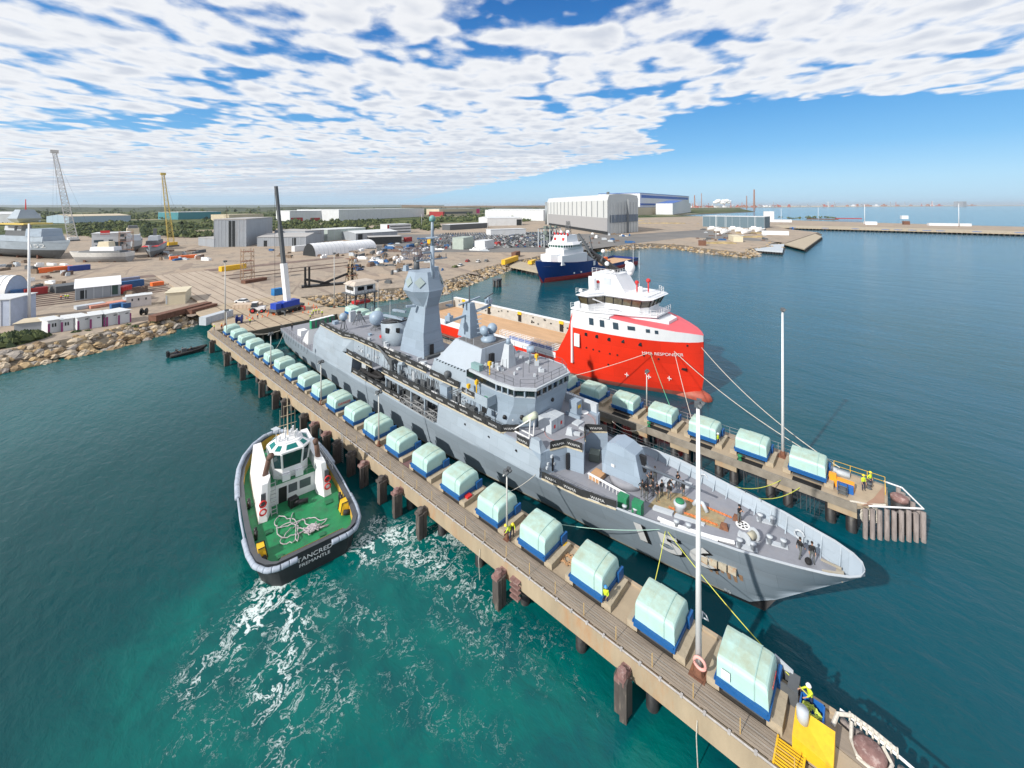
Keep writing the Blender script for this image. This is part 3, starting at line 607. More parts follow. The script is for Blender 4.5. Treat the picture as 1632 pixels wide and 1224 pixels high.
# ---- hoist covers
COVER = M('mint_fibreglass', (.41, .61, .57), .45, var=.07, scale=.8, stain=(.42, .52, .40), stain_amt=.5, stain_scale=.6, dust=((.33, .36, .25), .75), world=True)
BAND = M('cover_strap', (.30, .46, .43), .6, var=.1, scale=2)
CTOP = M('dusty_cover_top', (.40, .47, .36), .7, var=.15, scale=1.2)
def cover_proto(Ls, group, label, name='hoist_housing'):
 """local frame: x across the pier from the near side (0) to 3.1, y along the pier 0..Ls, z from the deck"""
 r = thing(name, label, 'hoist housing', (0, 0, DZ), 0, group)
 prof = [(-.02, 1.05), (-.01, 2.08), (.02, 2.22), (.10, 2.36), (.24, 2.44), (.6, 2.5), (1.5, 2.62), (2.5, 2.62), (2.8, 2.56), (2.95, 2.44), (3.02, 2.25), (3.06, 1.62), (3.2, 1.5), (3.22, 1.05)]
 def ring(y, k, top):
  out = []
  for x, z in prof:
   zz = 1.05 + (z - 1.05) * top; xx = 1.5 + (x - 1.5) * k; out.append((xx, y, zz))
  return out
 m = MB(); m.smooth = True
 secs = [ring(y, k, t) for y, k, t in ((-.03, .99, .0), (-.02, .98, .45), (.02, .965, .80), (.08, .955, .90), (.2, .945, .955), (.42, .94, .975), (.78, .94, .98), (.80, .955, 1.0), (Ls * .68, .955, 1.01), (Ls * .69, .945, .985), (Ls - .03, .945, .98), (Ls, .95, .95), (Ls + .02, .98, .3), (Ls + .02, .99, 0))]
 m.smooth = False; m.loft(secs, True, True); m.build('cover', COVER, r)
 b = MB(); yb = Ls * .5
 for yy, wd in ((.76, .06),):
  b.smooth = False; s_ = []
  for y in (yy, yy + wd): s_.append([(1.5 + (x - 1.5) * .965, y, 1.05 + (z - 1.05) * 1.012) for x, z in prof])
  b.loft(s_, True, True)
 b.build('strap', BAND, r)
 b = MB(); b.box(-.12, 3.2, -.08, Ls + .08, .58, 1.05); b.box(-.2, 3.2, -.14, -.08, .9, 1.08); b.box(-.2, 3.2, Ls + .08, Ls + .14, .9, 1.08); b.box(2.4, 3.35, -.30, -.08, .62, 1.45); b.box(2.4, 3.35, Ls + .08, Ls + .3, .62, 1.45); b.box(-.2, -.12, 0, Ls, .94, 1.06)
 b.build('base_frame', M('hoist_blue', (.006, .095, .30), .55, var=.15, scale=2, stain=(.02, .07, .14), stain_amt=.5, stain_scale=2), r)
 b = MB(); b.prism([(.1, -.75), (3.3, -.75), (3.3, .12), (.1, .12)], 0.0, .58); b.prism([(.1, Ls - .12), (3.3, Ls - .12), (3.3, Ls + .7), (.1, Ls + .7)], 0.0, .58); bs(b, 'plinth', CONC, r)
 b = MB()
 for k in range(4): b.cyl((.7 + .45 * k, Ls / 2, .05), (.7 + .45 * k, Ls / 2, .58), .12, .12, 8)
 b.box(.3, 2.9, .3, Ls - .3, .02, .12); bs(b, 'winch_gear', GREYM, r)
 return r
NL = 21
gl = 'hoist housings in a row along the near pier'; gr_ = 'hoist housings in a row along the far pier'
def llab(k):
 if k == 0: return 'largest mint hoist housing at the seaward end of the near pier, dusty on top'
 if k == 20: return 'last mint hoist housing of the near pier, where it meets the land'
 if k == 10: return 'mint hoist housing on the near pier with red lettering on its side'
 return '%s mint hoist housing on the near pier counted from its seaward end' % ORD[k]
p0 = cover_proto(3.05, gl, llab(0)); p0.location = (30.55, 5.2, DZ)
lefts = [p0]
for k in range(1, NL): lefts.append(copy_tree(p0, None, (30.55, 5.2 + 5.95 * k, DZ), None, llab(k)))
for o in (lefts[0],):
 b = MB(); b.quad((-.12, 2.2, 1.35), (-.12, 2.75, 1.35), (-.115, 2.75, 1.95), (-.115, 2.2, 1.95)); b.build('notice', WHITE, o)
 t = text_mesh('DANGER', .34, 'red_lettering', REDP, o, .01, frame((1.7, -.09, 1.7), (1, 0, 0), (0, 0, 1)))
t = text_mesh('DANGER', .55, 'red_lettering', REDP, lefts[10], .01, frame((1.5, -.09, 1.6), (1, 0, 0), (0, 0, 1)), sx=.95)
def rlab(k):
 return {0: 'mint hoist housing nearest the seaward tip of the far pier', 6: 'mint hoist housing on the far pier closest to the warship bridge', 17: 'mint hoist housing beyond the warship stern, nearer of the pair',
   18: 'mint hoist housing beyond the warship stern, farther of the pair', 19: 'pale green housing beyond the ball radome, near the land'}.get(k, '%s mint hoist housing on the far pier counted from its seaward tip' % ORD[k])
q0 = cover_proto(3.6, gr_, rlab(0)); q0.location = (61.2, 4.5, DZ)
for k in (1, 2, 3, 4, 5, 6, 17, 18, 19): copy_tree(q0, None, (61.2, 4.5 + 6.05 * k, DZ), None, rlab(k))
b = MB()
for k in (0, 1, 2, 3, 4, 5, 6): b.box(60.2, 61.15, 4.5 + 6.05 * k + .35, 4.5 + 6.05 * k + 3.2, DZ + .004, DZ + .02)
bs(b, 'hoist_well_shade', M('well_shade_black', (.01, .01, .01), .9), bpy.data.objects['pier.001'], True)  # flat black sheets on the deck paint the dark of the open wells
# ---- light poles
def pole(x, y, h, label, heads=2, r=.12, tall=False, z=DZ, cross=True, group='light poles'):
 p = thing('light_pole', label, 'light pole', (x, y, z), 0, group)
 b = MB(); b.smooth = True; b.cyl((0, 0, .25), (0, 0, h), r, r * .55, 10); b.build('mast', GREYPOLE if not tall else WHITE, p)
 b = MB(); b.cbox((0, 0, 0), (r * 5, r * 5, .18)); b.cyl((0, 0, .1), (0, 0, .8), r * 1.9, r * 1.2, 8); b.build('base', RUSTM, p)
 if cross: b = MB(); b.bar((-.55, 0, h - .25), (.55, 0, h - .25), .1); b.build('cross_arm', WHITE, p)
 for k in range(heads):
  b = MB(); dx = (-.25, .25)[k % 2]; b.cbox((dx, 0, h - .15), (.34, .34, .34), .3); b.cyl((dx, -.1, h), (dx, -.32, h - .12), .17, .2, 8); b.build('lamp', GREYM, p)
 return p
GREYPOLE = M('pole_grey', (.50, .50, .48), .5, .1, var=.1)
pole(30.75, 9.5, 19.4, 'tall white light pole with a pink lifebuoy at its foot on the near pier', 2, .22, True, cross=False)
b = MB(); b.smooth = True; b.tube([(30.2, 9.25 + .38 * math.cos(a), 5.0 + .38 * math.sin(a)) for a in [i * PI / 8 for i in range(16)]], .1, 8, True)
single(b, 'lifebuoy', M('faded_pink_foam', (.75, .38, .34), .7, var=.1), 'faded pink lifebuoy hung on the foot of the tall white pole', 'lifebuoy')
b = MB(); b.smooth = True; b.tube([(31.0, 9.2, 7.6), (31.3, 9.0, 7.3), (31.5, 9.2, 7.4), (31.3, 9.4, 7.7), (31.0, 9.3, 7.5)], .05, 5)
single(b, 'cable_loop', GREYL, 'loop of grey cable hanging from the tall white pole of the near pier', 'cable')
pole(64.9, 9.3, 19.6, 'tall white light pole near the seaward end of the far pier', 2, .2, True, cross=False)
for (x, y, h, lb) in [(30.5, 27.7, 7.0, 'short light pole beside the crouching workers on the near pier'), (30.7, 52.0, 7.6, 'short light pole by the eighth housing of the near pier'),
                      (30.7, 70.2, 7.3, 'short light pole next to the lettered housing of the near pier'), (30.7, 93.6, 7.3, 'short light pole midway to the land on the near pier'),
                      (30.6, 124.6, 7.0, 'short light pole at the landward end of the near pier'), (64.8, 28.0, 6.5, 'short white light pole on the far pier beside the red hull')]:
 pole(x, y, h, lb)
pole(33.2, 136.5, 18.2, 'tall galvanised light pole where the near pier joins the quay', 2, .17)
pole(63, 134, 18, 'tall galvanised light pole on the quay behind the warship stern', 2, .17)
pole(66, 112, 11, 'slim light pole standing behind the warship stern on the far pier', 1, .1)
x_, y_ = at(46, 511, LAND_Z); pole(x_, y_, 29, 'very tall grey floodlight mast beside the white cabins on the left shore', 0, .38, True, z=LAND_Z, cross=False)
# ---- quay deck at the head of the basin
def quay():
 r = thing('quay', 'concrete quay deck joining the two piers to the land, with transfer rails', 'quay', (48, 145, 0))
 d = MB(); d.prism([(34.5, 125), (66.2, 125), (66.2, 131), (62, 136), (62, 168), (31.5, 168), (31.5, 140), (28.6, 134.0), (34.5, 134)], 2.9, DZ); d.build('deck', DECKC, r, True)
 f = MB(); f.box(34.5, 59.7, 124.8, 125.2, 2.0, DZ + .15)
 for k in range(14): f.box(35.2 + k * 1.8, 35.7 + k * 1.8, 124.9, 125.3, -4, 2.9)
 f.build('edge_beam', M('dark_quay_face', (.10, .09, .07), .9, var=.4), r, True)
 b = MB()
 for x in (37.5, 40.5, 44, 47, 50.5, 53.5): b.box(x, x + .12, 125.3, 262, DZ + .02, DZ + .1)
 bs(b, 'rail', M('worn_steel_rail', (.16, .11, .09), .6, .4, var=.3), r, True)
 return r
quay()
b = MB(); b.box(35.5, 56, 168, 262, LAND_Z + .05, DZ + .01)
tag(b.build('transfer_track', M('track_concrete', (.40, .33, .26), .9, var=.12, scale=.4, stain=(.27, .22, .18), stain_amt=.6, stain_scale=.15, stretch=(1, .3, 1))), 'pale concrete transfer track running inland from the quay', 'track', kind='structure')
b = MB()
for k in range(9): b.box(-20, 34, 214 + k * 4.6, 214.5 + k * 4.6, LAND_Z + .03, LAND_Z + .25)
b.box(-20, 35.4, 262, 270, LAND_Z + .02, LAND_Z + .12); b.box(56, 130, 262, 270, LAND_Z + .02, LAND_Z + .12); b.box(56, 120, 226, 227, LAND_Z + .03, LAND_Z + .3); b.box(56, 120, 238, 239, LAND_Z + .03, LAND_Z + .3)
tag(b.build('side_rails', M('side_rail_brown', (.17, .12, .10), .9, var=.4, scale=.3)), 'brown side transfer rails laid across the yard', 'rails', kind='structure')
# ---- pier clutter
def clutter():
 # yellow box and rope bin at the near tip
 r = thing('winch_box', 'bright yellow winch cover at the tip of the near pier', 'winch', (31, 3.0, DZ))
 b = MB(); b.prism([(30.35, 1.9), (32.0, 1.9), (32.0, 3.9), (30.35, 3.9)], DZ, [DZ + .55, DZ + 1.2, DZ + 1.2, DZ + .9]); b.build('hood', YEL, r, True)
 b = MB(); b.smooth = True; b.cyl((31.55, 3.5, DZ + .9), (31.55, 3.5, DZ + 1.75), .32, .32, 14); b.build('drum', GREYL, r, True)
 r = thing('rope_bin', 'blue open bin full of coiled yellow rope at the near pier tip', 'bin', (32.9, 3.2, DZ))
 b = MB()
 for a in ((32.15, 33.6, 2.5, 2.58), (32.15, 33.6, 3.72, 3.8), (32.15, 32.23, 2.5, 3.8), (33.52, 33.6, 2.5, 3.8)): b.box(a[0], a[1], a[2], a[3], DZ, DZ + .85)
 b.box(32.15, 33.6, 2.5, 3.8, DZ, DZ + .1); b.build('bin', BLUEP, r, True)
 b = MB(); b.tube(rope_coil((32.85, 3.15, DZ + .55), .2, .5, 9, 0, .12, 12, 3), .035, 5); single(b, 'coiled_rope', ROPEY, 'bright yellow green rope heaped in the blue bin', 'rope')
 b = MB(); b.box(33.0, 33.1, 3.9, 4.9, DZ, DZ + 1.1); b.box(34.0, 34.1, 3.9, 4.9, DZ, DZ + 1.1); b.box(32.9, 34.2, 3.9, 4.5, DZ + 1.1, DZ + 1.16); single(b, 'work_table', GREYM, 'dark steel stand beside the largest hoist housing', 'stand')
 b = MB(); b.prism([(34.05, 4.3), (34.2, 4.3), (34.2, 5.4), (34.05, 5.4)], DZ, [DZ + 1.3, DZ + 1.3, DZ + 1.7, DZ + 1.7]); single(b, 'metal_shield', GREYL, 'grey metal shield plate behind the largest hoist housing', 'plate')
 # coils and small kit between covers
 x, y = 32.6, 21.9; b = MB(); b.tube(rope_coil((x, y, DZ + .06), .3, .75, 6, 0, .1, 12, 6), .035, 5); single(b, 'rope_coil', M('tan_rope', (.50, .30, .16), .9), 'tan rope coiled loosely on the pier beside a yellow stool', 'rope')
 r = thing('stool', 'small yellow stool beside the tan rope coil', 'stool', (33.4, 22.9, DZ)); b = MB(); b.box(33.1, 33.7, 22.6, 23.2, DZ + .5, DZ + .6); b.build('seat', YEL, r, True)
 for dx in (.05, .5):
  for dy in (.05, .5): b = MB(); b.box(33.1 + dx, 33.15 + dx, 22.6 + dy, 22.65 + dy, DZ, DZ + .5); b.build('leg', YEL, r, True)
 b = MB(); b.tube(rope_coil((31.6, 14.0, DZ + .06), .1, .4, 5, 0, .14, 10, 7, flat=1.6), .03, 5); single(b, 'rope_heap', M('olive_rope', (.25, .22, .08), .9), 'heap of olive rope near the seated worker', 'rope')
 r = thing('generator', 'small pink red pump with a frame on the near pier', 'pump', (31.4, 35.0, DZ)); b = MB(); b.cbox((31.6, 34.6, DZ + .1), (.7, .6, .7)); b.build('body', REDP, r, True)
 b = MB(); b.tube([(31.3, 35.0, DZ), (31.3, 35.0, DZ + .9), (31.3, 36.0, DZ + .9), (31.3, 36.0, DZ)], .05); b.tube([(31.9, 35.0, DZ), (31.9, 35.0, DZ + .9), (31.9, 36.0, DZ + .9), (31.9, 36.0, DZ)], .05); b.cbox((31.6, 35.5, DZ), (.8, .9, .5)); b.build('frame', PINK, r, True)
 b = MB(); b.smooth = True; b.cyl((31.4, 86.5, DZ + .35), (31.9, 86.5, DZ + .35), .35, .35, 10); b.cbox((31.6, 86.9, DZ), (.5, .4, .5)); single(b, 'hose_reel', PINK, 'pink hose reel between two housings midway along the near pier', 'reel')
 b = MB(); b.box(30.6, 32.6, 44.6, 46.6, DZ + .01, DZ + .07); single(b, 'trapdoor', M('maroon_plate', (.16, .09, .09), .8), 'dark maroon plate set in the near pier deck', 'plate')
 for i, (x, y) in enumerate([(33.9, 14.3), (34.0, 33.2), (34.0, 51.4), (34.0, 27.2), (60.4, 13.4), (60.5, 25.8), (60.5, 38.2), (64.4, .6)]):
  b = MB(); b.smooth = True; b.lathe([(.3, 0), (.16, .12), (.16, .45), (.3, .55), (.3, .65), (.01, .68)], (x, y, DZ), 10)
  b.tube([(x - .35, y, DZ + .3), (x, y + .3, DZ + .5), (x + .35, y, DZ + .3)], .05)
  where = ['by the seated worker', 'by the pump on the near pier', 'beside the maroon plate', 'behind the crouching workers', 'beside the hi vis worker on the far pier', 'under the gun barrel on the far pier', 'beside the short white pole', 'behind the two hi vis workers'][i]
  single(b, 'mooring_hook', GREENP if i in (1, 5, 4) else GREYM, 'small mooring hook ' + where, 'mooring hook', 'mooring hooks on the piers')
 # far pier tip machine
 r = thing('power_pack', 'orange and blue hydraulic pack at the tip of the far pier', 'power pack', (61.8, 2.4, DZ))
 b = MB(); b.box(62.2, 62.9, 1.9, 4.2, DZ, DZ + .9); b.cbox((62.5, 3.9, DZ + .9), (.6, .7, .4)); b.build('barrier', ORG2, r, True)
 b = MB(); b.cbox((61.9, 2.7, DZ), (.6, 1.5, .8)); b.build('engine', BLUEP, r, True)
 b = MB()
 for dx in (-.4, .4):
  for dy in (-.4, .4): b.bar((61.1 + dx, 2.9 + dy, DZ), (61.1 + dx, 2.9 + dy, DZ + 1.1), .06)
 for z in (.2, .6, 1.1): b.tube([(60.7, 2.5, DZ + z), (61.5, 2.5, DZ + z), (61.5, 3.3, DZ + z), (60.7, 3.3, DZ + z)], .035, 4, True)
 b.cbox((61.1, 2.9, DZ + .1), (.6, .6, .7)); b.build('frame', GREYM, r, True)
 b = MB(); b.smooth = True; b.cyl((65.4, 3.6, DZ + .2), (65.4, 4.6, DZ + .2), .4, .4, 10); b.cbox((65.4, 3.3, DZ), (.9, 1.8, .45)); single(b, 'capstan', GREYL, 'grey capstan on the outer side of the far pier tip', 'capstan')
 b = MB(); b.prism([(63.9, 4.4), (64.05, 4.4), (64.05, 5.2), (63.9, 5.2)], DZ, DZ + 1.7); single(b, 'metal_shield', GREYM, 'dark shield plate beside the outermost far pier housing', 'plate')
 b = MB(); b.box(60.2, 60.25, 1.2, 1.25, DZ, DZ + .02);
 b = MB(); b.prism([(60.0, 1.2), (62.3, -.7), (66.0, -.7), (62.5, .2)], DZ + .01, DZ + .06); single(b, 'ramp_plate', M('tan_plate', (.33, .20, .14), .9), 'tan steel plate lying at the very end of the far pier', 'plate')
ORG2 = M('bright_orange', (.85, .33, .02), .5, var=.1)
clutter()
# ------------------------------------------------------------------ grey warship in the basin; local x forward from the stern, y to port
_f = Vector((-3.8, -118, 0)).normalized()
SHIP_RZ = math.atan2(_f.y, _f.x); SHIP_O = (47.0, 118.7, 0)
HST = [  # x, z top of shell line (knuckle), half breadth there, half breadth at water, bottom of section z
 (0, 4.5, 5.75, 4.4), (4, 4.5, 6.1, 4.9), (12, 4.5, 6.6, 5.6), (25, 4.6, 7.0, 6.2), (45, 5.0, 7.2, 6.6), (60, 5.25, 7.2, 6.3), (70, 5.4, 7.1, 5.7), (80, 5.6, 6.95, 4.6), (90, 5.85, 6.7, 3.1),
 (95, 6.2, 6.5, 2.7), (98, 6.6, 6.3, 2.25), (101, 6.85, 6.0, 1.85), (104, 7.0, 5.45, 1.4), (107, 7.15, 4.75, .9), (110, 7.3, 4.15, .3), (112, 7.45, 3.65, 0), (114, 7.55, 3.0, 0), (116, 7.7, 2.3, 0), (117.3, 7.78, 1.55, 0), (117.9, 7.8, .9, 0), (118.1, 7.8, .12, 0)]
def hull_row(x):
 for i in range(len(HST) - 1):
  a, b = HST[i], HST[i + 1]
  if a[0] <= x <= b[0]:
   t = (x - a[0]) / (b[0] - a[0]); return tuple(p + (q - p) * t for p, q in zip(a, b))
 return HST[-1]
def stem_z(x): return max(0.0, (x - 110.4) / 7.6) * 7.3 if x > 110.4 else -99
def hull_y(x, z):
 _, zk, yk, yw = hull_row(x)
 z0 = stem_z(x)
 if z0 > 0:
  t = max(0, min(1, (z - z0) / max(.01, zk - z0))); return yk * t ** .8
 if z < 0: return yw * (1 + z * .12)
 t = min(1, z / zk); p = 1.0 - .06 * max(0, min(1, (x - 75) / 30)); return yw + (yk - yw) * t ** p
def mirror(pts): return [(x, -y, z) for x, y, z in pts]
GHULL = M('hull_grey', (.27, .33, .39), .5, var=.07, scale=.4, seams=(5, 1.9, .02, .35), stain=(.20, .21, .22), stain_amt=.25, stain_scale=.5, stretch=(.25, .25, 1))
GMAST = M('mast_grey', (.27, .34, .42), .5, var=.06, scale=.6, seams=(2.2, 1.5, .012, .35), stain=(.2, .2, .2), stain_amt=.15, stain_scale=.8, stretch=(.4, .4, 1))
BAN = M('black_banner', (.022, .024, .026), .7, var=.3, scale=3)
SHADOWIN = M('recess_shade_grey', (.16, .20, .25), .7, var=.15, scale=1)  # ship grey darkened, so the shade inside the boat bay is in the colour
def frigate():
 r = thing('warship', 'grey naval frigate with pennant number 156 moored between the two piers', 'warship', SHIP_O, SHIP_RZ)
 # ---- hull
 h = MB(); h.smooth = True; xs = [s_[0] for s_ in HST]; xx = []
 for a, b in zip(xs, xs[1:]):
  k = max(1, int((b - a) / 1.4)); xx += [a + (b - a) * i / k for i in range(k)]
 xx.append(118.1)
 for sgn in (-1, 1):
  secs = []
  for x in xx:
   zk = hull_row(x)[1]; z0 = stem_z(x); row = []
   for q in (-2.0, 0, .45, .9, 1.5, 2.1, 2.7, 3.3, 3.8, 4.3, 4.9, 5.4, 5.9, 6.4, 6.9, 9):
    z = min(q, zk)
    if q == 9: z = zk
    elif q > zk - .2: z = zk - .1 * (1 if q < 9 else 0)
    if z0 > 0 or z0 == 0: z = max(z, z0)
    row.append((x, sgn * hull_y(x, z), z))
   secs.append(row)
  n = len(secs[0]); o = [p for q in secs for p in q]; fs = []; ms = []
  base = len(h.v); h.v += o; h.g.append((base, len(h.f)))
  for k in range(len(secs) - 1):
   for i in range(n - 1):
    h.f.append((base + k * n + i, base + k * n + i + 1, base + (k + 1) * n + i + 1, base + (k + 1) * n + i)); h.m.append(1 if i < 2 else 0); h.sm.append(True)
 # transom
 for z0, z1 in ((-2, .45), (.45, 4.5)):
  h.cur = 1 if z0 < 0 else 0; h.smooth = False
  h.quad((0, -hull_y(0, z0), z0), (0, hull_y(0, z0), z0), (0, hull_y(0, z1), z1), (0, -hull_y(0, z1), z1))
 h.build('hull', [GHULL, BLACK], r)
 # draught line: thin pale strake along the water
 b = MB()
 for x0 in range(0, 108, 4): b.quad((x0, -hull_y(x0, .45) - .03, .42), (x0 + 4, -hull_y(x0 + 4, .45) - .03, .42), (x0 + 4, -hull_y(x0 + 4, .55) - .03, .56), (x0, -hull_y(x0, .55) - .03, .56))
 b.build('waterline_stripe', M('cream_line', (.35, .33, .26), .7, var=.3), r)
 # ---- decks
 d = MB(); P = [(x, -hull_row(x)[2] + .05) for x in (0, 4, 12, 25)] + [(25, 7), (12, 6.55), (4, 6.05), (0, 5.7)]
 d.prism(P, 4.35, 4.52); d.build('flight_deck', GREYD, r)
 d = MB(); xf = [88, 90, 95, 98, 101, 104, 107, 110, 112, 114, 116, 117]
 dz = lambda x: 5.8 + max(0, x - 96) * .028
 dy = lambda x: max(.02, hull_y(x, dz(x)) - .1)
 L_ = [(x, -dy(x)) for x in xf]; R_ = [(x, dy(x)) for x in xf]
 for i in range(len(xf) - 1): d.quad((L_[i][0], L_[i][1], dz(xf[i])), (L_[i + 1][0], L_[i + 1][1], dz(xf[i + 1])), (R_[i + 1][0], R_[i + 1][1], dz(xf[i + 1])), (R_[i][0], R_[i][1], dz(xf[i])))
 d.build('foredeck', GREYD, r)
 b = MB(); w = MB(); inner = MB()
 xb = [95, 98, 101, 104, 107, 110, 112, 114, 116, 117.3, 117.9, 118.1]
 for sgn in (-1, 1):
  for i in range(len(xb) - 1):
   A_, B_ = hull_row(xb[i]), hull_row(xb[i + 1]); q = sgn
   y0, y1 = A_[2] * q, B_[2] * q; k0, k1 = max(A_[2] - .14, .02) * q, max(B_[2] - .14, .02) * q
   zi = lambda x: max(dz(x) - .02, stem_z(x) + .12)
   yi = lambda x: max(.02, hull_y(x, zi(x)) - .1) * q
   inner.quad((xb[i], yi(xb[i]), zi(xb[i])), (xb[i + 1], yi(xb[i + 1]), zi(xb[i + 1])), (xb[i + 1], k1, B_[1]), (xb[i], k0, A_[1]))
   w.loft([[(xb[i], y0 + .03 * q, A_[1]), (xb[i], k0 - .06 * q, A_[1]), (xb[i], k0 - .06 * q, A_[1] + .06), (xb[i], y0 + .03 * q, A_[1] + .06)], [(xb[i + 1], y1 + .03 * q, B_[1]), (xb[i + 1], k1 - .06 * q, B_[1]), (xb[i + 1], k1 - .06 * q, B_[1] + .06), (xb[i + 1], y1 + .03 * q, B_[1] + .06)]])
 inner.build('bulwark', GREY, r); w.build('bulwark_cap', GREYL, r)
 st = MB()
 for sgn in (-1, 1):
  for k in range(14):
   x = 98.5 + k * 1.38; A_ = hull_row(x); y = (A_[2] - .17) * sgn; z0 = dz(x)
   if A_[1] - z0 < .3 or A_[2] < 1: continue
   y = (dy(x) - .02) * sgn; y2 = (A_[2] - .16) * sgn
   st.prism([(x - .05, y), (x + .05, y), (x + .05, y - .45 * sgn), (x - .05, y - .45 * sgn)], z0, [A_[1], A_[1], A_[1] - .25, A_[1] - .25], [(x - .05, y2), (x + .05, y2), (x + .05, y2 - .12 * sgn), (x - .05, y2 - .12 * sgn)])
 bs(st, 'bulwark_stay', GREY, r)
 b = MB(); b.T = None
 for sgn in (-1, 1):
  pr = [(x, sgn * ((dy(x) + hull_row(x)[2] - .14) / 2 - .03), dz(x) + .5 * (hull_row(x)[1] - dz(x))) for x in xb[2:-3]]; b.tube(pr, .03, 4)
 b.build('bulwark_stringer', GREY, r)
 # ---- upper side shell 25..90 (leans in), with the boat bay recess cut out of the starboard side
 def zsh(x): return 8.15 + .3 * max(0, min(1, (x - 60) / 25))
 def shell(x0, x1, zb=None, zt=None, side=-1, mb=None, step=5):
  n = max(1, round((x1 - x0) / step));
  for i in range(n):
   a, b_ = x0 + (x1 - x0) * i / n, x0 + (x1 - x0) * (i + 1) / n; q = []
   for x in (a, b_):
    A_ = hull_row(x); z0 = A_[1] if zb is None else zb; z1 = zsh(x) if zt is None else zt
    yf = lambda z: A_[2] - (z - A_[1]) / (8.2 - A_[1]) * .35
    q.append(((x, side * yf(z0), z0), (x, side * yf(z1), z1)))
   mb.quad(q[0][0], q[1][0], q[1][1], q[0][1])
 s_ = MB(); shell(25, 44, mb=s_); shell(44, 71, None, 5.35, -1, s_); shell(56, 71, 7.75, None, -1, s_); shell(71, 90, mb=s_); shell(25, 90, side=1, mb=s_)
 # hangar sides lean in from the walkway level up to the hangar roof
 for sgn in (-1, 1):
  s_.quad((25, sgn * 6.65, 8.15), (39.5, sgn * 6.85, 8.15), (39.2, sgn * 6.3, 10.8), (27.0, sgn * 6.0, 10.8))
  s_.quad((39.5, sgn * 6.85, 8.15), (41.5, sgn * 5.3, 8.15), (41.3, sgn * 5.3, 10.8), (39.2, sgn * 6.3, 10.8))
 # slanted after end of the hangar and its door wall
 s_.quad((25, -6.9, 4.5), (25, -6.65, 8.15), (27, -6.0, 10.8), (27, -6.7, 4.5)); s_.quad((25, 6.9, 4.5), (25, 6.65, 8.15), (27, 6.0, 10.8), (27, 6.7, 4.5))
 s_.quad((27, -6.7, 4.5), (27, 6.7, 4.5), (27, 6.0, 10.8), (27, -6.0, 10.8))
 s_.build('side_plating', GREY, r)
 b = MB(); b.quad((26.95, -4, 4.6), (26.95, 2.5, 4.6), (26.95, 2.5, 9.6), (26.95, -4, 9.6)); b.build('hangar_door', GREYL, r)
 # bay interior
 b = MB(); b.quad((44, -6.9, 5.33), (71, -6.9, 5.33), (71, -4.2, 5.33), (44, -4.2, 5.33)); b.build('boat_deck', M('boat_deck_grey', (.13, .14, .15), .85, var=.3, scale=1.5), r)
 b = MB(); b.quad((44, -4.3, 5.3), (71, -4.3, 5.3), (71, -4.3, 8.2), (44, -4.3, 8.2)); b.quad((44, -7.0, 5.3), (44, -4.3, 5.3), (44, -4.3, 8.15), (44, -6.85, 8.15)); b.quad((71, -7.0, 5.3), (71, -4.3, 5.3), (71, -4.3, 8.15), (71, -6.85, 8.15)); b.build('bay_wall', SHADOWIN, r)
 b = MB(); b.prism([(41.4, -6.7), (52.5, -6.7), (52.5, -5.3), (41.4, -5.3)], 7.95, 8.15); b.build('gun_platform', GREYD, r)
 b = MB(); b.prism([(56, -6.9), (71, -6.75), (90, -6.35), (90, -4.5), (56, -4.5)], 8.1, [8.2, 8.3, 8.5, 8.5, 8.2][0] + .1);
 for z in (8.32,): pass
 b.build('walkway', GREYD, r)
 b = MB(); b.prism([(39, 5.2), (90, 5.2), (90, 6.35), (39, 6.8)], 8.1, 8.3); b.build('port_walkway', GREYD, r)
 for k, x in enumerate((56.2, 60, 63.8, 67.5)): b = MB(); b.box(x, x + .22, -6.85, -6.6, 5.35, 7.9); b.build('bay_pillar', GREY, r)
 # gangway frame stowed in the bay
 b = MB(); b.truss((61.5, -6.9, 5.9), (70.6, -6.9, 5.9), .9, .9, 9, .05, .035, 4); b.build('stowed_gangway', STEEL, r)
 # RHIB and davit
 b = MB(); b.smooth = True
 b.tube([(46, -6.1, 6.2), (50, -6.2, 6.2), (52, -5.9, 6.25), (53, -5.5, 6.5), (52, -5.1, 6.25), (50, -4.8, 6.2), (46, -4.9, 6.2)], .3, 8); b.smooth = False; b.box(46, 51.5, -6.0, -5.0, 5.8, 6.2); b.box(47.5, 48.8, -5.8, -5.2, 6.2, 7.2); b.build('workboat', RUBBER, r)
 b = MB(); b.box(45, 46.6, -5.5, -4.4, 5.35, 7.2); b.box(46.9, 48.0, -5.2, -4.4, 5.35, 7.4); b.build('deck_locker', GREYL, r)
 b = MB(); b.cyl((57, -6.1, 8.2), (57, -6.1, 10.4), .45, .38, 10); b.cyl((57, -6.1, 10.3), (51, -5.9, 12.0), .26, .14, 8); b.bar((57, -6.1, 9.2), (54, -6.0, 11.1), .14); b.cbox((57, -6.1, 10.2), (1.1, .8, .7)); b.build('boat_crane', GREYM, r)
 b = MB(); b.cyl((59, -5.9, 8.3), (59, -5.9, 10.5), .3, .3, 10); b.cyl((59, -5.9, 10.5), (60.3, -5.9, 10.9), .3, .3, 10); b.build('vent_trunk', GREY, r)
 # ---- long deckhouse and its roof deck
 b = MB()
 b.prism([(41, -5.35), (76, -5.2), (76, 5.2), (41, 5.35)], 8.1, 10.62, [(41, -5.25), (76, -5.1), (76, 5.1), (41, 5.25)]); b.build('deckhouse', GREY, r)
 b = MB(); b.prism([(26.8, -6.15), (39.2, -6.45), (41.4, -5.5), (76.5, -5.3), (76.5, 5.3), (41.4, 5.5), (39.2, 6.45), (26.8, 6.15)], 10.62, 10.82); b.build('upper_deck', GREYD, r)
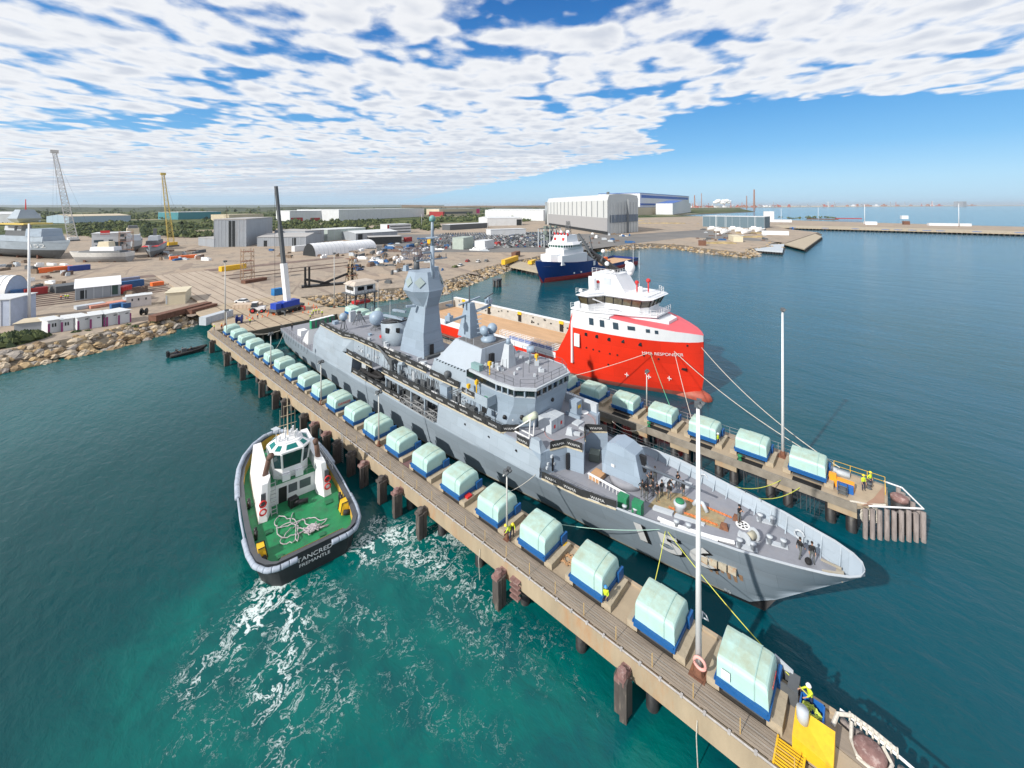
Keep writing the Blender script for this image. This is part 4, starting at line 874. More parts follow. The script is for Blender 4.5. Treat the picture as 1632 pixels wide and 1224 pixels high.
 for (x, z, hh) in ((44.5, 8.9, .5), (47, 8.7, .5), (50, 9.2, .3), (62, 8.4, 1.6), (66, 8.4, 1.6), (67.2, 8.4, 1.6), (70, 8.5, 1.2), (73.5, 8.4, 1.7)):
  b = MB(); b.box(x, x + .7, -5.42 + (.02 if x > 60 else -.06), -5.2, z, z + hh); b.build('wall_hatch', GREYM if hh > 1 and x > 65 else GREYL, r)
 b = MB(); b.box(70.5, 72.2, -6.1, -5.3, 8.4, 10.6); b.build('wall_locker', GMAST, r)
 rnd = random.Random(12); bb = MB()
 for x, y in ((52, -4.6), (53.8, -4.6), (63, -4.5), (64.8, -4.5), (68.5, -6.1), (73, -6.1), (75, -6.0)):
  bb.smooth = True; bb.cyl((x, y, 11.25 if y > -5 else 8.75), (x + 1.3, y, 11.25 if y > -5 else 8.75), .33, .33, 10)
 bs(bb, 'liferaft_canister', WHITE, r); bb = MB(); bb.smooth = False
 for k in range(16):
  x = 41 + rnd.random() * 25; y = rnd.choice((-1, 1)) * (3.2 + rnd.random() * 1.4); bb.cbox((x, y, 10.82), (rnd.uniform(.3, 1.2), rnd.uniform(.3, .8), rnd.uniform(.2, .9)), rnd.uniform(-.2, .2))
 for k in range(30):
  x = 42 + rnd.random() * 46; z = 8.9 + rnd.random() * 1.4; bb.cyl((x, -5.42, z), (x, -5.3, z), .12, .12, 6)
 for k in range(26):
  x = 44 + rnd.random() * 31; bb.bar((x, -5.4, 8.3), (x, -5.4, 10.6), .07)
 bs(bb, 'deck_fitting', GREYL, r); bb = MB()
 for k in range(26):
  x = 56.5 + rnd.random() * 26; bb.cbox((x, -5.75 + rnd.uniform(-.15, .15), 8.35), (rnd.uniform(.3, .8), .35, rnd.uniform(.4, 1.3)), 0)
 bs(bb, 'deck_fitting', GREYM, r)
 bb = MB()
 for k in range(30):
  x = 45 + rnd.random() * 25; bb.cyl((x, -4.45, 5.4), (x + rnd.uniform(-.3, .3), -4.45, 7.9), .05, .05, 5)
 bs(bb, 'pipe', GREYL, r)
 # ---- funnel (ring with hollow top)
 b = MB(); b.smooth = True
 def ell(cx, cy, z, rx, ry, n=24, rake=0): return [(cx + rx * math.cos(2 * PI * i / n), cy + ry * math.sin(2 * PI * i / n), z + rake * math.cos(2 * PI * i / n)) for i in range(n)]
 b.loft([ell(49.4, -.5, 10.8, 3.0, 2.7), ell(48.9, -.5, 12.6, 2.9, 2.6), ell(48.4, -.5, 14.8, 2.7, 2.45, 24, .35), ell(48.4, -.5, 14.85, 2.5, 2.25, 24, .35), ell(48.5, -.5, 13.9, 2.3, 2.0, 24)], True, True); f_ = b.build('funnel', GREY, r)
 b = MB(); b.smooth = True; b.loft([ell(48.45, -.5, 14.6, 2.74, 2.49, 24, .35), ell(48.4, -.5, 14.87, 2.73, 2.48, 24, .35)], True, False); b.loft([ell(48.4, -.5, 14.9, 2.48, 2.23, 24, .35), ell(48.5, -.5, 13.95, 2.28, 1.98, 24)], True, True); b.build('soot_rim', BLACK, f_)
 b = MB(); b.cyl((47.8, -1.0, 13.6), (47.8, -1.0, 15.0), .55, .5, 12); b.cyl((49.2, .4, 13.6), (49.2, .4, 15.0), .6, .5, 12); b.cyl((49, -1.2, 13.6), (49, -1.2, 14.8), .4, .4, 12); b.build('exhaust_pipe', GREYM, f_)
 for (x, y, s1) in ((49.9, -2.9, 1), (51.3, -1.5, 1)):
  if s1: b = MB(); b.cbox((x, y, 13.1), (.7, .25, .9), .3 if x < 50 else .9); b.build('vent_opening', BLACK, f_)
 b = MB(); b.T = Matrix.Translation((47.6, -3.05, 12.0)) @ Matrix.Rotation(-.04, 4, 'X')
 b.add([(-.45, 0, 0), (-.2, 0, .1), (-.1, 0, .45), (.15, 0, .2), (.5, 0, .3), (.3, 0, -.05), (.45, 0, -.4), (.1, 0, -.25), (-.25, 0, -.5), (-.2, 0, -.2)], [tuple(range(10))]); b.build('red_emblem', REDP, f_)
 # ---- main mast tower: square trunk narrowing up, faceted radar head, pole mast
 t = MB(); t.prism([(54.0, -2.7), (60.9, -2.25), (60.9, 2.25), (54.0, 2.7)], 10.8, 14.6, [(54.6, -2.25), (60.2, -1.9), (60.2, 1.9), (54.6, 2.25)], False)
 t.prism([(54.6, -2.25), (60.2, -1.9), (60.2, 1.9), (54.6, 2.25)], 14.6, 20.0, [(56.7, -1.55), (60.1, -1.35), (60.1, 1.35), (56.7, 1.55)], False); tw = t.build('mast_tower', GMAST, r)
 hd = MB(); c0 = (57.6, 0)
 def oct_(rx, ry, z, cx=57.6):
  k = .42; return [(cx + rx, -ry * k, z), (cx + rx, ry * k, z), (cx + rx * k, ry, z), (cx - rx * k, ry, z), (cx - rx, ry * k, z), (cx - rx, -ry * k, z), (cx - rx * k, -ry, z), (cx + rx * k, -ry, z)]
 def nk(z): return [(60.15, -1.3, z), (60.15, 1.3, z), (59.6, 1.4, z), (57.2, 1.55, z), (56.65, 1.5, z), (56.65, -1.5, z), (57.2, -1.55, z), (59.6, -1.4, z)]
 hd.loft([nk(19.3), oct_(3.6, 3.35, 22.2), oct_(2.6, 2.5, 25.4)], True, True); h_ = hd.build('radar_housing', GMAST, tw)
 # six antenna faces
 for ang, ds in ((-90, 2.97), (-47, 3.08), (47, 3.08), (90, 2.97), (133, 3.08), (-133, 3.08)):
  a = math.radians(ang); n_ = Vector((math.cos(a), math.sin(a), .30)).normalized(); u = Vector((-math.sin(a), math.cos(a), 0)); v = n_.cross(u)
  c = Vector((57.6, 0, 23.7)) + Vector((math.cos(a) * ds, math.sin(a) * ds, 0)); b = MB(); q = .95
  pts = [c + u * q, c + v * q, c - u * q, c - v * q]; b.loft([[tuple(p - n_ * .1) for p in pts], [tuple(p + n_ * .16) for p in pts]]); b.build('radar_panel', M('panel_green_grey', (.27, .33, .33), .6, var=.05), h_)
 b = MB(); b.smooth = True; b.cyl((60.2, 0, 22), (60.2, 0, 30), .42, .34, 12); b.cyl((60.2, 0, 30), (60.2, 0, 35.2), .3, .22, 12); pm = b.build('pole_mast', GMAST, tw)
 b = MB(); b.lathe([(.3, 0), (1.15, .15), (1.15, .3), (.3, .4)], (60.2, 0, 31.2), 14); b.build('platform', GMAST, pm)
 b = MB(); b.smooth = True; b.lathe([(.2, 0), (.55, .2), (.55, .8), (.3, 1.1), (.01, 1.2)], (60.2, 0, 34.2), 12); b.build('antenna_drum', M('teal_antenna', (.16, .33, .32), .5), pm)
 for z, w_ in ((27.6, 3.2), (28.9, 2.0)): b = MB(); b.bar((60.2, -w_, z), (60.2, w_, z), .22); b.build('yardarm', GMAST, pm)
 b = MB()
 for k in range(5): b.cyl((60.2, -3 + k * 1.5, 27.6), (60.2, -3 + k * 1.5, 28.4), .06, .06, 5)
 bs(b, 'aerial', GREYM, pm)
 # air search antenna: open dish on a pedestal
 b = MB(); b.smooth = True; b.cyl((55.6, -.2, 25.2), (55.6, -.2, 27.0), .6, .45, 10); b.cbox((55.6, -.2, 26.8), (1.0, .8, .9)); ped = b.build('radar_pedestal', GREYM, tw)
 b = MB(); rws = 9
 for j in range(rws):
  z = 27.2 + j * .27; w_ = 2.9 * math.sqrt(max(.15, 1 - ((j - 4) / 5.2) ** 2)); pts = []
  for i in range(13): u = -1 + i / 6; pts.append((55.6 + u * w_ * .8 - .55 * (1 - u * u) * .6, -.2 + u * w_ * .6 - .75 * (1 - u * u), z))
  b.tube(pts, .06, 3)
 for i in range(13):
  u = -1 + i / 6; b.tube([(55.6 + u * 2.9 * math.sqrt(max(.15, 1 - ((j - 4) / 5.2) ** 2)) * .8 - .33 * (1 - u * u), -.2 + u * 2.9 * math.sqrt(max(.15, 1 - ((j - 4) / 5.2) ** 2)) * .6 - .75 * (1 - u * u), 27.2 + j * .27) for j in range(rws)], .05, 3)
 b.build('air_search_antenna', M('antenna_lilac', (.11, .11, .15), .6), ped)
 b = MB(); b.cbox((55.2, -2.2, 25.3), (.9, .9, 1.0), .3, .7); b.cbox((59.2, 1.2, 25.3), (1.1, 1.0, .8)); b.build('roof_box', GMAST, h_)
 for (x0, y0, z0, x1, y1) in ((54.5, -1.8, 17.7, 52.0, -2.9), (54.3, -2.2, 16.4, 49.5, -3.3), (58.0, -2.0, 19.4, 57.5, -3.6)):
  b = MB(); b.bar((x0, y0, z0), (x1, y1, z0 + .1), .5, .35); b.build('sponson', GMAST, tw)
 b = MB()
 for k in range(4): b.cyl((53.3, -2.9, 16.0 + k * .9), (54.9, -3.5, 16.1 + k * .9), .05, .04, 4)
 bs(b, 'aerial', GREYM, tw)
 b = MB(); b.box(60.95, 61.0, -1.1, -.3, 10.9, 13.0); b.build('door', BLACK, tw)
 b = MB(); b.box(60.9, 61.7, -2.2, 3, 10.82, 11.25); b.build('plinth_step', GREYM, tw)
 b = MB(); b.box(60.0, 61.2, 3.0, 3.9, 18.8, 19.1); b.bar((61.1, 3.7, 19), (61.1, 3.7, 21), .1); b.build('side_bracket', GMAST, tw)
 # ---- radomes
 GDOME = M('dome_blue_grey', (.26, .34, .43), .45, var=.05); GDOME2 = M('dome_green_grey', (.34, .46, .43), .5, var=.05)
 def dome(x, y, z, rr, m, legs):
  b = MB(); b.smooth = True; b.ball((x, y, z), rr, 20, 12); d_ = b.build('radome', m, r)
  b = MB()
  for k in range(legs): a = 2 * PI * k / legs; b.cyl((x + rr * .9 * math.cos(a), y + rr * .9 * math.sin(a), 10.8), (x + rr * .3 * math.cos(a), y + rr * .3 * math.sin(a), z - rr * .9), .06, .06, 5)
  b.cyl((x, y, z - rr * 1.15), (x, y, z - rr * .8), rr * .5, rr * .45, 10); b.build('stand', GREYM, d_)
 dome(34.8, -4.4, 13.7, .85, GDOME, 5); dome(39.2, .8, 13.2, 1.55, GDOME, 8); dome(33.6, 4.2, 13.0, .85, GDOME2, 5)
 b = MB(); b.cbox((29.6, 0, 10.8), (.9, 1.3, 2.4)); b.cbox((28.4, 1.9, 10.8), (1.2, 1.4, 1.2)); b.build('roof_cabinet', GREYL, r)
 b = MB()
 for k in range(7): a = k * .9; b.cyl((32.6 + 1.5 * math.cos(a), .2 + 1.5 * math.sin(a), 10.8), (32.3 + .2 * math.cos(a), .2 + .2 * math.sin(a), 13.4), .06, .06, 5)
 b.lathe([(.5, 0), (.55, .3), (.1, .5)], (32.3, .2, 13.2), 8); b.build('tripod_mast', GREYM, r)
 b = MB(); b.cbox((28.8, -3.5, 10.8), (1.3, .9, .7)); b.cbox((42.0, -2.2, 10.8), (.8, .5, .4)); b.cbox((30, 4.8, 10.8), (1.8, .8, .8)); bs(b, 'roof_locker', GDOME, r)
 b = MB(); b.cyl((37, 5.2, 10.8), (37, 5.2, 15.6), .05, .03, 5); b.cyl((28, 5.6, 10.8), (28, 5.6, 13), .04, .03, 5); bs(b, 'whip_aerial', WHITE, r)
 b = MB()
 for k in range(8): b.bar((36.0 + k * .3, -5.9, 10.85), (35.2 + k * .5, -4.9, 11.3 + .2 * (k % 3)), .08)
 bs(b, 'rail_frame', GREYM, r)
 for (x, y) in ((53.6, -4.4), (55.8, -4.3), (58.0, -4.2)): b = MB(); b.T = Matrix.Translation((x, y, 10.9)) @ Matrix.Rotation(-.5, 4, 'X'); b.box(-.8, .8, -.5, .5, 0, .5); b.build('launcher_tube', GREYM, r)
 # ---- forward block with the slab sides, foremast, directors
 k_ = MB(); k_.prism([(66.8, -5.25), (78.0, -5.15), (78, 5.15), (66.8, 5.25)], 10.8, 13.2, [(67.2, -4.7), (77.6, -4.6), (77.6, 4.6), (67.2, 4.7)]); blk = k_.build('forward_block', GREY, r)
 k_ = MB(); k_.prism([(67.6, -4.5), (77.2, -4.4), (77.2, 4.4), (67.6, 4.5)], 13.2, 16.3, [(69.6, -2.4), (76.2, -2.9), (76.2, 2.9), (69.6, 2.4)]); k_.build('sloped_block', M('slab_light_grey', (.35, .40, .46), .5, var=.05, scale=.6, stain=(.25, .27, .28), stain_amt=.2), blk)
 b = MB(); b.prism([(69.9, -2.2), (76.0, -2.7), (76.0, 2.7), (69.9, 2.2)], 16.3, 16.36); b.build('roof_pad', M('dark_roof_pad', (.13, .13, .135), .9, var=.3, scale=2), blk)
 b = MB()
 for k in range(14): b.bar((67.8 + k * .72, -4.75, 13.1), (68.1 + k * .72, -4.75, 13.3), .1)
 bs(b, 'fastener', BLACK, blk)
 b = MB(); b.box(76.9, 77.3, -2.2, -1.4, 13.5, 15.6); b.build('door', BLACK, blk)
 b = MB(); b.T = Matrix.Translation((77.0, -4.5, 13.8)); b.box(-.9, .9, -.4, .3, .3, 1.1); b.build('jammer_box', M('teal_grey_box', (.20, .32, .33), .5), blk)
 b = MB(); b.smooth = True; b.lathe([(.1, -1.0), (.45, -.5), (.5, .1), (.3, .3)], (71.3, -5.35, 12.2), 8); b.build('horn', GREYM, blk)
 b = MB(); b.prism([(68.5, -1.1), (71.6, -1.1), (71.6, 1.1), (68.5, 1.1)], 16.3, 21.6, [(69.6, -.5), (70.8, -.5), (70.8, .5), (69.6, .5)]); fm = b.build('foremast', GMAST, r)
 b = MB(); b.bar((69.8, -4.6, 19.2), (70, 0, 19.7), .35, .35); b.bar((70, 0, 19.7), (70.2, 4.6, 20.4), .35, .35); b.build('main_yard', GMAST, fm)
 b = MB(); b.bar((70, -2.1, 21.5), (70, 2.4, 22.1), .35, .18); b.build('upper_yard', GMAST, fm)
 b = MB(); b.cyl((70.1, 0, 21.6), (70.1, 0, 24.2), .12, .08, 6); b.cyl((70.1, 0, 24), (70.1, 0, 25.4), .04, .03, 5); b.build('topmast', GREYM, fm)
 for (y, z) in ((-4.0, 19.5), (4.3, 20.7)): b = MB(); b.cbox((70, y, z), (.9, 1.0, .7), .3); b.cyl((70, y, z + .7), (70, y, z + 1.1), .3, .2, 8); b.build('sensor_box', GDOME, fm)
 b = MB(); b.bar((70.2, 3.2, 21.7), (70.2, 5.2, 22.3), .14); b.build('nav_radar', GREYM, fm)
 b = MB()
 for k in range(6): b.bar((71.7, .2, 17 + k * .7), (72.3, .6, 17.2 + k * .7), .12)
 bs(b, 'mast_step', GMAST, fm)
 b = MB(); b.smooth = True; b.lathe([(1.1, 0), (1.2, .4), (.9, .6), (.8, 1.1)], (74.3, .2, 16.3), 14); dr = b.build('director', GDOME, r)
 b = MB(); b.smooth = True; b.ball((74.3, -.7, 18.1), .75, 14, 10, (1, .8, 1)); b.build('director_ball', GDOME, dr)
 b = MB(); b.smooth = True; b.ball((74.3, 1.0, 18.1), .8, 14, 10); b.build('director_ball', GDOME, dr)
 # ---- bridge
 k_ = MB(); BP = [(75.5, -5.2), (81.5, -5.3), (84.4, -5.0), (86.6, -3.4), (86.6, 3.4), (84.4, 5.0), (81.5, 5.3), (75.5, 5.2)]
 BB = [(75.5, -5.3), (80, -5.5), (83.0, -5.3), (86.0, -2.6), (86.0, 2.6), (83.0, 5.3), (80, 5.5), (75.5, 5.3)]
 k_.prism(BB, 8.3, 11.6, BP); k_.prism(BP, 11.6, 12.75, [(x + .2 if x > 80 else x, y * 1.02) for x, y in BP], False); br = k_.build('bridge_block', GMAST, r)
 top = [(x + .2 if x > 80 else x, y * 1.02) for x, y in BP]; wt = [(x - .05, y * .985) for x, y in top]
 k_ = MB(); k_.prism(top, 12.75, 12.8); k_.build('sill', GREYL, br)
 k_ = MB(); k_.prism([(x - .12, y * .97) for x, y in wt], 12.8, 13.75); k_.build('bridge_glazing', GLASS, br)
 k_ = MB()
 for i in range(1, 6):
  a = Vector(wt[i]); b_ = Vector(wt[i + 1]); n = max(1, round((b_ - a).length / 1.15))
  for j in range(n + 1): p = a.lerp(b_, j / n); k_.cbox((p.x, p.y, 12.8), (.2, .2, .95))
 bs(k_, 'window_post', GMAST, br)
 k_ = MB(); k_.prism([(76, -5.2)] + [(x + .25, y * 1.04) for x, y in top[1:7]] + [(76, 5.2)], 13.75, 14.05); k_.build('roof', GREYL, br)
 k_ = MB(); k_.prism([(76.2, -5.0)] + [(x - .05, y * .98) for x, y in top[1:7]] + [(76.2, 5.0)], 14.05, 14.09); k_.build('roof_deck', GREYD, br)
 for (x, y, z, rr_) in ((85.3, -4.4, 10.2, .28), (86.6, .2, 11.3, .25), (83.2, -5.42, 9.9, .25)):
  b = MB(); b.smooth = True; a = math.atan2(y, x - 79) if x < 86 else 0; b.cyl((x - .1 * math.cos(a), y - .1 * math.sin(a), z), (x + .12 * math.cos(a), y + .12 * math.sin(a), z), rr_, rr_, 12); b.build('porthole', BLACK, br)
 # wings
 for sgn in (-1, 1):
  b = MB(); pts = [(76.5, sgn * 5.2), (81.6, sgn * 5.2), (81.6, sgn * 6.9), (76.5, sgn * 6.9)]; b.prism(pts, 11.1, 11.3)
  b.prism([(76.5, sgn * 6.85), (81.6, sgn * 6.85), (81.6, sgn * 6.95), (76.5, sgn * 6.95)], 11.1, 12.3); b.prism([(81.5, sgn * 5.2), (81.62, sgn * 5.2), (81.62, sgn * 6.95), (81.5, sgn * 6.95)], 11.1, 12.3); w_ = b.build('bridge_wing', GREY, r)
  b = MB(); b.prism([(79.4, sgn * 5.3), (81.4, sgn * 5.3), (81.4, sgn * 6.8), (79.4, sgn * 6.8)], 11.32, 11.4); b.build('green_mat', GREENP, w_)
 b = MB(); b.box(80.6, 81.5, -6.99, -6.95, 10.3, 11.0); b.build('window', BLACK, br)
 # roof gear: pedestal tower, searchlights, aerials, lockers
 b = MB(); b.prism([(78.3, -1.3), (80.0, -1.3), (80.0, .3), (78.3, .3)], 14.1, 17.2, [(78.8, -.9), (79.7, -.9), (79.7, -.1), (78.8, -.1)]); pt = b.build('sensor_tower', GREYL, r)
 b = MB(); b.smooth = True; b.cyl((79.2, -.5, 17.2), (79.2, -.5, 17.9), .35, .3, 10); b.build('sensor', GDOME, pt)
 b = MB(); b.cyl((80.6, 2.6, 14.1), (80.6, 2.6, 15.6), .12, .12, 8); b.smooth = True; b.cyl((80.3, 2.3, 15.9), (81.2, 2.9, 16.0), .45, .5, 12); b.build('searchlight', GDOME, r)
 rn = random.Random(31)
 b = MB()
 for k in range(16): b.cbox((77 + rn.random() * 8, -4 + rn.random() * 7.5, 14.1), (rn.uniform(.2, .6), rn.uniform(.2, .6), rn.uniform(.2, .7)), rn.random())
 bs(b, 'roof_fitting', GREYL, r)
 b = MB()
 for k in range(14): x, y = 77 + rn.random() * 8.5, -4.2 + rn.random() * 8; b.cyl((x, y, 14.1), (x, y, 14.1 + rn.uniform(1.2, 3.0)), .035, .025, 4)
 bs(b, 'whip_aerial', GREYM, r)
 b = MB()
 for (x, y, z, h1) in ((79.6, -4.6, 14.1, 1.8), (82.2, 2.2, 14.1, 1.6), (78.4, -5.9, 11.3, 2.2), (77.2, -6.3, 11.3, 1.2)): b.cyl((x, y, z), (x, y, z + h1), .09, .09, 6); b.cbox((x, y, z + h1 * .7), (.4, .4, .5))
 bs(b, 'yellow_fitting', YEL, r)
 b = MB()
 for k in range(3): b.cyl((75.2 + k * .5, -6.3, 11.5 - k * .1), (73.6 + k * .5, -6.9, 10.6), .07, .07, 6)
 bs(b, 'flare_launcher', GREYM, r)
 # rails: roof edges and foredeck
 rl = MB(); rl.rail([(85.2, -4.6, 14.1), (86.6, -3.4, 14.1), (86.6, 3.4, 14.1), (84.8, 4.8, 14.1), (77, 5, 14.1)], .95, (1, .5), 1.6, .03); rl.rail([(78, -5.0, 14.1), (84.3, -4.9, 14.1)], .95, (1, .5), 1.5, .03); rl.build('bridge_roof_rail', GREYM, r)
 rl = MB(); rl.rail([(0.1, -5.6, 4.5), (12, -6.45, 4.5), (23.5, -6.9, 4.5)], 1.15, (1.0, .66, .33), 1.9, .03); rl.rail([(.1, 5.5, 4.5), (24, 6.8, 4.5)], 1.15, (1.0, .6), 2.0, .03); rl.rail([(.1, -5.5, 4.5), (.1, 5.5, 4.5)], 1.15, (1.0, .6), 2.0, .03); rl.build('flight_deck_rail', GREYM, r)
 nt_ = MB();
 for k in range(12): x = 1 + k * 1.9; y = -hull_row(x)[2]; nt_.bar((x, y, 4.45), (x, y - .15, 3.1 + .3), .06)
 bs(nt_, 'net_stay', GREYM, r)
 rl = MB(); rl.rail([(90, -6.6, 5.85), (98.5, -6.25, 6.3)], 1.05, (1, .66, .33), 1.7, .03); rl.build('deck_rail', GREYM, r); rl = MB(); rl.rail([(90, 6.6, 5.85), (101, 6.0, 6.4)], 1.05, (1, .66, .33), 1.7, .03); rl.build('deck_rail', GREYM, r)
 rl = MB(); rl.rail([(27, 6.1, 10.8), (41, 5.9, 10.8), (66, 5.3, 10.8)], 1.0, (1, .5), 2.2, .03); rl.build('deck_rail', GREYM, r)
 rl = MB(); rl.rail([(101, 6.0, 6.85), (104, 5.4, 7.0), (107, 4.7, 7.15), (110, 3.9, 7.3)], .35, (1,), 1.7, .025); rl.build('bulwark_rail', GREYM, r)
 rl = MB(); rl.rail([(55, -6.8, 8.3), (70, -6.7, 8.35), (83.6, -6.4, 8.45)], 1.15, (1, .6), 1.6, .035); rl.build('walkway_rail', GREYM, r)
 rl = MB(); rl.rail([(27.2, -6.0, 10.82), (39, -6.35, 10.82), (41.6, -5.5, 10.82), (66, -5.3, 10.82)], 1.15, (1, .6), 1.8, .035); rl.build('roof_rail', GREYM, r)
 b = MB()
 for k in range(34): x = 57 + rn.random() * 25; y = -4.9 - rn.random() * .3; b.bar((x, -5.42, 8.5 + rn.random()), (x + rn.uniform(-.6, .6), -5.44, 10.4), .05)
 for k in range(22): x = 44 + rn.random() * 26; y = rn.uniform(-6.4, -4.6); b.cbox((x, y, 5.35), (rn.uniform(.3, .9), rn.uniform(.3, .7), rn.uniform(.4, 1.9)), rn.random())
 bs(b, 'stowed_gear', GREYM, r)
 b = MB()
 for k in range(9): x, y = rn.uniform(62, 66.4), rn.uniform(-4.4, 4.4); b.cbox((x, y, 10.82), (rn.uniform(.4, 1.3), rn.uniform(.3, .9), rn.uniform(.15, .8)))
 for k in range(10): x, y = rn.uniform(67.5, 76), rn.choice((-2.6, 2.6)); b.cyl((x, y, 16.2), (x, y, 17.3), .03, .03, 4)
 for k in range(6): b.bar((84 + k * .4, 5.9, 8.5), (84 + k * .4, 5.9, 10.1), .06)
 bs(b, 'small_fitting', GREYL, r)
 # ---- forward raised deck: VLS deck with the faceted front wall
 FW = [(84, -6.35), (88.2, -6.35), (90.0, -6.45), (90.4, -5.2), (91.4, -3.2), (93.4, -2.7), (92.4, -.9), (91.2, .9), (93.4, 2.7), (91.4, 3.6), (90.4, 5.2), (90, 6.45), (84, 6.35)]
 k_ = MB(); k_.prism(FW, 5.6, 8.5); fd = k_.build('gun_deck_block', GMAST, r)
 k_ = MB(); k_.prism([(84.1, -6.3), (88.2, -6.3), (88.8, -6.0)] + [((x - .12), y * .97) for x, y in FW[3:11]] + [(84.1, 6.3)], 8.5, 8.56); k_.build('raised_deck', GREYD, fd)
 k_ = MB(); k_.prism([(88.2, -6.5), (90.1, -6.55), (90.1, -5.4), (88.6, -5.2)], 8.45, 9.6, [(88.4, -6.2), (89.6, -6.2), (89.5, -5.7), (88.8, -5.6)]); k_.build('corner_fairing', GREY, fd)
 k_ = MB(); k_.box(84.5, 89.8, 5.9, 6.4, 8.5, 9.7); k_.build('port_screen', GREYL, fd)
 for sgn in (-1, 1):
  b = MB(); b.box(90.35, 90.62, sgn * 4.6 - .4, sgn * 4.6 + .4, 6.0, 7.7); b.build('door', BLACK, fd)
 b = MB(); b.box(91.5, 91.75, -3.6, -2.9, 6.0, 7.8); b.build('door', BLACK, fd)
 b = MB()
 for k in range(12): b.cbox((90.45 + rn.uniform(0, .3), -6.2 + rn.random() * 2.9, 6.6 + rn.random() * 1.5), (.2, .25, .25))
 bs(b, 'wall_fitting', GREYL, fd)
 for k in range(3): b = MB(); b.cyl((90.6, -4.0 + k * .35, 5.8), (90.6, -4.0 + k * .35, 6.9), .14, .14, 8); b.build('gas_bottle', WHITE, fd)
 b = MB(); b.box(86.5, 88.6, -2.6, -1.3, 8.56, 10.2); b.box(86.5, 88.6, -1.2, .1, 8.56, 10.2); bs(b, 'canister_locker', GREYL, r)
 for y in (-1.95, -.55): b = MB(); b.box(88.6, 88.64, y - .15, y + .15, 9.1, 9.5); b.build('red_marking', REDP, r)
 b = MB(); b.box(87.4, 88.6, 2.9, 4.1, 8.56, 10.6); b.prism([(86.9, 2.7), (89.2, 2.7), (89.2, 3.0), (86.9, 3.0)], 8.56, 9.0); b.build('cabinet', GMAST, r)
 b = MB(); b.box(88.62, 88.66, 3.2, 3.8, 9.7, 10.1); b.build('yellow_sign', YEL, r)
 b = MB(); b.box(89.0, 90.0, 1.2, 2.5, 8.56, 8.75); b.cbox((90.2, -1.0, 8.56), (.9, .7, .8), .4, .6); b.cbox((90.9, -.5, 8.56), (.9, .5, .3), .4); b.cbox((91.0, 1.0, 8.56), (1.3, .4, .2), 0); bs(b, 'deck_hatch', GREYL, r)
 b = MB(); b.smooth = True; b.tube([(89.2 + 2.7 * math.cos(a), .6 + 4.1 * math.sin(a), 8.575) for a in [i * PI / 16 for i in range(33)]], .05, 4); b.build('deck_circle', M('faded_red_line', (.35, .20, .20), .9), r)
 b = MB(); b.lathe([(.5, 0), (.55, .08), (.35, .1)], (88.6, 4.8, 8.56), 12); b.build('deck_ring', WHITE, r)
 # decoy launcher frame by the starboard edge
 b = MB()
 for y in (-5.2, -4.4):
  b.bar((84.4, y, 8.6), (87.4, y, 11.0), .12); b.bar((87.2, y, 8.6), (87.4, y, 11.0), .12); b.bar((84.4, y, 8.6), (87.2, y, 8.6), .12)
 for t_ in (0, .5, 1): b.bar((84.4 + 3 * t_, -5.2, 8.6 + 2.4 * t_), (84.4 + 3 * t_, -4.4, 8.6 + 2.4 * t_), .1)
 lf = b.build('launcher_frame', WHITE, r); b = MB(); b.smooth = True; b.cyl((86.2, -4.8, 10.3), (87.9, -4.8, 11.6), .42, .42, 12); b.build('launcher_drum', M('pale_olive_canister', (.48, .52, .42), .6), lf)
 # ---- gun
 gx, gy = 97.6, -.2
 b = MB(); b.smooth = True; b.lathe([(2.0, 0), (2.0, .55), (1.8, .7)], (gx, gy, 5.85), 24); b.build('gun_ring', GREYD, r)
 side = [(-2.35, .6), (-2.45, 3.0), (-1.9, 3.95), (-.9, 4.35), (.3, 4.15), (1.45, 3.75), (2.25, 1.1), (2.0, .6)]
 gm = MB()
 for w0, wtp in ((1.55, 0),):
  L0 = [(gx + x, gy - (1.5 if z < 3.4 else 1.15) * (1 if x < 1 else .82), 5.85 + z) for x, z in side]; R0 = [(x, 2 * gy - y, z) for x, y, z in L0]
  gm.loft([L0, R0], True, True)
 g_ = gm.build('gun_turret', GMAST, r)
 b = MB(); b.box(gx + .95, gx + 2.2, gy - .2, gy + .22, 7.7, 9.4); b.build('gun_slot', BLACK, g_)
 b = MB(); b.smooth = True; b.cyl((gx + 1.2, gy, 8.3), (gx + 3.2, gy, 8.35), .26, .2, 12); b.cyl((gx + 3.2, gy, 8.35), (gx + 8.1, gy, 8.45), .15, .1, 12); b.build('gun_barrel', M('barrel_slate', (.10, .12, .15), .5), g_)
 b = MB(); b.quad((gx - 1.2, gy - 1.515, 7.6), (gx - .8, gy - 1.515, 7.6), (gx - .8, gy - 1.515, 7.9), (gx - 1.2, gy - 1.515, 7.9)); b.build('white_mark', WHITE, g_)
 # breakwater-like rack beside the gun, covers, green boxes, ropes
 b = MB()
 for k in range(12): b.bar((94.3 + k * .45, -3.0 - k * .02, 5.85), (94.3 + k * .45, -3.0 - k * .02, 6.45), .06)
 b.bar((94.2, -3.0, 6.45), (99.4, -3.2, 6.45), .3, .06); b.build('slatted_rack', WHITE, r)
 b = MB(); b.cbox((94.9, -2.2, 5.85), (1.3, 1.6, .5)); b.build('tan_hatch', M('tan_cover', (.50, .29, .15), .8, var=.1), r)
 b = MB(); b.cbox((92.8, 0.6, 5.85), (1.2, 1.3, .9), .4); b.cbox((94.2, 1.4, 5.85), (1.5, .6, .7), .9); b.cbox((93.6, 2.6, 5.85), (.5, .5, .6), .2); bs(b, 'stores_bag', M('grey_green_bag', (.16, .19, .17), .9), r)
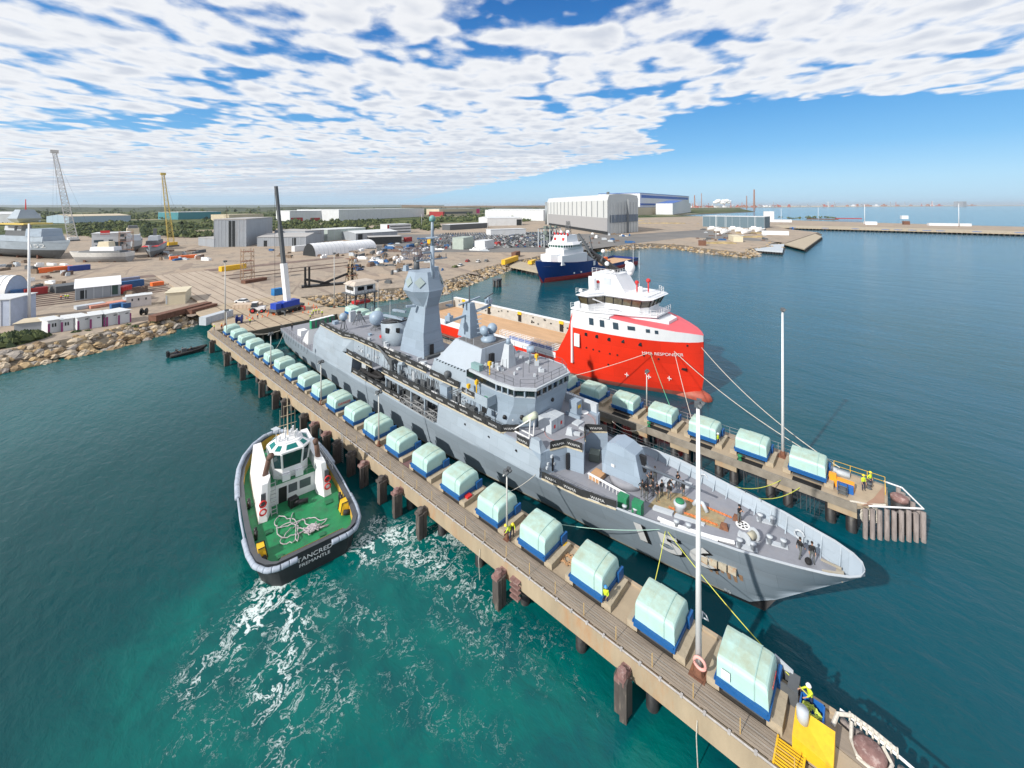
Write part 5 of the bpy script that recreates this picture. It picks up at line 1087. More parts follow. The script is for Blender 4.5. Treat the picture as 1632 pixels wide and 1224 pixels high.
 b = MB(); b.cbox((101.4, 2.2, 5.95), (1.1, 1.3, .25), .1); b.cbox((102.9, 3.3, 5.95), (1.0, 1.0, .2), .1); b.cbox((100.7, 2.0, 5.95), (.5, 1.3, .3)); bs(b, 'deck_hatch', GREYL, r)
 GS_ = M('salt_stained_deck', (.30, .25, .15), .9, var=.3, scale=2, stain=(.45, .20, .06), stain_amt=.9, stain_scale=1.5)
 b = MB(); b.prism([(101.2, -2.7), (107.6, -1.0), (107.6, .9), (103, 1.5), (101.2, .4)], dz(101) + .0, [dz(101.2) + .02, dz(107.6) + .02, dz(107.6) + .02, dz(103) + .02, dz(101.2) + .02]); b.build('anchor_deck_patch', GS_, r)
 CH = M('orange_rusty_chain', (.62, .20, .06), .8, var=.4, scale=4)
 for pts in ([(102.9, -1.5, 6.12), (107.3, -.75, 6.2)], [(103.4, .9, 6.12), (108.0, 1.2, 6.2)]):
  b = MB(); A_, B_ = Vector(pts[0]), Vector(pts[1]); n = 26
  for k in range(n):
   p = A_.lerp(B_, (k + .5) / n); d_ = (B_ - A_).normalized() * .13; s1 = Vector((-d_.y, d_.x, 0)) * (1 if k % 2 else .35); u1 = Vector((0, 0, .06)) * (0 if k % 2 else 1)
   b.tube([tuple(p + d_), tuple(p + s1 + u1), tuple(p - d_), tuple(p - s1 - u1)], .045, 4, True)
  b.build('anchor_chain', CH, r)
 b = MB(); b.prism([(101.8, -2.9), (103.6, -2.4), (103.6, -1.9), (101.8, -2.4)], 6.0, 6.3); b.prism([(103.8, -2.4), (106.4, -1.7), (106.4, -1.35), (103.8, -2.0)], 6.0, 6.25); bs(b, 'chain_trough', GREYL, r)
 for (x, y) in ((107.9, -.7), (108.5, 1.3)): b = MB(); b.cbox((x, y, 6.1), (.8, .6, .5), .2, .6); b.build('hawse_cover', RUSTM, r)
 b = MB(); b.smooth = True; b.lathe([(.5, 0), (.42, .5), (.62, .75), (.6, .95), (.2, 1.1)], (103.9, -1.2, 6.0), 14); cp = b.build('capstan', GREYL, r)
 b = MB(); b.smooth = True; b.lathe([(.45, 0), (.4, .14), (.1, .2)], (103.9, -1.2, 7.02), 14); b.build('capstan_cap', GREENP, cp)
 b = MB(); b.smooth = True; b.tube([(104.6, .6, 6.1), (104.9, .7, 6.6), (105.5, .6, 6.7), (106, .4, 6.1)], .2, 8); b.build('fairlead_pipe', GREYL, r)
 for (x, y, n_) in ((109.6, -2.1, 2), (111.5, .1, 2), (110.2, 2.6, 2), (104.5, -3.6, 2), (99.8, -5.0, 2)):
  b = MB(); b.cbox((x + .5, y + .25, dz(x) + .0), (1.7, .5, .14), .3)
  for q in (0, 1): b.smooth = True; b.lathe([(.2, 0), (.2, .6), (.26, .62), (.26, .72), (.01, .74)], (x + q * 1.0, y + q * .35, dz(x)), 10)
  b.build('bollard', GREYL, r)
 b = MB(); b.smooth = True; b.cyl((109.9, -1.3, 6.6), (110.3, -.2, 6.6), .33, .33, 12); wn_ = b.build('mooring_winch', M('cream_drum', (.50, .47, .36), .8), r)
 b = MB(); b.cyl((109.85, -1.4, 6.6), (109.9, -1.28, 6.6), .55, .55, 12); b.cyl((110.3, -.2, 6.6), (110.35, -.08, 6.6), .55, .55, 12); b.bar((109.3, -.9, 6.1), (110.9, -.9, 6.5), .12); b.cbox((109.4, -.6, 6.1), (.6, .5, .35)); b.build('winch_frame', GREYL, wn_)
 b = MB(); b.lathe([(.62, 0), (.62, .03), (.45, .03), (.45, 0)], (109.1, .9, 6.19), 18)
 for a in (.4, 1.45, 2.5): b.bar((109.1 - .5 * math.cos(a), .9 - .5 * math.sin(a), 6.21), (109.1 + .5 * math.cos(a), .9 + .5 * math.sin(a), 6.21), .14, .03)
 b.build('wheel_marking', WHITE, r)
 b = MB(); b.tube([(102.8, -3.9, 6.25), (105, -3.5, 6.25), (107.5, -2.8, 6.3), (109.2, -2.2, 6.4)], .17, 6); b.tube([(103.2, -4.3, 6.25), (105.4, -3.8, 6.25), (108.0, -2.9, 6.3)], .14, 6); b.build('white_hose', WHITE, r)
 b = MB(); b.T = None
 for (x, y) in ((104.2, 5.0), (113.4, 2.3)): b.tube([(x + .02 * i, y - .1, dz(x) + .55 + .0 * i) if 0 else (x + .36 * math.cos(i * PI / 5), y, dz(x) + .55 + .36 * math.sin(i * PI / 5)) for i in range(10)], .09, 6, True)
 bs(b, 'fairlead_ring', GREYL, r)
 b = MB(); b.bar((115.4, -.6, 6.6), (116.8, -.2, 6.9), .14); b.bar((115.2, .7, 6.6), (116.6, .3, 6.9), .14); b.cbox((116.5, 0, 6.3), (.5, .8, .4)); b.build('bow_fitting', M('stained_grey', (.36, .33, .27), .7), r)
 # ---- portholes on the hull side, hull marks
 for x, z in ((77.0, 7.2), (81.6, 7.2), (86.3, 7.3)):
  b = MB(); y = -(hull_row(x)[2] - .27); b.cyl((x, y + .1, z), (x, y - .06, z), .2, .2, 12); b.build('porthole', BLACK, r)
 def hull_text(body, x0, size, zc, mat, name, off=.03, dx=0, dz_=0, sx=.9):
  cu = bpy.data.curves.new(name, 'FONT'); cu.body = body; cu.size = size; cu.align_x = 'LEFT'; cu.align_y = 'CENTER'; cu.space_character = 1.2; cu.resolution_u = 3; cu.offset = .11
  o = bpy.data.objects.new(name, cu); col.objects.link(o); dg = bpy.context.evaluated_depsgraph_get(); me = bpy.data.meshes.new_from_object(o.evaluated_get(dg)); bpy.data.objects.remove(o)
  bm = bmesh.new(); bm.from_mesh(me);
  for _ in range(5):
   bmesh.ops.triangulate(bm, faces=bm.faces[:]); bmesh.ops.subdivide_edges(bm, edges=[e for e in bm.edges if e.calc_length() > .28], cuts=1)
  bmesh.ops.triangulate(bm, faces=bm.faces[:]); bm.to_mesh(me); bm.free()
  for v in me.vertices:
   x = x0 + dx + v.co.x * sx; z = zc + dz_ + v.co.y; v.co = (x, -hull_y(x, z) - off, z)
  me.materials.clear(); me.materials.append(mat); q = bpy.data.objects.new(name, me); col.objects.link(q); q.parent = r
 hull_text('156', 100.3, 3.6, 4.5, BLACK, 'pennant_shadow', .10, .26, -.2, 1.25); hull_text('156', 100.3, 3.6, 4.5, WHITE, 'pennant_number', .17, 0, 0, 1.25)
 b = MB();
 for i in range(8):
  a = i * PI / 4; x, z = 108.3, .75; b.add([(x, -hull_y(x, z) - .05, z), (x + .32 * math.cos(a - .1), -hull_y(x, z + .3 * math.sin(a)) - .05, z + .32 * math.sin(a - .1)), (x + .32 * math.cos(a + .1), -hull_y(x, z + .3 * math.sin(a)) - .05, z + .32 * math.sin(a + .1))], [(0, 1, 2)])
 b.build('hull_mark', GREYL, r)
 for i in range(4): b = MB(); x = 107.0 + i * .75; b.cbox((x, -hull_y(x, 4.6) - .1, 4.2), (.66, .3, .6), .0); b.build('anchor_pocket_plate', M('streaked_plate', (.42, .38, .30), .7, var=.2, scale=3, stain=(.40, .16, .04), stain_amt=.8, stain_scale=2), r)
 for i in range(7): b = MB(); x0 = 106.6 + i * .5; zz = 4.1; l_ = .8 + .7 * math.sin(i * 2.1) ** 2; b.quad((x0, -hull_y(x0, zz) - .035, zz), (x0 + .35, -hull_y(x0 + .35, zz) - .035, zz), (x0 + .30, -hull_y(x0 + .3, zz - l_) - .035, zz - l_), (x0 + .08, -hull_y(x0 + .08, zz - l_) - .035, zz - l_)); b.build('rust_streak', M('rust_streak', (.33, .20, .12), .8, var=.3, scale=2), r)
 # ---- banners on the rails, all with white lettering
 tx = text_mesh('WAMA', .40, 'lettering', M('banner_white', (.55, .56, .57), .7), None, .005)
 def banner(pts, h_=1.0, every=1):
  for i in range(len(pts) - 1):
   A_, B_ = Vector(pts[i]), Vector(pts[i + 1]); n = max(1, round((B_ - A_).length / 3.1))
   for j in range(n):
    a, b_ = A_.lerp(B_, j / n), A_.lerp(B_, (j + 1) / n); d_ = (b_ - a).normalized(); nn = Vector((d_.y, -d_.x, 0)).normalized()
    q = MB(); rr_ = random.Random(int(a.x * 7)); secs = []
    for k in range(7):
     p = a.lerp(b_, k / 6); s_o = math.sin(k * 1.7 + a.x) * .05; secs.append([tuple(p + nn * s_o + Vector((0, 0, .08))), tuple(p + nn * (s_o + .025) + Vector((0, 0, .08))), tuple(p + nn * (s_o + .025) + Vector((0, 0, h_ + .03 * math.sin(k)))), tuple(p + nn * s_o + Vector((0, 0, h_ + .03 * math.sin(k))))])
    q.loft(secs); bo = q.build('banner', BAN, r)
    if j % every == 0:
     t = tx.copy(); col.objects.link(t); t.parent = bo; m_ = a.lerp(b_, .5) + nn * .1 + Vector((0, 0, h_ * .5)); t.matrix_basis = frame(m_, d_, (0, 0, 1)) @ Matrix.Diagonal((1.25, 1, 1, 1))
   w = MB(); nn = Vector(((B_ - A_).y, -(B_ - A_).x, 0)).normalized(); w.bar(A_ + nn * .03 - Vector((0, 0, .0)), B_ + nn * .03, .12, .16); w.build('deck_edge_trim', M('stained_cream_trim', (.50, .44, .32), .8, var=.3, scale=3), r)
 banner([(27.2, -6.1, 10.82), (39.0, -6.42, 10.82), (41.6, -5.6, 10.82), (47, -5.5, 10.82), (53, -5.45, 10.82), (66, -5.35, 10.82)]); banner([(67.2, -5.55, 10.82), (74.0, -5.45, 10.82)])
 banner([(41.2, -6.75, 8.15), (45, -6.85, 8.15), (51.5, -6.75, 8.15)]); banner([(44.3, -7.05, 5.35), (56, -7.05, 5.35), (61.2, -7.05, 5.4)])
 banner([(55, -6.85, 8.3), (70, -6.75, 8.35), (78, -6.6, 8.4), (83.6, -6.45, 8.45)]); banner([(83.6, -6.4, 8.45), (85.2, -4.9, 8.5)]); banner([(86.3, -6.5, 8.45), (88.3, -6.45, 8.45)], .9)
 banner([(76.6, -6.95, 11.6), (79.2, -6.98, 11.6)], .7); banner([(90.4, -5.2, 8.5), (91.3, -3.3, 8.5), (93.3, -2.8, 8.5)], .95); banner([(91.5, .3, 8.5), (91.2, .9, 8.5)], .95); banner([(92.4, -.9, 8.5), (91.2, .9, 8.5)], .95); banner([(91.2, .9, 8.5), (93.3, 2.7, 8.5)], .95)
 banner([(90.4, -6.7, 5.9), (95.5, -6.5, 6.2), (99.5, -6.15, 6.7)], .8)
 bpy.data.objects.remove(tx)
 return r
FR = frigate()
MFR = FR.matrix_basis.copy()
def ship_pt(x, y, z): return MFR @ Vector((x, y, z))
# loose things on board
def ship_box(name, label, cat, x, y, z, d, mat, mat2=None, group=None, rz=0):
 p = ship_pt(x, y, z); r = thing(name, label, cat, p, SHIP_RZ + rz, group); b = MB(); b.cbox((0, 0, 0), d); b.build('body', mat, r)
 b = MB(); b.cbox((0, 0, d[2]), (d[0] * 1.03, d[1] * 1.03, .1)); b.build('lid', mat2 or mat, r); return r
GLOO = M('toilet_green', (.02, .30, .14), .5, var=.1)
for i in range(5):
 r_ = ship_box('portable_toilet', ['green portable toilet nearest the lone sailor on the flight deck', 'second green portable toilet of the stern row', 'third green portable toilet, middle of the stern row', 'fourth green portable toilet of the stern row', 'green portable toilet at the far port end of the stern row'][i], 'portable toilet', 6.3 - .25 * i, .2 + i * 1.35, 4.52, (1.15, 1.15, 2.1), GLOO, WHITE, 'portable toilets on the warship stern')
 b = MB(); b.box(.58, .62, -.4, .4, .15, 1.95); b.build('door', GREYM, r_)
ship_box('container_box', 'white box covered with a tarpaulin on the warship flight deck', 'box', 10.6, -3.9, 4.52, (2.2, 1.6, 1.3), WHITE)
b = MB(); b.T = MFR @ Matrix.Translation((17.6, -4.6, 4.5)); b.prism([(-2.2, -1.0), (1.6, -1.2), (2.0, 1.0), (-1.6, 1.3)], 0, [1.6, 3.4, 3.4, 2.2], [(-1.2, -.8), (1.4, -1.0), (1.8, .9), (-1.0, 1.1)]); single(b, 'tarpaulin_cover', WHITE, 'tall white tarpaulin draped against the warship hangar', 'tarpaulin')
for i, (x, y) in enumerate(((99.4, -4.5), (100.9, -4.35))):
 ship_box('ammunition_box', ['left dark green box on the foredeck behind the sailors', 'right dark green box on the foredeck behind the sailors'][i], 'box', x, y, 5.95, (.95, .8, 1.15), GREENP, GREENP, 'green boxes on the foredeck', .1)
# ------------------------------------------------------------------ other vessels
RH = M('signal_red_hull', (.72, .032, .010), .42, var=.07, scale=.3, seams=(6, 2.2, .02, .3), stain=(.55, .03, .01), stain_amt=.25, stain_scale=.4)
RB = M('boot_topping_red', (.24, .06, .045), .7, var=.25, scale=.8, stain=(.30, .20, .14), stain_amt=.6, stain_scale=.5, stretch=(.4, .4, 1))
RPK = M('faded_pink_red', (.70, .11, .13), .55, var=.08, scale=.5)
WH = M('ship_white', (.74, .76, .79), .4, var=.04, scale=.8, stain=(.55, .52, .46), stain_amt=.2, stain_scale=.8, stretch=(1, 1, .3))
TAN = M('timber_cargo_deck', (.52, .33, .19), .85, var=.2, scale=.8, stain=(.36, .24, .15), stain_amt=.6, stain_scale=.4, stretch=(.3, 1.5, 1))
def hull_loft(name, st, zs, parent, mats, zone, exp=.8):
 """st: x, top z, half breadth top, half breadth water, foot z ; zone(z, x, row) -> material"""
 mb = MB(); mb.smooth = True
 def hy(x, row, z):
  _, zt, yt, yw, zf = row
  if z <= zf: return max(0.02, yw * .0)
  t = max(0, min(1, (z - max(zf, 0)) / max(.01, zt - max(zf, 0)))); base = yw if zf < 0 else 0
  if z < 0: return yw
  return base + (yt - base) * t ** exp
 for sgn in (-1, 1):
  b0 = len(mb.v); n = len(zs) + 1
  for row in st:
   for z in list(zs) + [999]:
    zz = max(min(z, row[1]), row[4] if row[4] > 0 else -9); mb.v.append((row[0], sgn * hy(row[0], row, zz), zz))
  for k in range(len(st) - 1):
   for i in range(n - 1):
    mb.f.append((b0 + k * n + i, b0 + (k + 1) * n + i, b0 + (k + 1) * n + i + 1, b0 + k * n + i + 1)); zc = sum(mb.v[j][2] for j in mb.f[-1]) / 4
    mb.m.append(zone(zc, (st[k][0] + st[k + 1][0]) / 2)); mb.sm.append(True)
 r0 = st[0]; n = len(zs) + 1
 for i in range(n - 1):
  a = mb.v[i]; b_ = mb.v[i + 1]; c = mb.v[len(st) * n + i + 1]; d = mb.v[len(st) * n + i]
  o = len(mb.v); mb.v += [a, b_, c, d]; mb.f.append((o, o + 1, o + 2, o + 3)); mb.m.append(zone((a[2] + b_[2]) / 2, r0[0])); mb.sm.append(False)
 mb.g = [(0, 0)]
 me_o = mb.build(name, mats, parent)
 bm = bmesh.new(); bm.from_mesh(me_o.data); bmesh.ops.remove_doubles(bm, verts=bm.verts, dist=.001); bmesh.ops.recalc_face_normals(bm, faces=bm.faces); bm.to_mesh(me_o.data); bm.free()
 return me_o
def deck_from(st, z, parent, name, mat, inset=.15):
 d = MB()
 for a, b in zip(st, st[1:]):
  za = z(a[0]) if callable(z) else z; zb = z(b[0]) if callable(z) else z
  d.quad((a[0], -(max(a[2] - inset, .01)), za), (b[0], -(max(b[2] - inset, .01)), zb), (b[0], max(b[2] - inset, .01), zb), (a[0], max(a[2] - inset, .01), za))
 return d.build(name, mat, parent)
def red_ship():
 r = thing('supply_ship', 'red and white offshore supply ship with a pink bow behind the far pier', 'ship', (83, 106, 0), -PI / 2)
 # lower hull, red
 st = [(0, 4.6, 8.6, 7.8, -3), (10, 4.6, 8.6, 8.3, -3), (25, 4.6, 8.6, 8.4, -3), (45, 4.6, 8.6, 8.4, -3), (52, 4.6, 8.6, 8.2, -3), (53.6, 5.2, 8.6, 8.1, -3), (55.4, 8.4, 8.6, 7.9, -3), (56.4, 10.4, 8.6, 7.8, -3), (57.4, 14.4, 8.6, 7.6, -3), (61, 14.6, 8.5, 7.0, -3), (65, 14.5, 8.3, 5.9, -3), (69, 14.2, 7.8, 4.5, -3),
          (72, 13.9, 7.0, 3.3, -3), (75, 13.5, 5.7, 2.1, -3), (77.5, 13.1, 4.2, 1.2, -3), (79.5, 12.8, 2.6, .6, -3), (80.7, 12.5, 1.3, .3, -3), (81.4, 12.2, .15, .05, 3.8)]
 def rw(x): return 11.1 + .0 * x
 def zone(z, x):
  if z < 1.4: return 1
  if x > 57 and z > 11.0: return 2
  return 0
 hull_loft('hull', st, [-3, 0, .9, 2.2, 3.6, 5, 6.5, 8, 9.5, 10.3, 11.0, 12, 13], r, [RH, RB, WH], zone, .75)
 def hy(x, z):
  for a, b in zip(st, st[1:]):
   if a[0] <= x <= b[0]:
    t = (x - a[0]) / (b[0] - a[0]); zt = a[1] + (b[1] - a[1]) * t; yt = a[2] + (b[2] - a[2]) * t; yw = a[3] + (b[3] - a[3]) * t; u = max(0, min(1, z / zt)); return yw + (yt - yw) * u ** .75
  return 0
 b = MB(); b.smooth = True
 b.loft([[(x, w_ * math.cos(a), z + h_ * math.sin(a)) for a in [i * PI / 6 for i in range(12)]] for x, w_, h_, z in ((72, 1.4, 2.0, -1.2), (76, 1.6, 1.9, -.5), (79, 1.5, 1.7, .0), (81.2, 1.3, 1.5, .15), (82.4, .85, 1.0, .2), (82.9, .2, .3, .2))])
 b.build('bulbous_bow', M('bulb_red', (.34, .07, .04), .6, var=.3, scale=1, stain=(.30, .16, .10), stain_amt=.7, stain_scale=.8), r)
 deck_from([(0, 0, 8.6), (57, 0, 8.6)], 3.4, r, 'cargo_deck', TAN, .7)
 b = MB(); b.box(0, 57, 7.4, 8.6, 3.4, 6.3); b.box(0, .6, -8, 7.4, 3.4, 5.6); b.build('cargo_rail_wall', M('grey_cargo_wall', (.42, .41, .38), .8, var=.15, scale=1, stain=(.25, .2, .16), stain_amt=.5), r)
 b = MB(); b.box(0, 57, 7.3, 8.62, 6.3, 6.38); b.build('wall_cap', WH, r)
 for x in (4.5, 16, 28.5, 43):
  b = MB(); b.box(x, x + 1.2, 7.36, 7.42, 3.6, 5.6); q = b.build('doorway', BLACK, r); b = MB(); b.box(x - .1, x + 1.3, 7.2, 7.45, 5.65, 6.42); b.build('yellow_lintel', YEL, q)
 rn = random.Random(3); b = MB()
 for k in range(22): x = 2 + rn.random() * 50; z = 3.9 + rn.random() * 1.8; b.box(x, x + .5, 7.33, 7.41, z, z + .35)
 bs(b, 'wall_fitting', BLACK, r)
 b = MB(); b.box(0, 53, -8.6, -7.7, 3.4, 4.62); b.build('side_coaming', WH, r)
 rl = MB(); rl.rail([(2, -7.7, 4.6), (36, -7.7, 4.6)], 1.0, (1, .5), 2.2, .035); rl.build('side_rail', STEEL, r)
 rl = MB(); rl.rail([(36, -8.4, 4.6), (54, -8.4, 4.6)], 1.6, (1, .75, .5, .25), 2.0, .06); rl.rail([(36, -7.6, 4.6), (54, -7.6, 4.6)], 1.6, (1, .75, .5, .25), 2.0, .06); rl.build('gangway_rail', WHITE, r)
 b = MB(); b.box(39, 52, -8.2, -7.8, 4.7, 5.3); b.build('blue_netting', M('blue_net', (.10, .16, .40), .9, var=.6, scale=4), r)
 # accommodation front and sides above the whaleback
 wbk = [(61, 8.5, 14.6), (65, 8.3, 14.5), (69, 7.8, 14.2), (72, 7.0, 13.9), (75, 5.7, 13.5), (77.5, 4.2, 13.1), (79.5, 2.6, 12.8), (80.7, 1.3, 12.5), (81.4, .1, 12.2)]
 b = MB(); b.smooth = True
 secs = []
 for x, y, z in wbk:
  rise = min(.28, (81.4 - x) * .06); secs.append([(x, y * c, z + rise * (1 - abs(c) ** 2.0)) for c in (-1, -.75, -.5, -.25, 0, .25, .5, .75, 1)])
 b.loft(secs, False, False); b.build('whaleback', RPK, r)
 b = MB(); b.box(57.4, 66, -8.5, 8.5, 14.3, 14.75); b.build('boat_deck', WH, r)
 b = MB(); b.prism([(57.0, -8.55), (57.4, -8.55), (57.4, 8.55), (57.0, 8.55)], 3.4, 14.6); b.build('accommodation_aft_wall', WH, r)
 for x, w_, h_, z in ((61.4, 1.0, 1.45, 12.3), (63.8, 1.0, 1.45, 12.3), (66.6, 1.1, 1.4, 12.3), (69.5, 1.4, .8, 12.6), (72.8, .7, .7, 12.5), (74.3, .6, .7, 12.4)):
  b = MB(); b.quad((x, -hy(x, z) - .06, z), (x + w_, -hy(x + w_, z) - .06, z), (x + w_, -hy(x + w_, z + h_) - .06, z + h_), (x, -hy(x, z + h_) - .06, z + h_)); b.build('window', M('blue_grey_glass', (.04, .07, .10), .15), r)
 for x, z in ((60.2, 9.7), (62.6, 9.7), (65.2, 9.6), (68, 9.7), (71.2, 9.6)):
  b = MB(); b.box(x, x + .65, -hy(x, z) - .05, -hy(x, z) + .2, z, z + .7); b.build('porthole', GLASS, r)
 b = MB(); b.box(57.9, 59.2, -8.68, -8.5, 7.2, 9.9); b.build('side_door_panel', WH, r)
 for x, z in ((60.5, 7.2), (62, 7.1), (63.3, 7.0), (65.5, 6.9), (67, 6.9), (72, 7.7), (74.5, 7.3), (65, 4.5), (79.2, 10.4)):
  b = MB(); y = -hy(x, z); b.cyl((x, y + .2, z), (x, y - .08, z), .2, .2, 8); b.build('scupper', BLACK, r)
 b = MB(); y = -hy(78.3, 5.6); b.box(77.6, 79.0, y - .1, y + .3, 5.5, 5.9); b.build('anchor_recess', BLACK, r)
 def htext(body, x0, x1, z, size, mat, nm):
  t = text_mesh(body, size, nm, mat, r, .0); me = t.data; xs = [v.co.x for v in me.vertices]; a, b_ = min(xs), max(xs)
  for v in me.vertices:
   x = x0 + (v.co.x - a) / (b_ - a) * (x1 - x0); zz = z + v.co.y + (x - x0) * .05; v.co = (x, -hy(x, zz) - .12, zz)
 htext('MMA RESPONDER', 71.8, 78.6, 8.2, .85, WHITE, 'ship_name')
 for x, z in ((68.5, 3.0), (72.5, 3.3), (76, 3.5)):
  b = MB();
  for a in (0, PI / 2): b.bar((x - .45 * math.cos(a), -hy(x, z) - .1, z - .45 * math.sin(a)), (x + .45 * math.cos(a), -hy(x, z) - .1, z + .45 * math.sin(a)), .1, .12)
  b.build('thruster_mark', WHITE, r)
 # bridge platform, wheelhouse, roof
 b = MB(); PL = [(57, -8.6), (61.5, -8.8), (66, -6.5), (69.5, -5.6), (73.8, -3.6), (73.8, 3.6), (69.5, 5.6), (66, 6.5), (61.5, 8.8), (57, 8.6)]
 b.prism(PL, 14.9, 15.2); b.build('bridge_platform', WH, r)
 b = MB(); b.prism([(66, -5.5), (70, -4.8), (75.6, -2.2), (75.6, 2.2), (70, 4.8), (66, 5.5)], 13.6, [15.0, 15.0, 14.2, 14.2, 15.0, 15.0]); b.build('front_hatch_house', WH, r)
 W1 = [(59.6, -8.3), (61.2, -8.4), (63.0, -4.6), (70.4, -4.2), (71.6, -2.6), (71.6, 2.6), (70.4, 4.2), (63.0, 4.6), (61.2, 8.4), (59.6, 8.3)]
 cx = 64.0
 def sc(P, dx, dy): return [(x + dx * (1 if x > 65 else (-.4 if x < 60.5 else .3)), y + dy * (1 if y > 0 else -1)) for x, y in P]
 b = MB(); b.prism(W1, 15.2, 16.5, sc(W1, .25, .2), False); b.build('wheelhouse_base', WH, r)
 b = MB(); b.prism(sc(W1, .22, .17), 16.5, 18.0, sc(W1, .9, .75), False); gl = b.build('wheelhouse_windows', M('amber_reflecting_glass', (.10, .085, .045), .08, var=.6, scale=.6, spec=1.0), r)
 lo, hi = sc(W1, .25, .2), sc(W1, .94, .79); b = MB()
 for i in range(len(W1)):
  j = (i + 1) % len(W1); L = math.dist(W1[i], W1[j]); n = max(1, round(L / 1.8))
  for k in range(n):
   t = k / n; p0 = (lo[i][0] + (lo[j][0] - lo[i][0]) * t, lo[i][1] + (lo[j][1] - lo[i][1]) * t, 16.5); p1 = (hi[i][0] + (hi[j][0] - hi[i][0]) * t, hi[i][1] + (hi[j][1] - hi[i][1]) * t, 18.0); b.bar(p0, p1, .16)
 bs(b, 'window_post', BLACK, r)
 b = MB(); RF = sc(W1, 1.6, 1.5); b.prism(sc(W1, .95, .8), 18.0, 18.35, RF); b.prism(RF, 18.35, 18.5, sc(W1, 1.1, .9)); b.prism(sc(W1, .4, .4), 18.5, 18.75); b.build('wheelhouse_roof', WH, r)
 b = MB(); b.bar((62.6, -8.9, 17.9), (66.8, -4.6, 15.4), .3, .2); b.build('wing_brace', WH, r)
 b = MB(); b.prism([(59, -3.2), (66.8, -3.2), (66.8, 3.2), (59, 3.2)], 18.7, 22.2, [(59, -3.0), (64.6, -3.0), (64.6, 3.0), (59, 3.0)]); fh = b.build('funnel_house', WH, r)
 b = MB(); b.box(61.9, 63.7, -3.25, -3.1, 20.0, 21.4); b.build('vent_grille', GREYL, fh)
 for x, y, z, h_ in ((60.6, -3.3, 20.4, .35),): b = MB(); b.smooth = True; b.cyl((x, y + .15, z), (x, y - .1, z), h_, h_, 12); b.build('red_disc', REDP, fh)
 b = MB(); b.cbox((60.2, -4.6, 18.7), (1.0, 1.0, 2.6)); b.smooth = True; b.cyl((59.4, -4.4, 18.7), (59.4, -4.4, 21.6), .45, .45, 10); b.build('tank', WH, r)
 b = MB(); b.smooth = True; b.ball((66.2, .6, 23.6), 1.05, 18, 12, (1, 1, 1.15)); b.cyl((66.2, .6, 22), (66.2, .6, 22.8), .5, .7, 12); b.build('radome', WHITE, r)
 for x, y, z, q in ((68.3, -.6, 20.8, .45), (70.2, .8, 21.2, .5)):
  b = MB(); b.smooth = True; b.cyl((x, y, z), (x + .25, y - .7, z + .2), q, q * .7, 10); b.cyl((x, y, 18.7), (x, y, z), .15, .15, 8); b.build('fire_monitor', REDP, r)
 b = MB(); b.smooth = True; b.lathe([(.5, 0), (.6, .5), (.4, 1.2)], (68.8, 0, 18.7), 10); b.ball((59.6, -8.8, 19.2), .4, 10, 8); b.ball((64, -3, 22.9), .35, 10, 8); bs(b, 'small_dome', WHITE, r)
 rl = MB(); rl.rail([(59, -9.6, 18.7), (61.8, -9.3, 18.7), (63.6, -5, 18.7), (71, -4.6, 18.7), (72.6, -3, 18.7), (72.6, 3, 18.7), (71, 4.6, 18.7)], 1.1, (1, .66, .33), 1.2, .04); rl.rail([(59, -3, 22.2), (64.5, -3, 22.2), (64.5, 3, 22.2)], 1.1, (1, .66, .33), 1.2, .04)
 rl.rail([(57, -8.6, 15.2), (61.5, -8.8, 15.2), (66, -6.5, 15.2), (69.5, -5.6, 15.2), (73.8, -3.6, 15.2), (73.8, 3.6, 15.2)], 1.1, (1, .66, .33), 1.2, .04); bsr(rl, 'deck_railing', WHITE, r)
 b = MB(); b.box(57.3, 59.3, -7.6, -5.2, 4.6, 6.2); b.box(57.3, 58.6, -7.6, -6.0, 15.2, 16.2); bs(b, 'deck_locker', WH, r)
 b = MB()
 for k in range(5): b.bar((55.0, 7.4, 4 + k * .8), (55.0, 3.4, 4 + k * .8), .14)
 for y in (3.4, 5.4, 7.4): b.bar((55, y, 3.4), (55, y, 7.6), .2)
 b.build('rack', WHITE, r)
 b = MB(); b.bar((63, 1.5, 22.2), (55.5, 1.8, 26.0), 1.0, 1.3); mm = b.build('raked_mast', BLACK, r)
 b = MB()
 for k in range(9): z = 24.6 + k * .5; b.bar((58 - k * .6, .2 + .25 * (k % 3), z), (57.0 - k * .5, 3.4 - .25 * (k % 2), z + .2), .25)
 b.bar((56.5, 1.8, 25), (52.5, 1.6, 30.2), .5); b.bar((55.6, 3, 26.2), (54.6, 3.2, 29.8), .22); b.bar((57.3, .3, 25), (55.4, -.6, 28.4), .22); b.bar((60.5, -1.8, 24.8), (57.5, 5.0, 25.4), .3); b.build('mast_head', GREYM, mm)
 for x, y, z in ((57.6, 4.4, 26.2), (62.3, -2.4, 24.4), (64.4, 2.8, 24.2)): b = MB(); b.smooth = True; b.ball((x, y, z), .5, 12, 8); b.build('radome', WHITE, mm)
 b = MB(); b.cyl((65.8, 3, 22), (65.8, 3, 28.5), .05, .03, 5); b.cyl((67, 3.4, 19), (67, 3.4, 27), .05, .03, 5); bs(b, 'whip_aerial', WHITE, r)
 return r
def bsr(mb, name, mat, parent): return mb.build(name, mat, parent)
red_ship()
NAVY = M('deep_blue_hull', (.005, .03, .16), .4, var=.1, scale=.4)
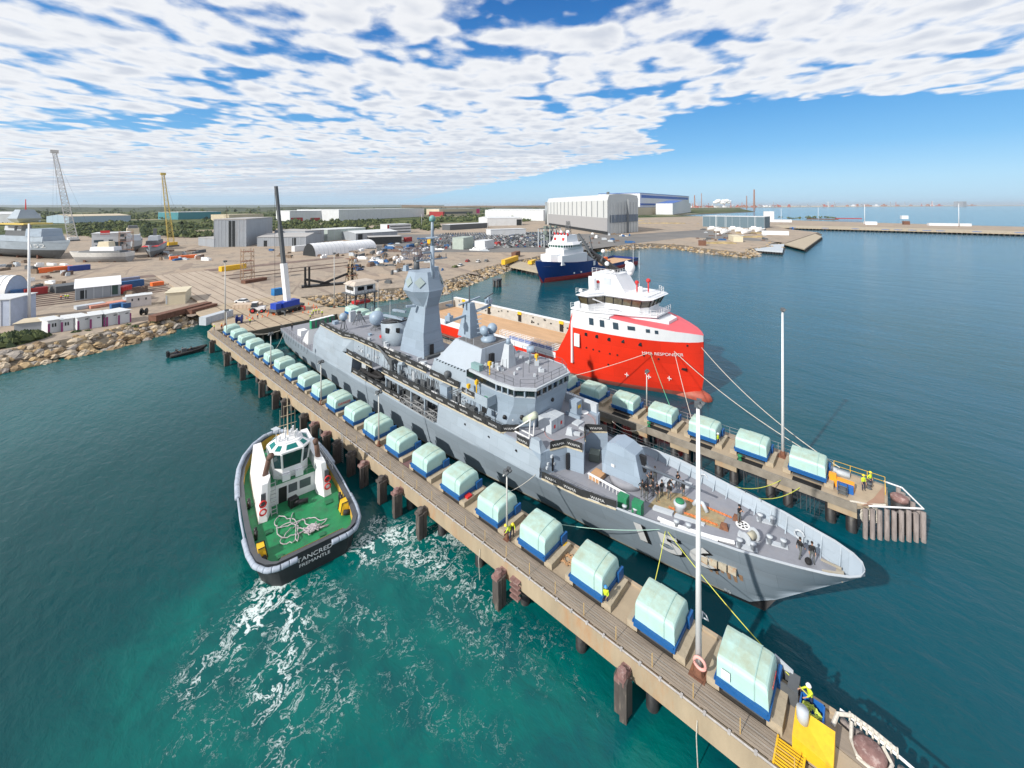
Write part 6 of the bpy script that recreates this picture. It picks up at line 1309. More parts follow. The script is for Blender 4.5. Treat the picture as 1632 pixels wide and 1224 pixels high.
def blue_ship():
 r = thing('supply_ship', 'dark blue offshore supply ship with white wheelhouse moored at the rocky inner shore', 'ship', (246, 120, 0), PI)
 st = [(0, 4.4, 8.6, 8, -3), (20, 4.2, 8.8, 8.5, -3), (47, 4.4, 8.8, 8.4, -3), (50, 5.2, 8.8, 8.3, -3), (52, 8.2, 8.8, 8.2, -3), (62, 8.4, 8.6, 7.6, -3), (70, 8.8, 8.2, 6.0, -3), (77, 9.3, 7.2, 4.0, -3), (83, 9.9, 5.6, 2.0, -3), (88, 10.4, 3.6, .6, -3), (91, 10.7, 2.0, 0, 4), (93.5, 11, .2, 0, 9.5)]
 hull_loft('hull', st, [-3, 0, 2.4, 4, 5.5, 7, 8.2, 9.4], r, [NAVY, M('blue_ship_red', (.36, .04, .04), .6, var=.2)], lambda z, x: 1 if z < 2.3 else 0, .8)
 deck_from([(0, 0, 8.6), (50, 0, 8.6)], 3.0, r, 'cargo_deck', TAN, .4); deck_from([(51, 0, 8.6), (62, 0, 8.4), (77, 0, 7), (88, 0, 3.5), (93, 0, .3)], 8.0, r, 'forecastle', GREYD, .2)
 b = MB(); b.box(58, 81, -6.5, 6.5, 8, 12.6); b.prism([(60, -5.5), (78, -5.5), (78, 5.5), (60, 5.5)], 12.6, 15.2); b.build('accommodation', WH, r)
 b = MB(); b.prism([(74, -3), (81.2, -3), (84, -1), (84, 2), (81.2, 4), (74, 4)], 8, 13.2); b.build('front_block', WH, r)
 P_ = [(62, -5.8), (72, -6.2), (76.5, -4), (77.4, 0), (76.5, 4), (72, 6.2), (62, 5.8)]
 b = MB(); b.prism(P_, 15.2, 16.2, [(x + .3, y * 1.1) for x, y in P_]); b.build('wheelhouse', WH, r)
 b = MB(); b.prism([(x + .3, y * 1.1) for x, y in P_], 16.2, 17.4, [(x + .5, y * 1.12) for x, y in P_]); b.build('bridge_windows', M('green_glass', (.03, .10, .08), .1), r)
 b = MB()
 for i in range(len(P_) - 1):
  L = math.dist(P_[i], P_[i + 1]); n = max(1, round(L / 1.3))
  for k in range(n): t = k / n; x, y = P_[i][0] + (P_[i + 1][0] - P_[i][0]) * t, P_[i][1] + (P_[i + 1][1] - P_[i][1]) * t; b.bar((x + .35, y * 1.12, 16.2), (x + .55, y * 1.14, 17.4), .25)
 bs(b, 'window_post', WH, r)
 b = MB(); b.prism([(x + .9, y * 1.2) for x, y in P_], 17.4, 18.6, [(x - .4, y * 1.0) for x, y in P_]); b.prism([(63, -4), (74, -4.5), (74, 4.5), (63, 4)], 18.6, 22.0, [(63, -3.4), (73, -3.8), (73, 3.8), (63, 3.4)]); b.build('upper_house', WH, r)
 for y in (-2.8, 2.2): b = MB(); b.box(73.6, 73.8, y - .7, y + .7, 19.3, 20.8); b.build('red_panel', REDP, r)
 b = MB(); b.smooth = True; b.ball((70, 2.5, 23.6), 1.0, 12, 8); b.ball((70, -1.6, 23.4), .8, 12, 8); bs(b, 'radome', WHITE, r)
 b = MB()
 for k in range(5): b.smooth = True; b.cyl((72, -4 + k * 2.0, 22.0), (72.6, -4 + k * 2.0, 23.2), .5, .35, 8)
 bs(b, 'fire_monitor', REDP, r)
 b = MB(); b.truss((66, 0, 22), (66, 0, 29), 2.4, 1.2, 5, .12, .08); b.build('mast', GREYM, r)
 b = MB()
 for k in range(12): b.smooth = True; b.tube([(83 - k * .3 + .5 * math.cos(a), 4.5 - k * .75, 8.9 + .5 * math.sin(a)) for a in [i * PI / 4 for i in range(8)]], .28, 5, True)
 bs(b, 'orange_float', ORG, r)
 b = MB(); b.box(52, 54, -8.6, -7.6, 8.2, 9.4); b.box(53, 57, -8, 7, 8.0, 11.0); b.build('winch_house', GREYL, r)
 b = MB(); b.box(40, 44, -3, 3, 3, 8); b.build('deck_tower', WH, r); b = MB(); b.box(20, 26, -6, -2, 3.0, 5.8); b.box(30, 34, 2, 5, 3, 5.5); b.build('deck_cargo', ORG, r)
 b = MB(); b.box(53.6, 55.6, 8.8, 8.9, 5.6, 7.9); b.build('side_mark', WHITE, r)
 for x in (66, 71, 77, 83): b = MB(); b.cbox((x, 7.9 - max(0, x - 68) * .33, 3.0), (.8, .5, .7)); b.build('thruster_mark', WHITE, r)
 return r
blue_ship()
def tug():
 f = Vector((.17, .985, 0)).normalized(); rz = math.atan2(f.y, f.x)
 r = thing('tugboat', 'harbour tug with green deck, black hull and white twin funnel house', 'tugboat', (18.1, 42.9, 0), rz); r.scale = (.95, .95, .97)
 TB = M('tug_black_hull', (.022, .024, .028), .5, var=.3, scale=1)
 ys = [(0, 3.6), (.7, 4.5), (2.0, 5.15), (4, 5.45), (8, 5.55), (13, 5.5), (17, 5.3), (20, 4.8), (22.5, 3.9), (24.5, 2.6), (25.6, 1.2), (25.9, .2)]
 sheer = lambda x: 2.15 + .5 * max(0, (x - 8) / 18) ** 1.5 * 2 + .12 * max(0, 3 - x)
 st = [(x, sheer(x), y, y - (.5 if x < 20 else .9 if x < 24 else .15), -2) for x, y in ys]
 hull_loft('hull', st, [-2, 0, .35, .9, 1.5, 2.0, 2.6], r, [TB, M('tug_boot_red', (.20, .05, .04), .7, var=.3)], lambda z, x: 1 if z < -.1 else 0, 1)
 dk = [(x, 0, y) for x, y in ys]
 TG = M('tug_green_deck', (.014, .20, .075), .55, var=.22, scale=1.1, stain=(.035, .10, .06), stain_amt=.85, stain_scale=.9, world=True)
 deck_from(dk, lambda x: 1.35 + .35 * max(0, (x - 10) / 16), r, 'deck', TG, .5)
 b = MB(); seq = [(x, -y) for x, y in ys] + [(x, y) for x, y in reversed(ys)]
 for sgn in (-1, 1):
  for (x0, y0), (x1, y1) in zip(ys, ys[1:]):
   zf = lambda x: sheer(x)
   i0, i1 = max(y0 - .55, .0), max(y1 - .55, .0)
   b.quad((x0, sgn * y0, zf(x0)), (x1, sgn * y1, zf(x1)), (x1, sgn * i1, zf(x1) + .02), (x0, sgn * i0, zf(x0) + .02))
 b.quad((0, -3.6, sheer(0)), (0, 3.6, sheer(0)), (.6, 3.1, sheer(.6) + .02), (.6, -3.1, sheer(.6) + .02)); b.build('bulwark_top', M('tug_gunwale_grey', (.075, .08, .09), .6, var=.2), r)
 b = MB()
 for sgn in (-1, 1):
  for (x0, y0), (x1, y1) in zip(ys, ys[1:]):
   i0, i1 = max(y0 - .56, .0), max(y1 - .56, .0); b.quad((x0, sgn * i0, 1.3), (x1, sgn * i1, 1.3), (x1, sgn * i1, sheer(x1)), (x0, sgn * i0, sheer(x0)))
 b.quad((.62, -3.1, 1.3), (.62, 3.1, 1.3), (.62, 3.1, sheer(0)), (.62, -3.1, sheer(0))); b.build('bulwark_inner', M('tug_buff_yellow', (.55, .33, .06), .6, var=.15, scale=2), r)
 # ribbed rubber fender sausage: around the stern corners and along the sides and bow
 FEN = M('pale_blue_grey_fender', (.33, .38, .46), .7, var=.12, scale=2, stain=(.2, .2, .2), stain_amt=.5, stain_scale=1.5)
 out = [(x, y) for x, y in ys]
 def seg(path, name, rr=.27):
  pts = [Vector(p) for p in path]; L = [0]
  for a, b_ in zip(pts, pts[1:]): L.append(L[-1] + (b_ - a).length)
  n = max(1, round(L[-1] / .8))
  def P(s):
   for i in range(len(L) - 1):
    if s <= L[i + 1] + 1e-6: return pts[i].lerp(pts[i + 1], (s - L[i]) / max(1e-6, L[i + 1] - L[i]))
   return pts[-1]
  for k in range(n):
   a, b_ = P(L[-1] * k / n), P(L[-1] * (k + .94) / n); c = P(L[-1] * (k + .47) / n); q = MB(); q.smooth = True; q.tube([a, a.lerp(c, .3), c, c.lerp(b_, .7), b_], rr, 9); q.build(name, FEN, r)
 for sgn in (-1, 1):
  seg([(-.15, sgn * 1.7, 2.05), (-.15, sgn * 3.4, 2.05), (.35, sgn * 4.45, 2.0), (1.8, sgn * 5.3, 1.95), (3.9, sgn * 5.65, 1.9), (6.6, sgn * 5.75, 1.85)], 'fender')
  b = MB(); b.smooth = True; b.tube([(6.6, sgn * 5.72, 2.0), (10, sgn * 5.75, 2.1), (14, sgn * 5.65, 2.3)], .13, 7); b.build('side_strake', FEN, r)
  seg([(14, sgn * 5.7, 2.3), (17, sgn * 5.5, 2.5), (20, sgn * 5.0, 2.75), (22.5, sgn * 4.1, 3.0), (24.5, sgn * 2.8, 3.2), (25.8, sgn * 1.2, 3.35), (26.05, 0, 3.4)], 'fender', .30)
 # house: aft wall, side casings that hold the funnels
 TW = WHITE
 def casing(s):
  b = MB(); A0 = [(8.8, s * 3.2), (8.9, s * 4.1), (19, s * 3.9), (19, s * 2.6), (10.2, s * 2.6)]
  b.prism(A0, 1.4, [5.3, 5.3, 5.9, 5.9, 5.6], [(9.7, s * 3.0), (9.7, s * 3.6), (19, s * 3.4), (19, s * 2.5), (10.6, s * 2.6)]); cs = b.build('funnel_casing', TW, r)
  b = MB(); b.box(9.0, 9.15, s * 3.3 - .0, s * 3.3 + .5 * s, 3.2, 4.6); b.build('casing_window', GREYM, cs)
  b = MB(); b.smooth = True; b.cyl((11.4, s * 3.1, 5.2), (10.9, s * 2.7, 7.6), .32, .28, 10); b.cyl((10.9, s * 2.7, 7.6), (10.4, s * 2.5, 8.1), .33, .33, 10); b.build('exhaust', M('rusty_exhaust', (.14, .08, .06), .8, var=.4), cs)
  for x in (9.35,):
   b = MB(); b.smooth = True
   for k in (0, 1): b.tube([(8.8 + .05, s * 3.62 + .34 * math.cos(a), 2.6 + k * .95 + .34 * math.sin(a)) for a in [i * PI / 6 for i in range(12)]], .09, 6, True)
   bs(b, 'lifebuoy', REDP, cs)
 casing(-1); casing(1)
 b = MB(); b.box(11.2, 19.2, -2.7, 2.7, 1.4, 3.9); b.build('deckhouse', TW, r)
 b = MB(); b.box(11.0, 19.5, -2.9, 2.9, 3.9, 4.0); b.build('upper_deck', TG, r)
 for y0, y1, z0, z1, m in ((.7, 1.6, 1.45, 3.3, BLACK), (-.5, .5, 2.3, 3.3, M('grey_glass', (.10, .12, .13), .1)), (-2.1, -.8, 2.3, 3.3, M('grey_glass', (.1, .12, .13), .1))): b = MB(); b.box(11.12, 11.2, y0, y1, z0, z1); b.build('door' if m is BLACK else 'window', m, r)
 b = MB()
 for y in (2.05, 2.65): b.bar((9.4, y, 1.4), (10.8, y, 4.7), .06);
 for k in range(9): t = (k + .5) / 9; b.bar((9.4 + 1.4 * t, 2.05, 1.4 + 3.3 * t), (9.4 + 1.4 * t, 2.65, 1.4 + 3.3 * t), .12, .04)
 b.build('stair', STEEL, r)
 # wheelhouse
 OC = [(11.6, -1.1), (12.4, -2.0), (14.6, -2.1), (15.8, -1.1), (15.8, 1.1), (14.6, 2.1), (12.4, 2.0), (11.6, 1.1)]
 b = MB(); b.prism(OC, 4.0, 5.3); b.build('wheelhouse_base', TW, r)
 b = MB(); b.prism([(x * 1 + (x - 13.7) * .0, y) for x, y in OC], 5.3, 7.2, [(13.7 + (x - 13.7) * 1.12, y * 1.12) for x, y in OC]); b.build('wheelhouse_glass', M('teal_black_glass', (.01, .04, .045), .06), r)
 b = MB()
 for x, y in OC: b.bar((x, y, 5.3), (13.7 + (x - 13.7) * 1.13, y * 1.13, 7.2), .2)
 bs(b, 'window_frame', TW, r)
 b = MB(); b.prism([(13.7 + (x - 13.7) * 1.15, y * 1.15) for x, y in OC], 7.2, 7.4); b.prism([(13.7 + (x - 13.7) * 1.15, y * 1.15) for x, y in OC], 7.4, 8.0, [(13.7 + (x - 13.7) * .7, y * .7) for x, y in OC]); b.prism([(13.7 + (x - 13.7) * .7, y * .7) for x, y in OC], 8.0, 8.06); rf = b.build('wheelhouse_roof', TW, r)
 for i in range(8):
  j = (i + 1) % 8; a0 = Vector((13.7 + (OC[i][0] - 13.7) * 1.15, OC[i][1] * 1.15, 7.4)); a1 = Vector((13.7 + (OC[j][0] - 13.7) * 1.15, OC[j][1] * 1.15, 7.4)); b0 = Vector((13.7 + (OC[i][0] - 13.7) * .7, OC[i][1] * .7, 8.0)); b1 = Vector((13.7 + (OC[j][0] - 13.7) * .7, OC[j][1] * .7, 8.0))
  def L_(u, v): return a0.lerp(a1, u).lerp(b0.lerp(b1, u), v) + ((a1 - a0).cross(b0 - a0)).normalized() * .02
  b = MB(); b.quad(L_(.2, .2), L_(.8, .2), L_(.8, .8), L_(.2, .8)); b.build('roof_window', M('teal_glass', (.0, .16, .15), .15), rf)
 for y in (-.75, .75): b = MB(); b.box(11.0, 11.6, y - .45, y + .45, 4.0, 4.75); b.build('air_conditioner', WH, r)
 b = MB(); b.cyl((14.4, 0, 8), (14.6, 0, 13.2), .1, .05, 6)
 for z, w_ in ((9.4, 1.1), (10.6, .8), (11.8, .5)): b.bar((14.5, -w_, z), (14.5, w_, z), .07)
 for y in (-.9, .9, -.45, .45): b.cyl((14.5, y, 8.0), (14.5, y, 12.4 - abs(y)), .03, .03, 4)
 b.build('mast', M('buff_mast', (.55, .44, .30), .6), rf)
 b = MB(); b.cbox((13.2, 1.6, 9.8), (1.0, .7, .06), .4); b.cyl((13.2, 1.5, 8), (13.2, 1.6, 9.8), .05, .05, 5); b.build('solar_panel', GREYL, rf)
 rn = random.Random(8); b = MB()
 for k in range(14): x, y = 12.6 + rn.random() * 2.4, -1.3 + rn.random() * 2.6; b.cbox((x, y, 8.05), (.2, .2, .25 + rn.random() * .7))
 bs(b, 'roof_fitting', WHITE, rf)
 rl = MB(); rl.rail([(11.1, -2.8, 4.0), (11.1, 1.8, 4.0)], .9, (1, .5), 1.2, .025); rl.rail([(11.1, -2.8, 4), (19, -2.8, 4)], .9, (1, .5), 1.3, .025); rl.build('upper_rail', STEEL, r)
 b = MB(); b.box(19.2, 22, -1.6, 1.6, 1.7, 3.0); b.smooth = True; b.cyl((20.6, -1.2, 2.6), (20.6, 1.2, 2.6), .7, .7, 12); b.build('bow_winch', GREYM, r)
 b = MB(); b.cbox((9.8, .2, 1.4), (.9, 1.0, .9), .2); b.smooth = True; b.cyl((9.0, -1.3, 1.8), (9.6, .3, 1.8), .28, .28, 10); b.build('towing_hook', BLACK, r)
 for sgn, xx_ in ((-1, 5.0), (1, 3.6)):
  b = MB(); b.prism([(xx_ - .8, sgn * 4.0), (xx_ + .8, sgn * 4.0), (xx_ + .8, sgn * 4.85), (xx_ - .8, sgn * 4.85)], 1.35, 2.5, [(xx_ - .5, sgn * 4.2), (xx_ + .5, sgn * 4.2), (xx_ + .6, sgn * 4.85), (xx_ - .6, sgn * 4.85)]); q = b.build('yellow_locker', YEL, r)
  b = MB(); b.tube([(xx_ - .55, sgn * 3.95, 1.4), (xx_ - .5, sgn * 4.15, 2.55), (xx_ - .6, sgn * 4.85, 2.6)], .06, 5); b.tube([(xx_ + .55, sgn * 3.95, 1.4), (xx_ + .5, sgn * 4.15, 2.55), (xx_ + .6, sgn * 4.85, 2.6)], .06, 5); b.smooth = True; b.cyl((xx_ - .9, sgn * 4.2, 1.7), (xx_ - 1.2, sgn * 4.8, 1.7), .28, .28, 8); b.build('roller', RUBBER, q)
 b = MB()
 for x, y, q in ((7.6, -3.4, .8), (6.8, 3.3, .7), (2.6, -1.4, .6), (2.2, 2.9, .5), (13, 4.5, .7), (15, -4.4, .7)): b.cbox((x, y, 1.36), (q, q, .12))
 bs(b, 'deck_hatch', M('hatch_green', (.02, .13, .06), .6), r)
 b = MB()
 for sgn in (-1, 1):
  for x in (6.5, 12.5): b.smooth = True; b.cyl((x, sgn * 4.6, 1.3), (x, sgn * 4.6, 2.3), .14, .17, 10); b.cyl((x + .6, sgn * 4.6, 1.3), (x + .6, sgn * 4.6, 2.3), .14, .17, 10)
 bs(b, 'bollard', BLACK, r)
 rl = MB(); rl.rail([(12.5, -5.2, 2.4), (20, -4.6, 2.8)], .8, (1, .5), 1.2, .03); rl.build('side_railing', WHITE, r)
 for y in (1.9, -2.2): b = MB(); b.smooth = True; b.tube([(1.3 + .35 * math.sin(a), y + .5 * math.cos(a), 1.4) for a in [i * PI / 6 for i in range(12)]], .12, 6, True); b.build('fairlead', YEL, r)
 t = text_mesh('TANCRED', .62, 'vessel_name', WHITE, r, .005, frame((-.06, 0, 1.72), (0, -1, 0), (0, 0, 1)), sx=1.25)
 t = text_mesh('FREMANTLE', .46, 'port_name', WHITE, r, .005, frame((-.06, 0, 1.12), (0, -1, 0), (0, 0, 1)), sx=1.25)
 mw = r.matrix_basis
 b = MB(); rn = random.Random(21); pts = []
 x, y, a = 8.6, .3, 2.8
 for k in range(150):
  a += rn.uniform(-.55, .55) + .10 * math.sin(k * .13); x += .32 * math.cos(a); y += .32 * math.sin(a)
  if not (3.2 < x < 8.8): a = PI - a; x = min(max(x, 3.2), 8.8)
  if not (-2.4 < y < 2.6): a = -a; y = min(max(y, -2.4), 2.6)
  pts.append(tuple(mw @ Vector((x, y, 1.42 + .05 * (k % 5)))))
 b.tube(pts, .05, 5); c = mw @ Vector((4.0, -.6, 0)); b.tube(rope_coil((c.x, c.y, 1.45), .1, .75, 12, 0, .22, 10, 5), .055, 5); single(b, 'towing_line', M('lilac_grey_rope', (.42, .38, .40), .9, var=.3), 'long pale towing line lying in loops on the green tug deck', 'rope')
 return r
tug()
def rib():
 p = at(305, 559, 0.3); r = thing('inflatable_boat', 'dark grey inflatable boat with black clad crew near the rocky shore', 'boat', (p[0] - 1.0, p[1] - .5, 0), .05)
 b = MB(); b.smooth = True
 b.tube([(-3.6, -1.1, .5), (0, -1.15, .55), (2.2, -1.0, .65), (3.4, -.5, .85), (3.9, 0, .95), (3.4, .5, .85), (2.2, 1.0, .65), (0, 1.15, .55), (-3.6, 1.1, .5)], .33, 8); b.build('tube', RUBBER, r)
 b = MB(); b.prism([(-3.6, -1), (2.4, -.9), (3.6, 0), (2.4, .9), (-3.6, 1)], .1, .4); b.build('hull', GREYM, r)
 b = MB(); b.box(-1.2, -.2, -.35, .35, .4, 1.5); b.build('console', GREYM, r)
 for y in (-.4, .4): b = MB(); b.cbox((-3.8, y, .2), (.5, .4, 1.3)); b.build('outboard_motor', BLACK, r)
 return r
RIB = rib()
# ------------------------------------------------------------------ shipyard, sheds, cranes, trees and the far shore
GZ = LAND_Z
WALLG = M('corrugated_grey', (.30, .33, .37), .6, .1, var=.12, scale=.15, stain=(.24, .20, .17), stain_amt=.35, stain_scale=.1, stretch=(1, 1, .3))
WALLW = M('corrugated_white', (.62, .64, .66), .6, var=.08, scale=.15, stain=(.48, .46, .42), stain_amt=.3, stain_scale=.1)
ROOFW = M('pale_roof', (.60, .62, .63), .5, var=.08, scale=.1, stain=(.45, .42, .38), stain_amt=.3, stain_scale=.1)
ROOFG = M('dull_grey_roof', (.38, .37, .36), .6, var=.12, scale=.1)
BEIGE = M('beige_sheet', (.52, .45, .33), .7, var=.1, scale=.2)
TEALW = M('teal_wall', (.05, .22, .26), .6, var=.1)
DARKO = M('dark_opening', (.02, .024, .028), .9)
REDC = M('red_container', (.35, .03, .03), .6, var=.15, scale=1)
BLUEC = M('blue_container', (.02, .10, .26), .6, var=.15, scale=1)
BRN = M('brown_steel', (.15, .07, .045), .8, var=.3, scale=1)
CREAM = M('cream_wall', (.60, .54, .40), .7, var=.06)
def height_at(px, py, p):
 Y = cam_dist(*p); return CAM_H - (py - YH - SLOPE * (px - 816)) / F_PX * Y
def bld(name, label, l, r_, top, depth, wall, roof, kind='gable', cat='building', opens=(), ribs=0, group=None, over=0.0, z=GZ, eave=.78, away=True):
 """l, r_: photo pixels of the two base corners facing the camera; top: pixel row of the roof above the left corner"""
 A = Vector(at(l[0], l[1], z)); B = Vector(at(r_[0], r_[1], z)); hh = height_at(l[0], top, A) - z
 mid = (A + B) / 2; d = (B - A); w = d.length; u = d / w; n = Vector((-u.y, u.x))
 if n.dot(mid) < 0: n = -n
 flip = n.dot(Vector((-u.y, u.x))) < 0
 t = thing(name, label, cat, (A.x, A.y, z), math.atan2(u.y, u.x), group); D = -depth if flip else depth
 he = hh * eave
 b = MB()
 if kind == 'flat': b.box(0, w, min(0, D), max(0, D), 0, hh * .97); b.build('wall', wall, t); b = MB(); b.box(-.3, w + .3, min(0, D) - .3, max(0, D) + .3, hh * .97, hh); b.build('roof', roof, t); he = hh
 elif kind == 'gable':        # ridge along the front
  y0, y1 = (0, D) if D > 0 else (D, 0); ym = (y0 + y1) / 2
  b.add([(0, y0, 0), (w, y0, 0), (w, y1, 0), (0, y1, 0), (0, y0, he), (w, y0, he), (w, y1, he), (0, y1, he), (0, ym, hh - .1), (w, ym, hh - .1)], [(0, 1, 5, 4), (2, 3, 7, 6), (1, 2, 6, 9, 5), (3, 0, 4, 8, 7)]); b.build('wall', wall, t)
  b = MB(); b.prism([(-.4, y0 - .4), (w + .4, y0 - .4), (w + .4, ym), (-.4, ym)], [he, he, hh, hh], [he + .15, he + .15, hh + .15, hh + .15]); b.prism([(-.4, ym), (w + .4, ym), (w + .4, y1 + .4), (-.4, y1 + .4)], [hh, hh, he, he], [hh + .15, hh + .15, he + .15, he + .15]); b.build('roof', roof, t)
 elif kind == 'gable_end':    # ridge runs away from the viewer
  y0, y1 = (0, D) if D > 0 else (D, 0)
  b.add([(0, y0, 0), (w, y0, 0), (w, y1, 0), (0, y1, 0), (0, y0, he), (w, y0, he), (w, y1, he), (0, y1, he), (w / 2, y0, hh - .1), (w / 2, y1, hh - .1)], [(0, 1, 5, 8, 4), (2, 3, 7, 9, 6), (1, 2, 6, 5), (3, 0, 4, 7)]); b.build('wall', wall, t)
  b = MB(); b.prism([(-.4, y0 - .4), (w / 2, y0 - .4), (w / 2, y1 + .4), (-.4, y1 + .4)], [he, hh, hh, he], [he + .15, hh + .15, hh + .15, he + .15]); b.prism([(w / 2, y0 - .4), (w + .4, y0 - .4), (w + .4, y1 + .4), (w / 2, y1 + .4)], [hh, he, he, hh], [hh + .15, he + .15, he + .15, hh + .15]); b.build('roof', roof, t)
 elif kind == 'arch':         # barrel vault seen from its side
  y0, y1 = (0, D) if D > 0 else (D, 0); ym, ry = (y0 + y1) / 2, (y1 - y0) / 2; n_ = 10
  secs = [[(x, ym - ry * math.cos(a), hh * math.sin(a)) for a in [PI * i / n_ for i in range(n_ + 1)]] for x in [w * k / 8 for k in range(9)]]
  b.smooth = True; b.loft(secs, False, False); b.build('vault', roof, t)
  b = MB()
  for x in (0, w): b.add([(x, ym - ry * math.cos(a) * .98, hh * .98 * math.sin(a)) for a in [PI * i / n_ for i in range(n_ + 1)]], [tuple(range(n_ + 1))])
  bs(b, 'end_wall', wall, t)
  b = MB()
  for k in range(1, 8): x = w * k / 8; b.tube([(x, ym - ry * 1.005 * math.cos(a), hh * 1.005 * math.sin(a)) for a in [PI * i / n_ for i in range(n_ + 1)]], .12, 4)
  bs(b, 'rib', GREYL, t)
 yo = -.06 if D > 0 else .06
 for (a, c, z0, z1, m) in opens:
  b = MB(); b.quad((w * a, yo, hh * z0), (w * c, yo, hh * z0), (w * c, yo, hh * z1), (w * a, yo, hh * z1)); b.build('door' if m is DARKO and z0 < .02 else 'panel', m, t)
 if ribs:
  b = MB()
  for k in range(ribs + 1): x = w * k / ribs; b.box(x - .12, x + .12, yo * 2 - .02, yo * 2 + .1, 0, he)
  bs(b, 'wall_rib', GREYL, t)
 return t
# ---- the very large pale shed and its neighbours
def big_shed():
 A = Vector(at(866, 353, GZ)); A = Vector(at(968, 374, GZ)); rz = 0
 # right-hand gable face runs from A towards the sea, long wall from A inland
 C = Vector(at(1017, 369, GZ)); u = (C - A); w = u.length; u /= w; n = Vector((-u.y, u.x))
 L0 = Vector(at(872, 358, GZ)); L = (L0 - A).length * 1.0; v = (L0 - A).normalized()
 t = thing('fabrication_hall', 'enormous pale ribbed shipbuilding hall with a grey lower band', 'building', (A.x, A.y, GZ)); H = height_at(968, 308, A) - GZ
 def P(a, b_, z): q = A + u * a * w + v * b_ * L; return (q.x - A.x, q.y - A.y, z)
 prof = [(0, 0), (0, .83), (.05, .965), (.3, 1.0), (.7, 1.0), (.96, .965), (1, .88), (1, 0)]
 def ring(b_): return [P(a, b_, z * H) for a, z in prof]
 b = MB(); b.loft([ring(0), ring(1)], True, True); b.build('shell', M('hall_pale_panel', (.55, .57, .57), .5, var=.05, scale=.05), t)
 b = MB(); q = .004; b.quad(P(-q, 0, 0), P(-q, .98, 0), P(-q, .98, .40 * H), P(-q, 0, .40 * H)); b.build('lower_band', M('hall_grey_band', (.33, .33, .34), .6, var=.05), t)
 b = MB(); b.quad(P(.08, -q, .28 * H), P(.98, -q, .28 * H), P(.98, -q, .47 * H), P(.08, -q, .47 * H)); b.build('gable_band', M('hall_blue_band', (.15, .19, .25), .6), t)
 b = MB()
 for k in range(14): x = .04 + k * .072; b.bar(P(-q * 2, x, .41 * H), P(-q * 2, x, .82 * H), .8, .5);
 bs(b, 'wall_joint', M('joint_grey', (.22, .24, .26), .6), t)
 b = MB()
 for k in range(14): x = .04 + k * .072; b.bar(P(-q, x, .83 * H), P(.05, x, .965 * H + .1), .7, .3);
 bs(b, 'roof_joint', GREYL, t)
 b = MB()
 for k in range(9): x = .1 + k * .1; b.bar(P(x, -q * 2, 0), P(x, -q * 2, .8 * H), .35, .3)
 b.bar(P(.60, -q * 3, 0), P(.60, -q * 3, .86 * H), 3.0, .5); bs(b, 'gable_joint', M('joint_grey', (.22, .24, .26), .6), t)
 b = MB(); b.bar(P(-.004, .0, .03 * H), P(-.004, .95, .03 * H), 1.0, .06 * H * 1.4); b.build('base_opening', DARKO, t)
 b = MB();
 for k in range(5):
  c = P(.04 + .03 * k, 1.04, 0); b.smooth = True; b.cyl((c[0], c[1], 0), (c[0], c[1], .84 * H), 3.2, 3.2, 12)
 bs(b, 'silo_duct', M('silo_grey', (.24, .27, .29), .5, .2, var=.15, scale=.2, stretch=(1, 1, .2)), t)
 b = MB(); c = P(.3, .1, H); b.cbox(c, (2, 2, 3)); c = P(.35, .13, H); b.cbox(c, (1.6, 1.6, 3)); bs(b, 'roof_vent', GREYM, t)
big_shed()
BLUR = M('strong_blue_roof', (.015, .09, .38), .5, var=.06)
bld('assembly_shed', 'white shed with bold blue roof stripes right of the huge pale hall', (1020, 341), (1098, 337), 307, 180, WALLW, BLUR, 'flat', opens=((.02, .98, .76, .90, BLUR), (0, 1, .40, .50, BLUR)), ribs=10)
bld('annex_shed', 'lower blue roofed annexe at the foot of the blue striped shed', (1016, 343), (1052, 341), 330, 60, BEIGE, BLUR, 'flat', ribs=6)
bld('annex_shed', 'gabled bay with blue roof at the right end of the striped shed', (1072, 342), (1101, 338), 318, 60, WALLW, BLUR, 'gable_end', eave=.75)
bld('marina_shed', 'long low blue grey shed on the outer hardstand among white yachts', (1120, 361), (1218, 364), 344, 40, M('slate_blue_wall', (.10, .16, .20), .6, var=.1), ROOFW, 'flat', ribs=8)
bld('warehouse', 'long white ribbed warehouse left of the huge pale hall', (773, 350), (866, 352), 333, 70, WALLW, ROOFW, 'gable', ribs=14, eave=.9)
bld('warehouse', 'white gabled shed with dark end door beyond the car park', (776, 360), (832, 359), 346, 60, WALLW, ROOFW, 'gable', opens=((.84, .99, 0, .7, DARKO),), eave=.85)
bld('office_block', 'pale office with a magenta sign beyond the trees', (700, 345), (765, 343), 333, 60, BEIGE, ROOFW, 'flat', opens=((.9, .99, .3, .95, M('magenta_panel', (.6, .02, .18), .5)), (.1, .8, .3, .6, GREYM)))
bld('showroom', 'red fronted building among the trees left of the magenta sign', (684, 345), (706, 345), 337, 30, REDC, ROOFG, 'flat')
bld('warehouse', 'very long white distribution warehouse beyond the scrub', (540, 352), (676, 345), 334, 120, WALLW, ROOFW, 'flat', ribs=12)
bld('warehouse', 'white warehouse with red lower panels beyond the scrub', (462, 353), (540, 351), 336, 110, WALLW, ROOFW, 'flat', opens=((.02, .25, 0, .35, REDC), (.4, .6, 0, .3, REDC)), ribs=8)
bld('warehouse', 'teal walled warehouse left of the black crane boom', (284, 350), (352, 348), 338, 80, TEALW, ROOFW, 'flat')
bld('warehouse', 'pale blue warehouse with beige roof behind the white lattice crane', (110, 356), (208, 353), 342, 80, M('pale_blue_wall', (.32, .42, .50), .6), BEIGE, 'gable', ribs=8)
bld('warehouse', 'white warehouse at the far left edge beyond the grey warship', (-60, 356), (22, 355), 338, 80, WALLW, ROOFW, 'gable')
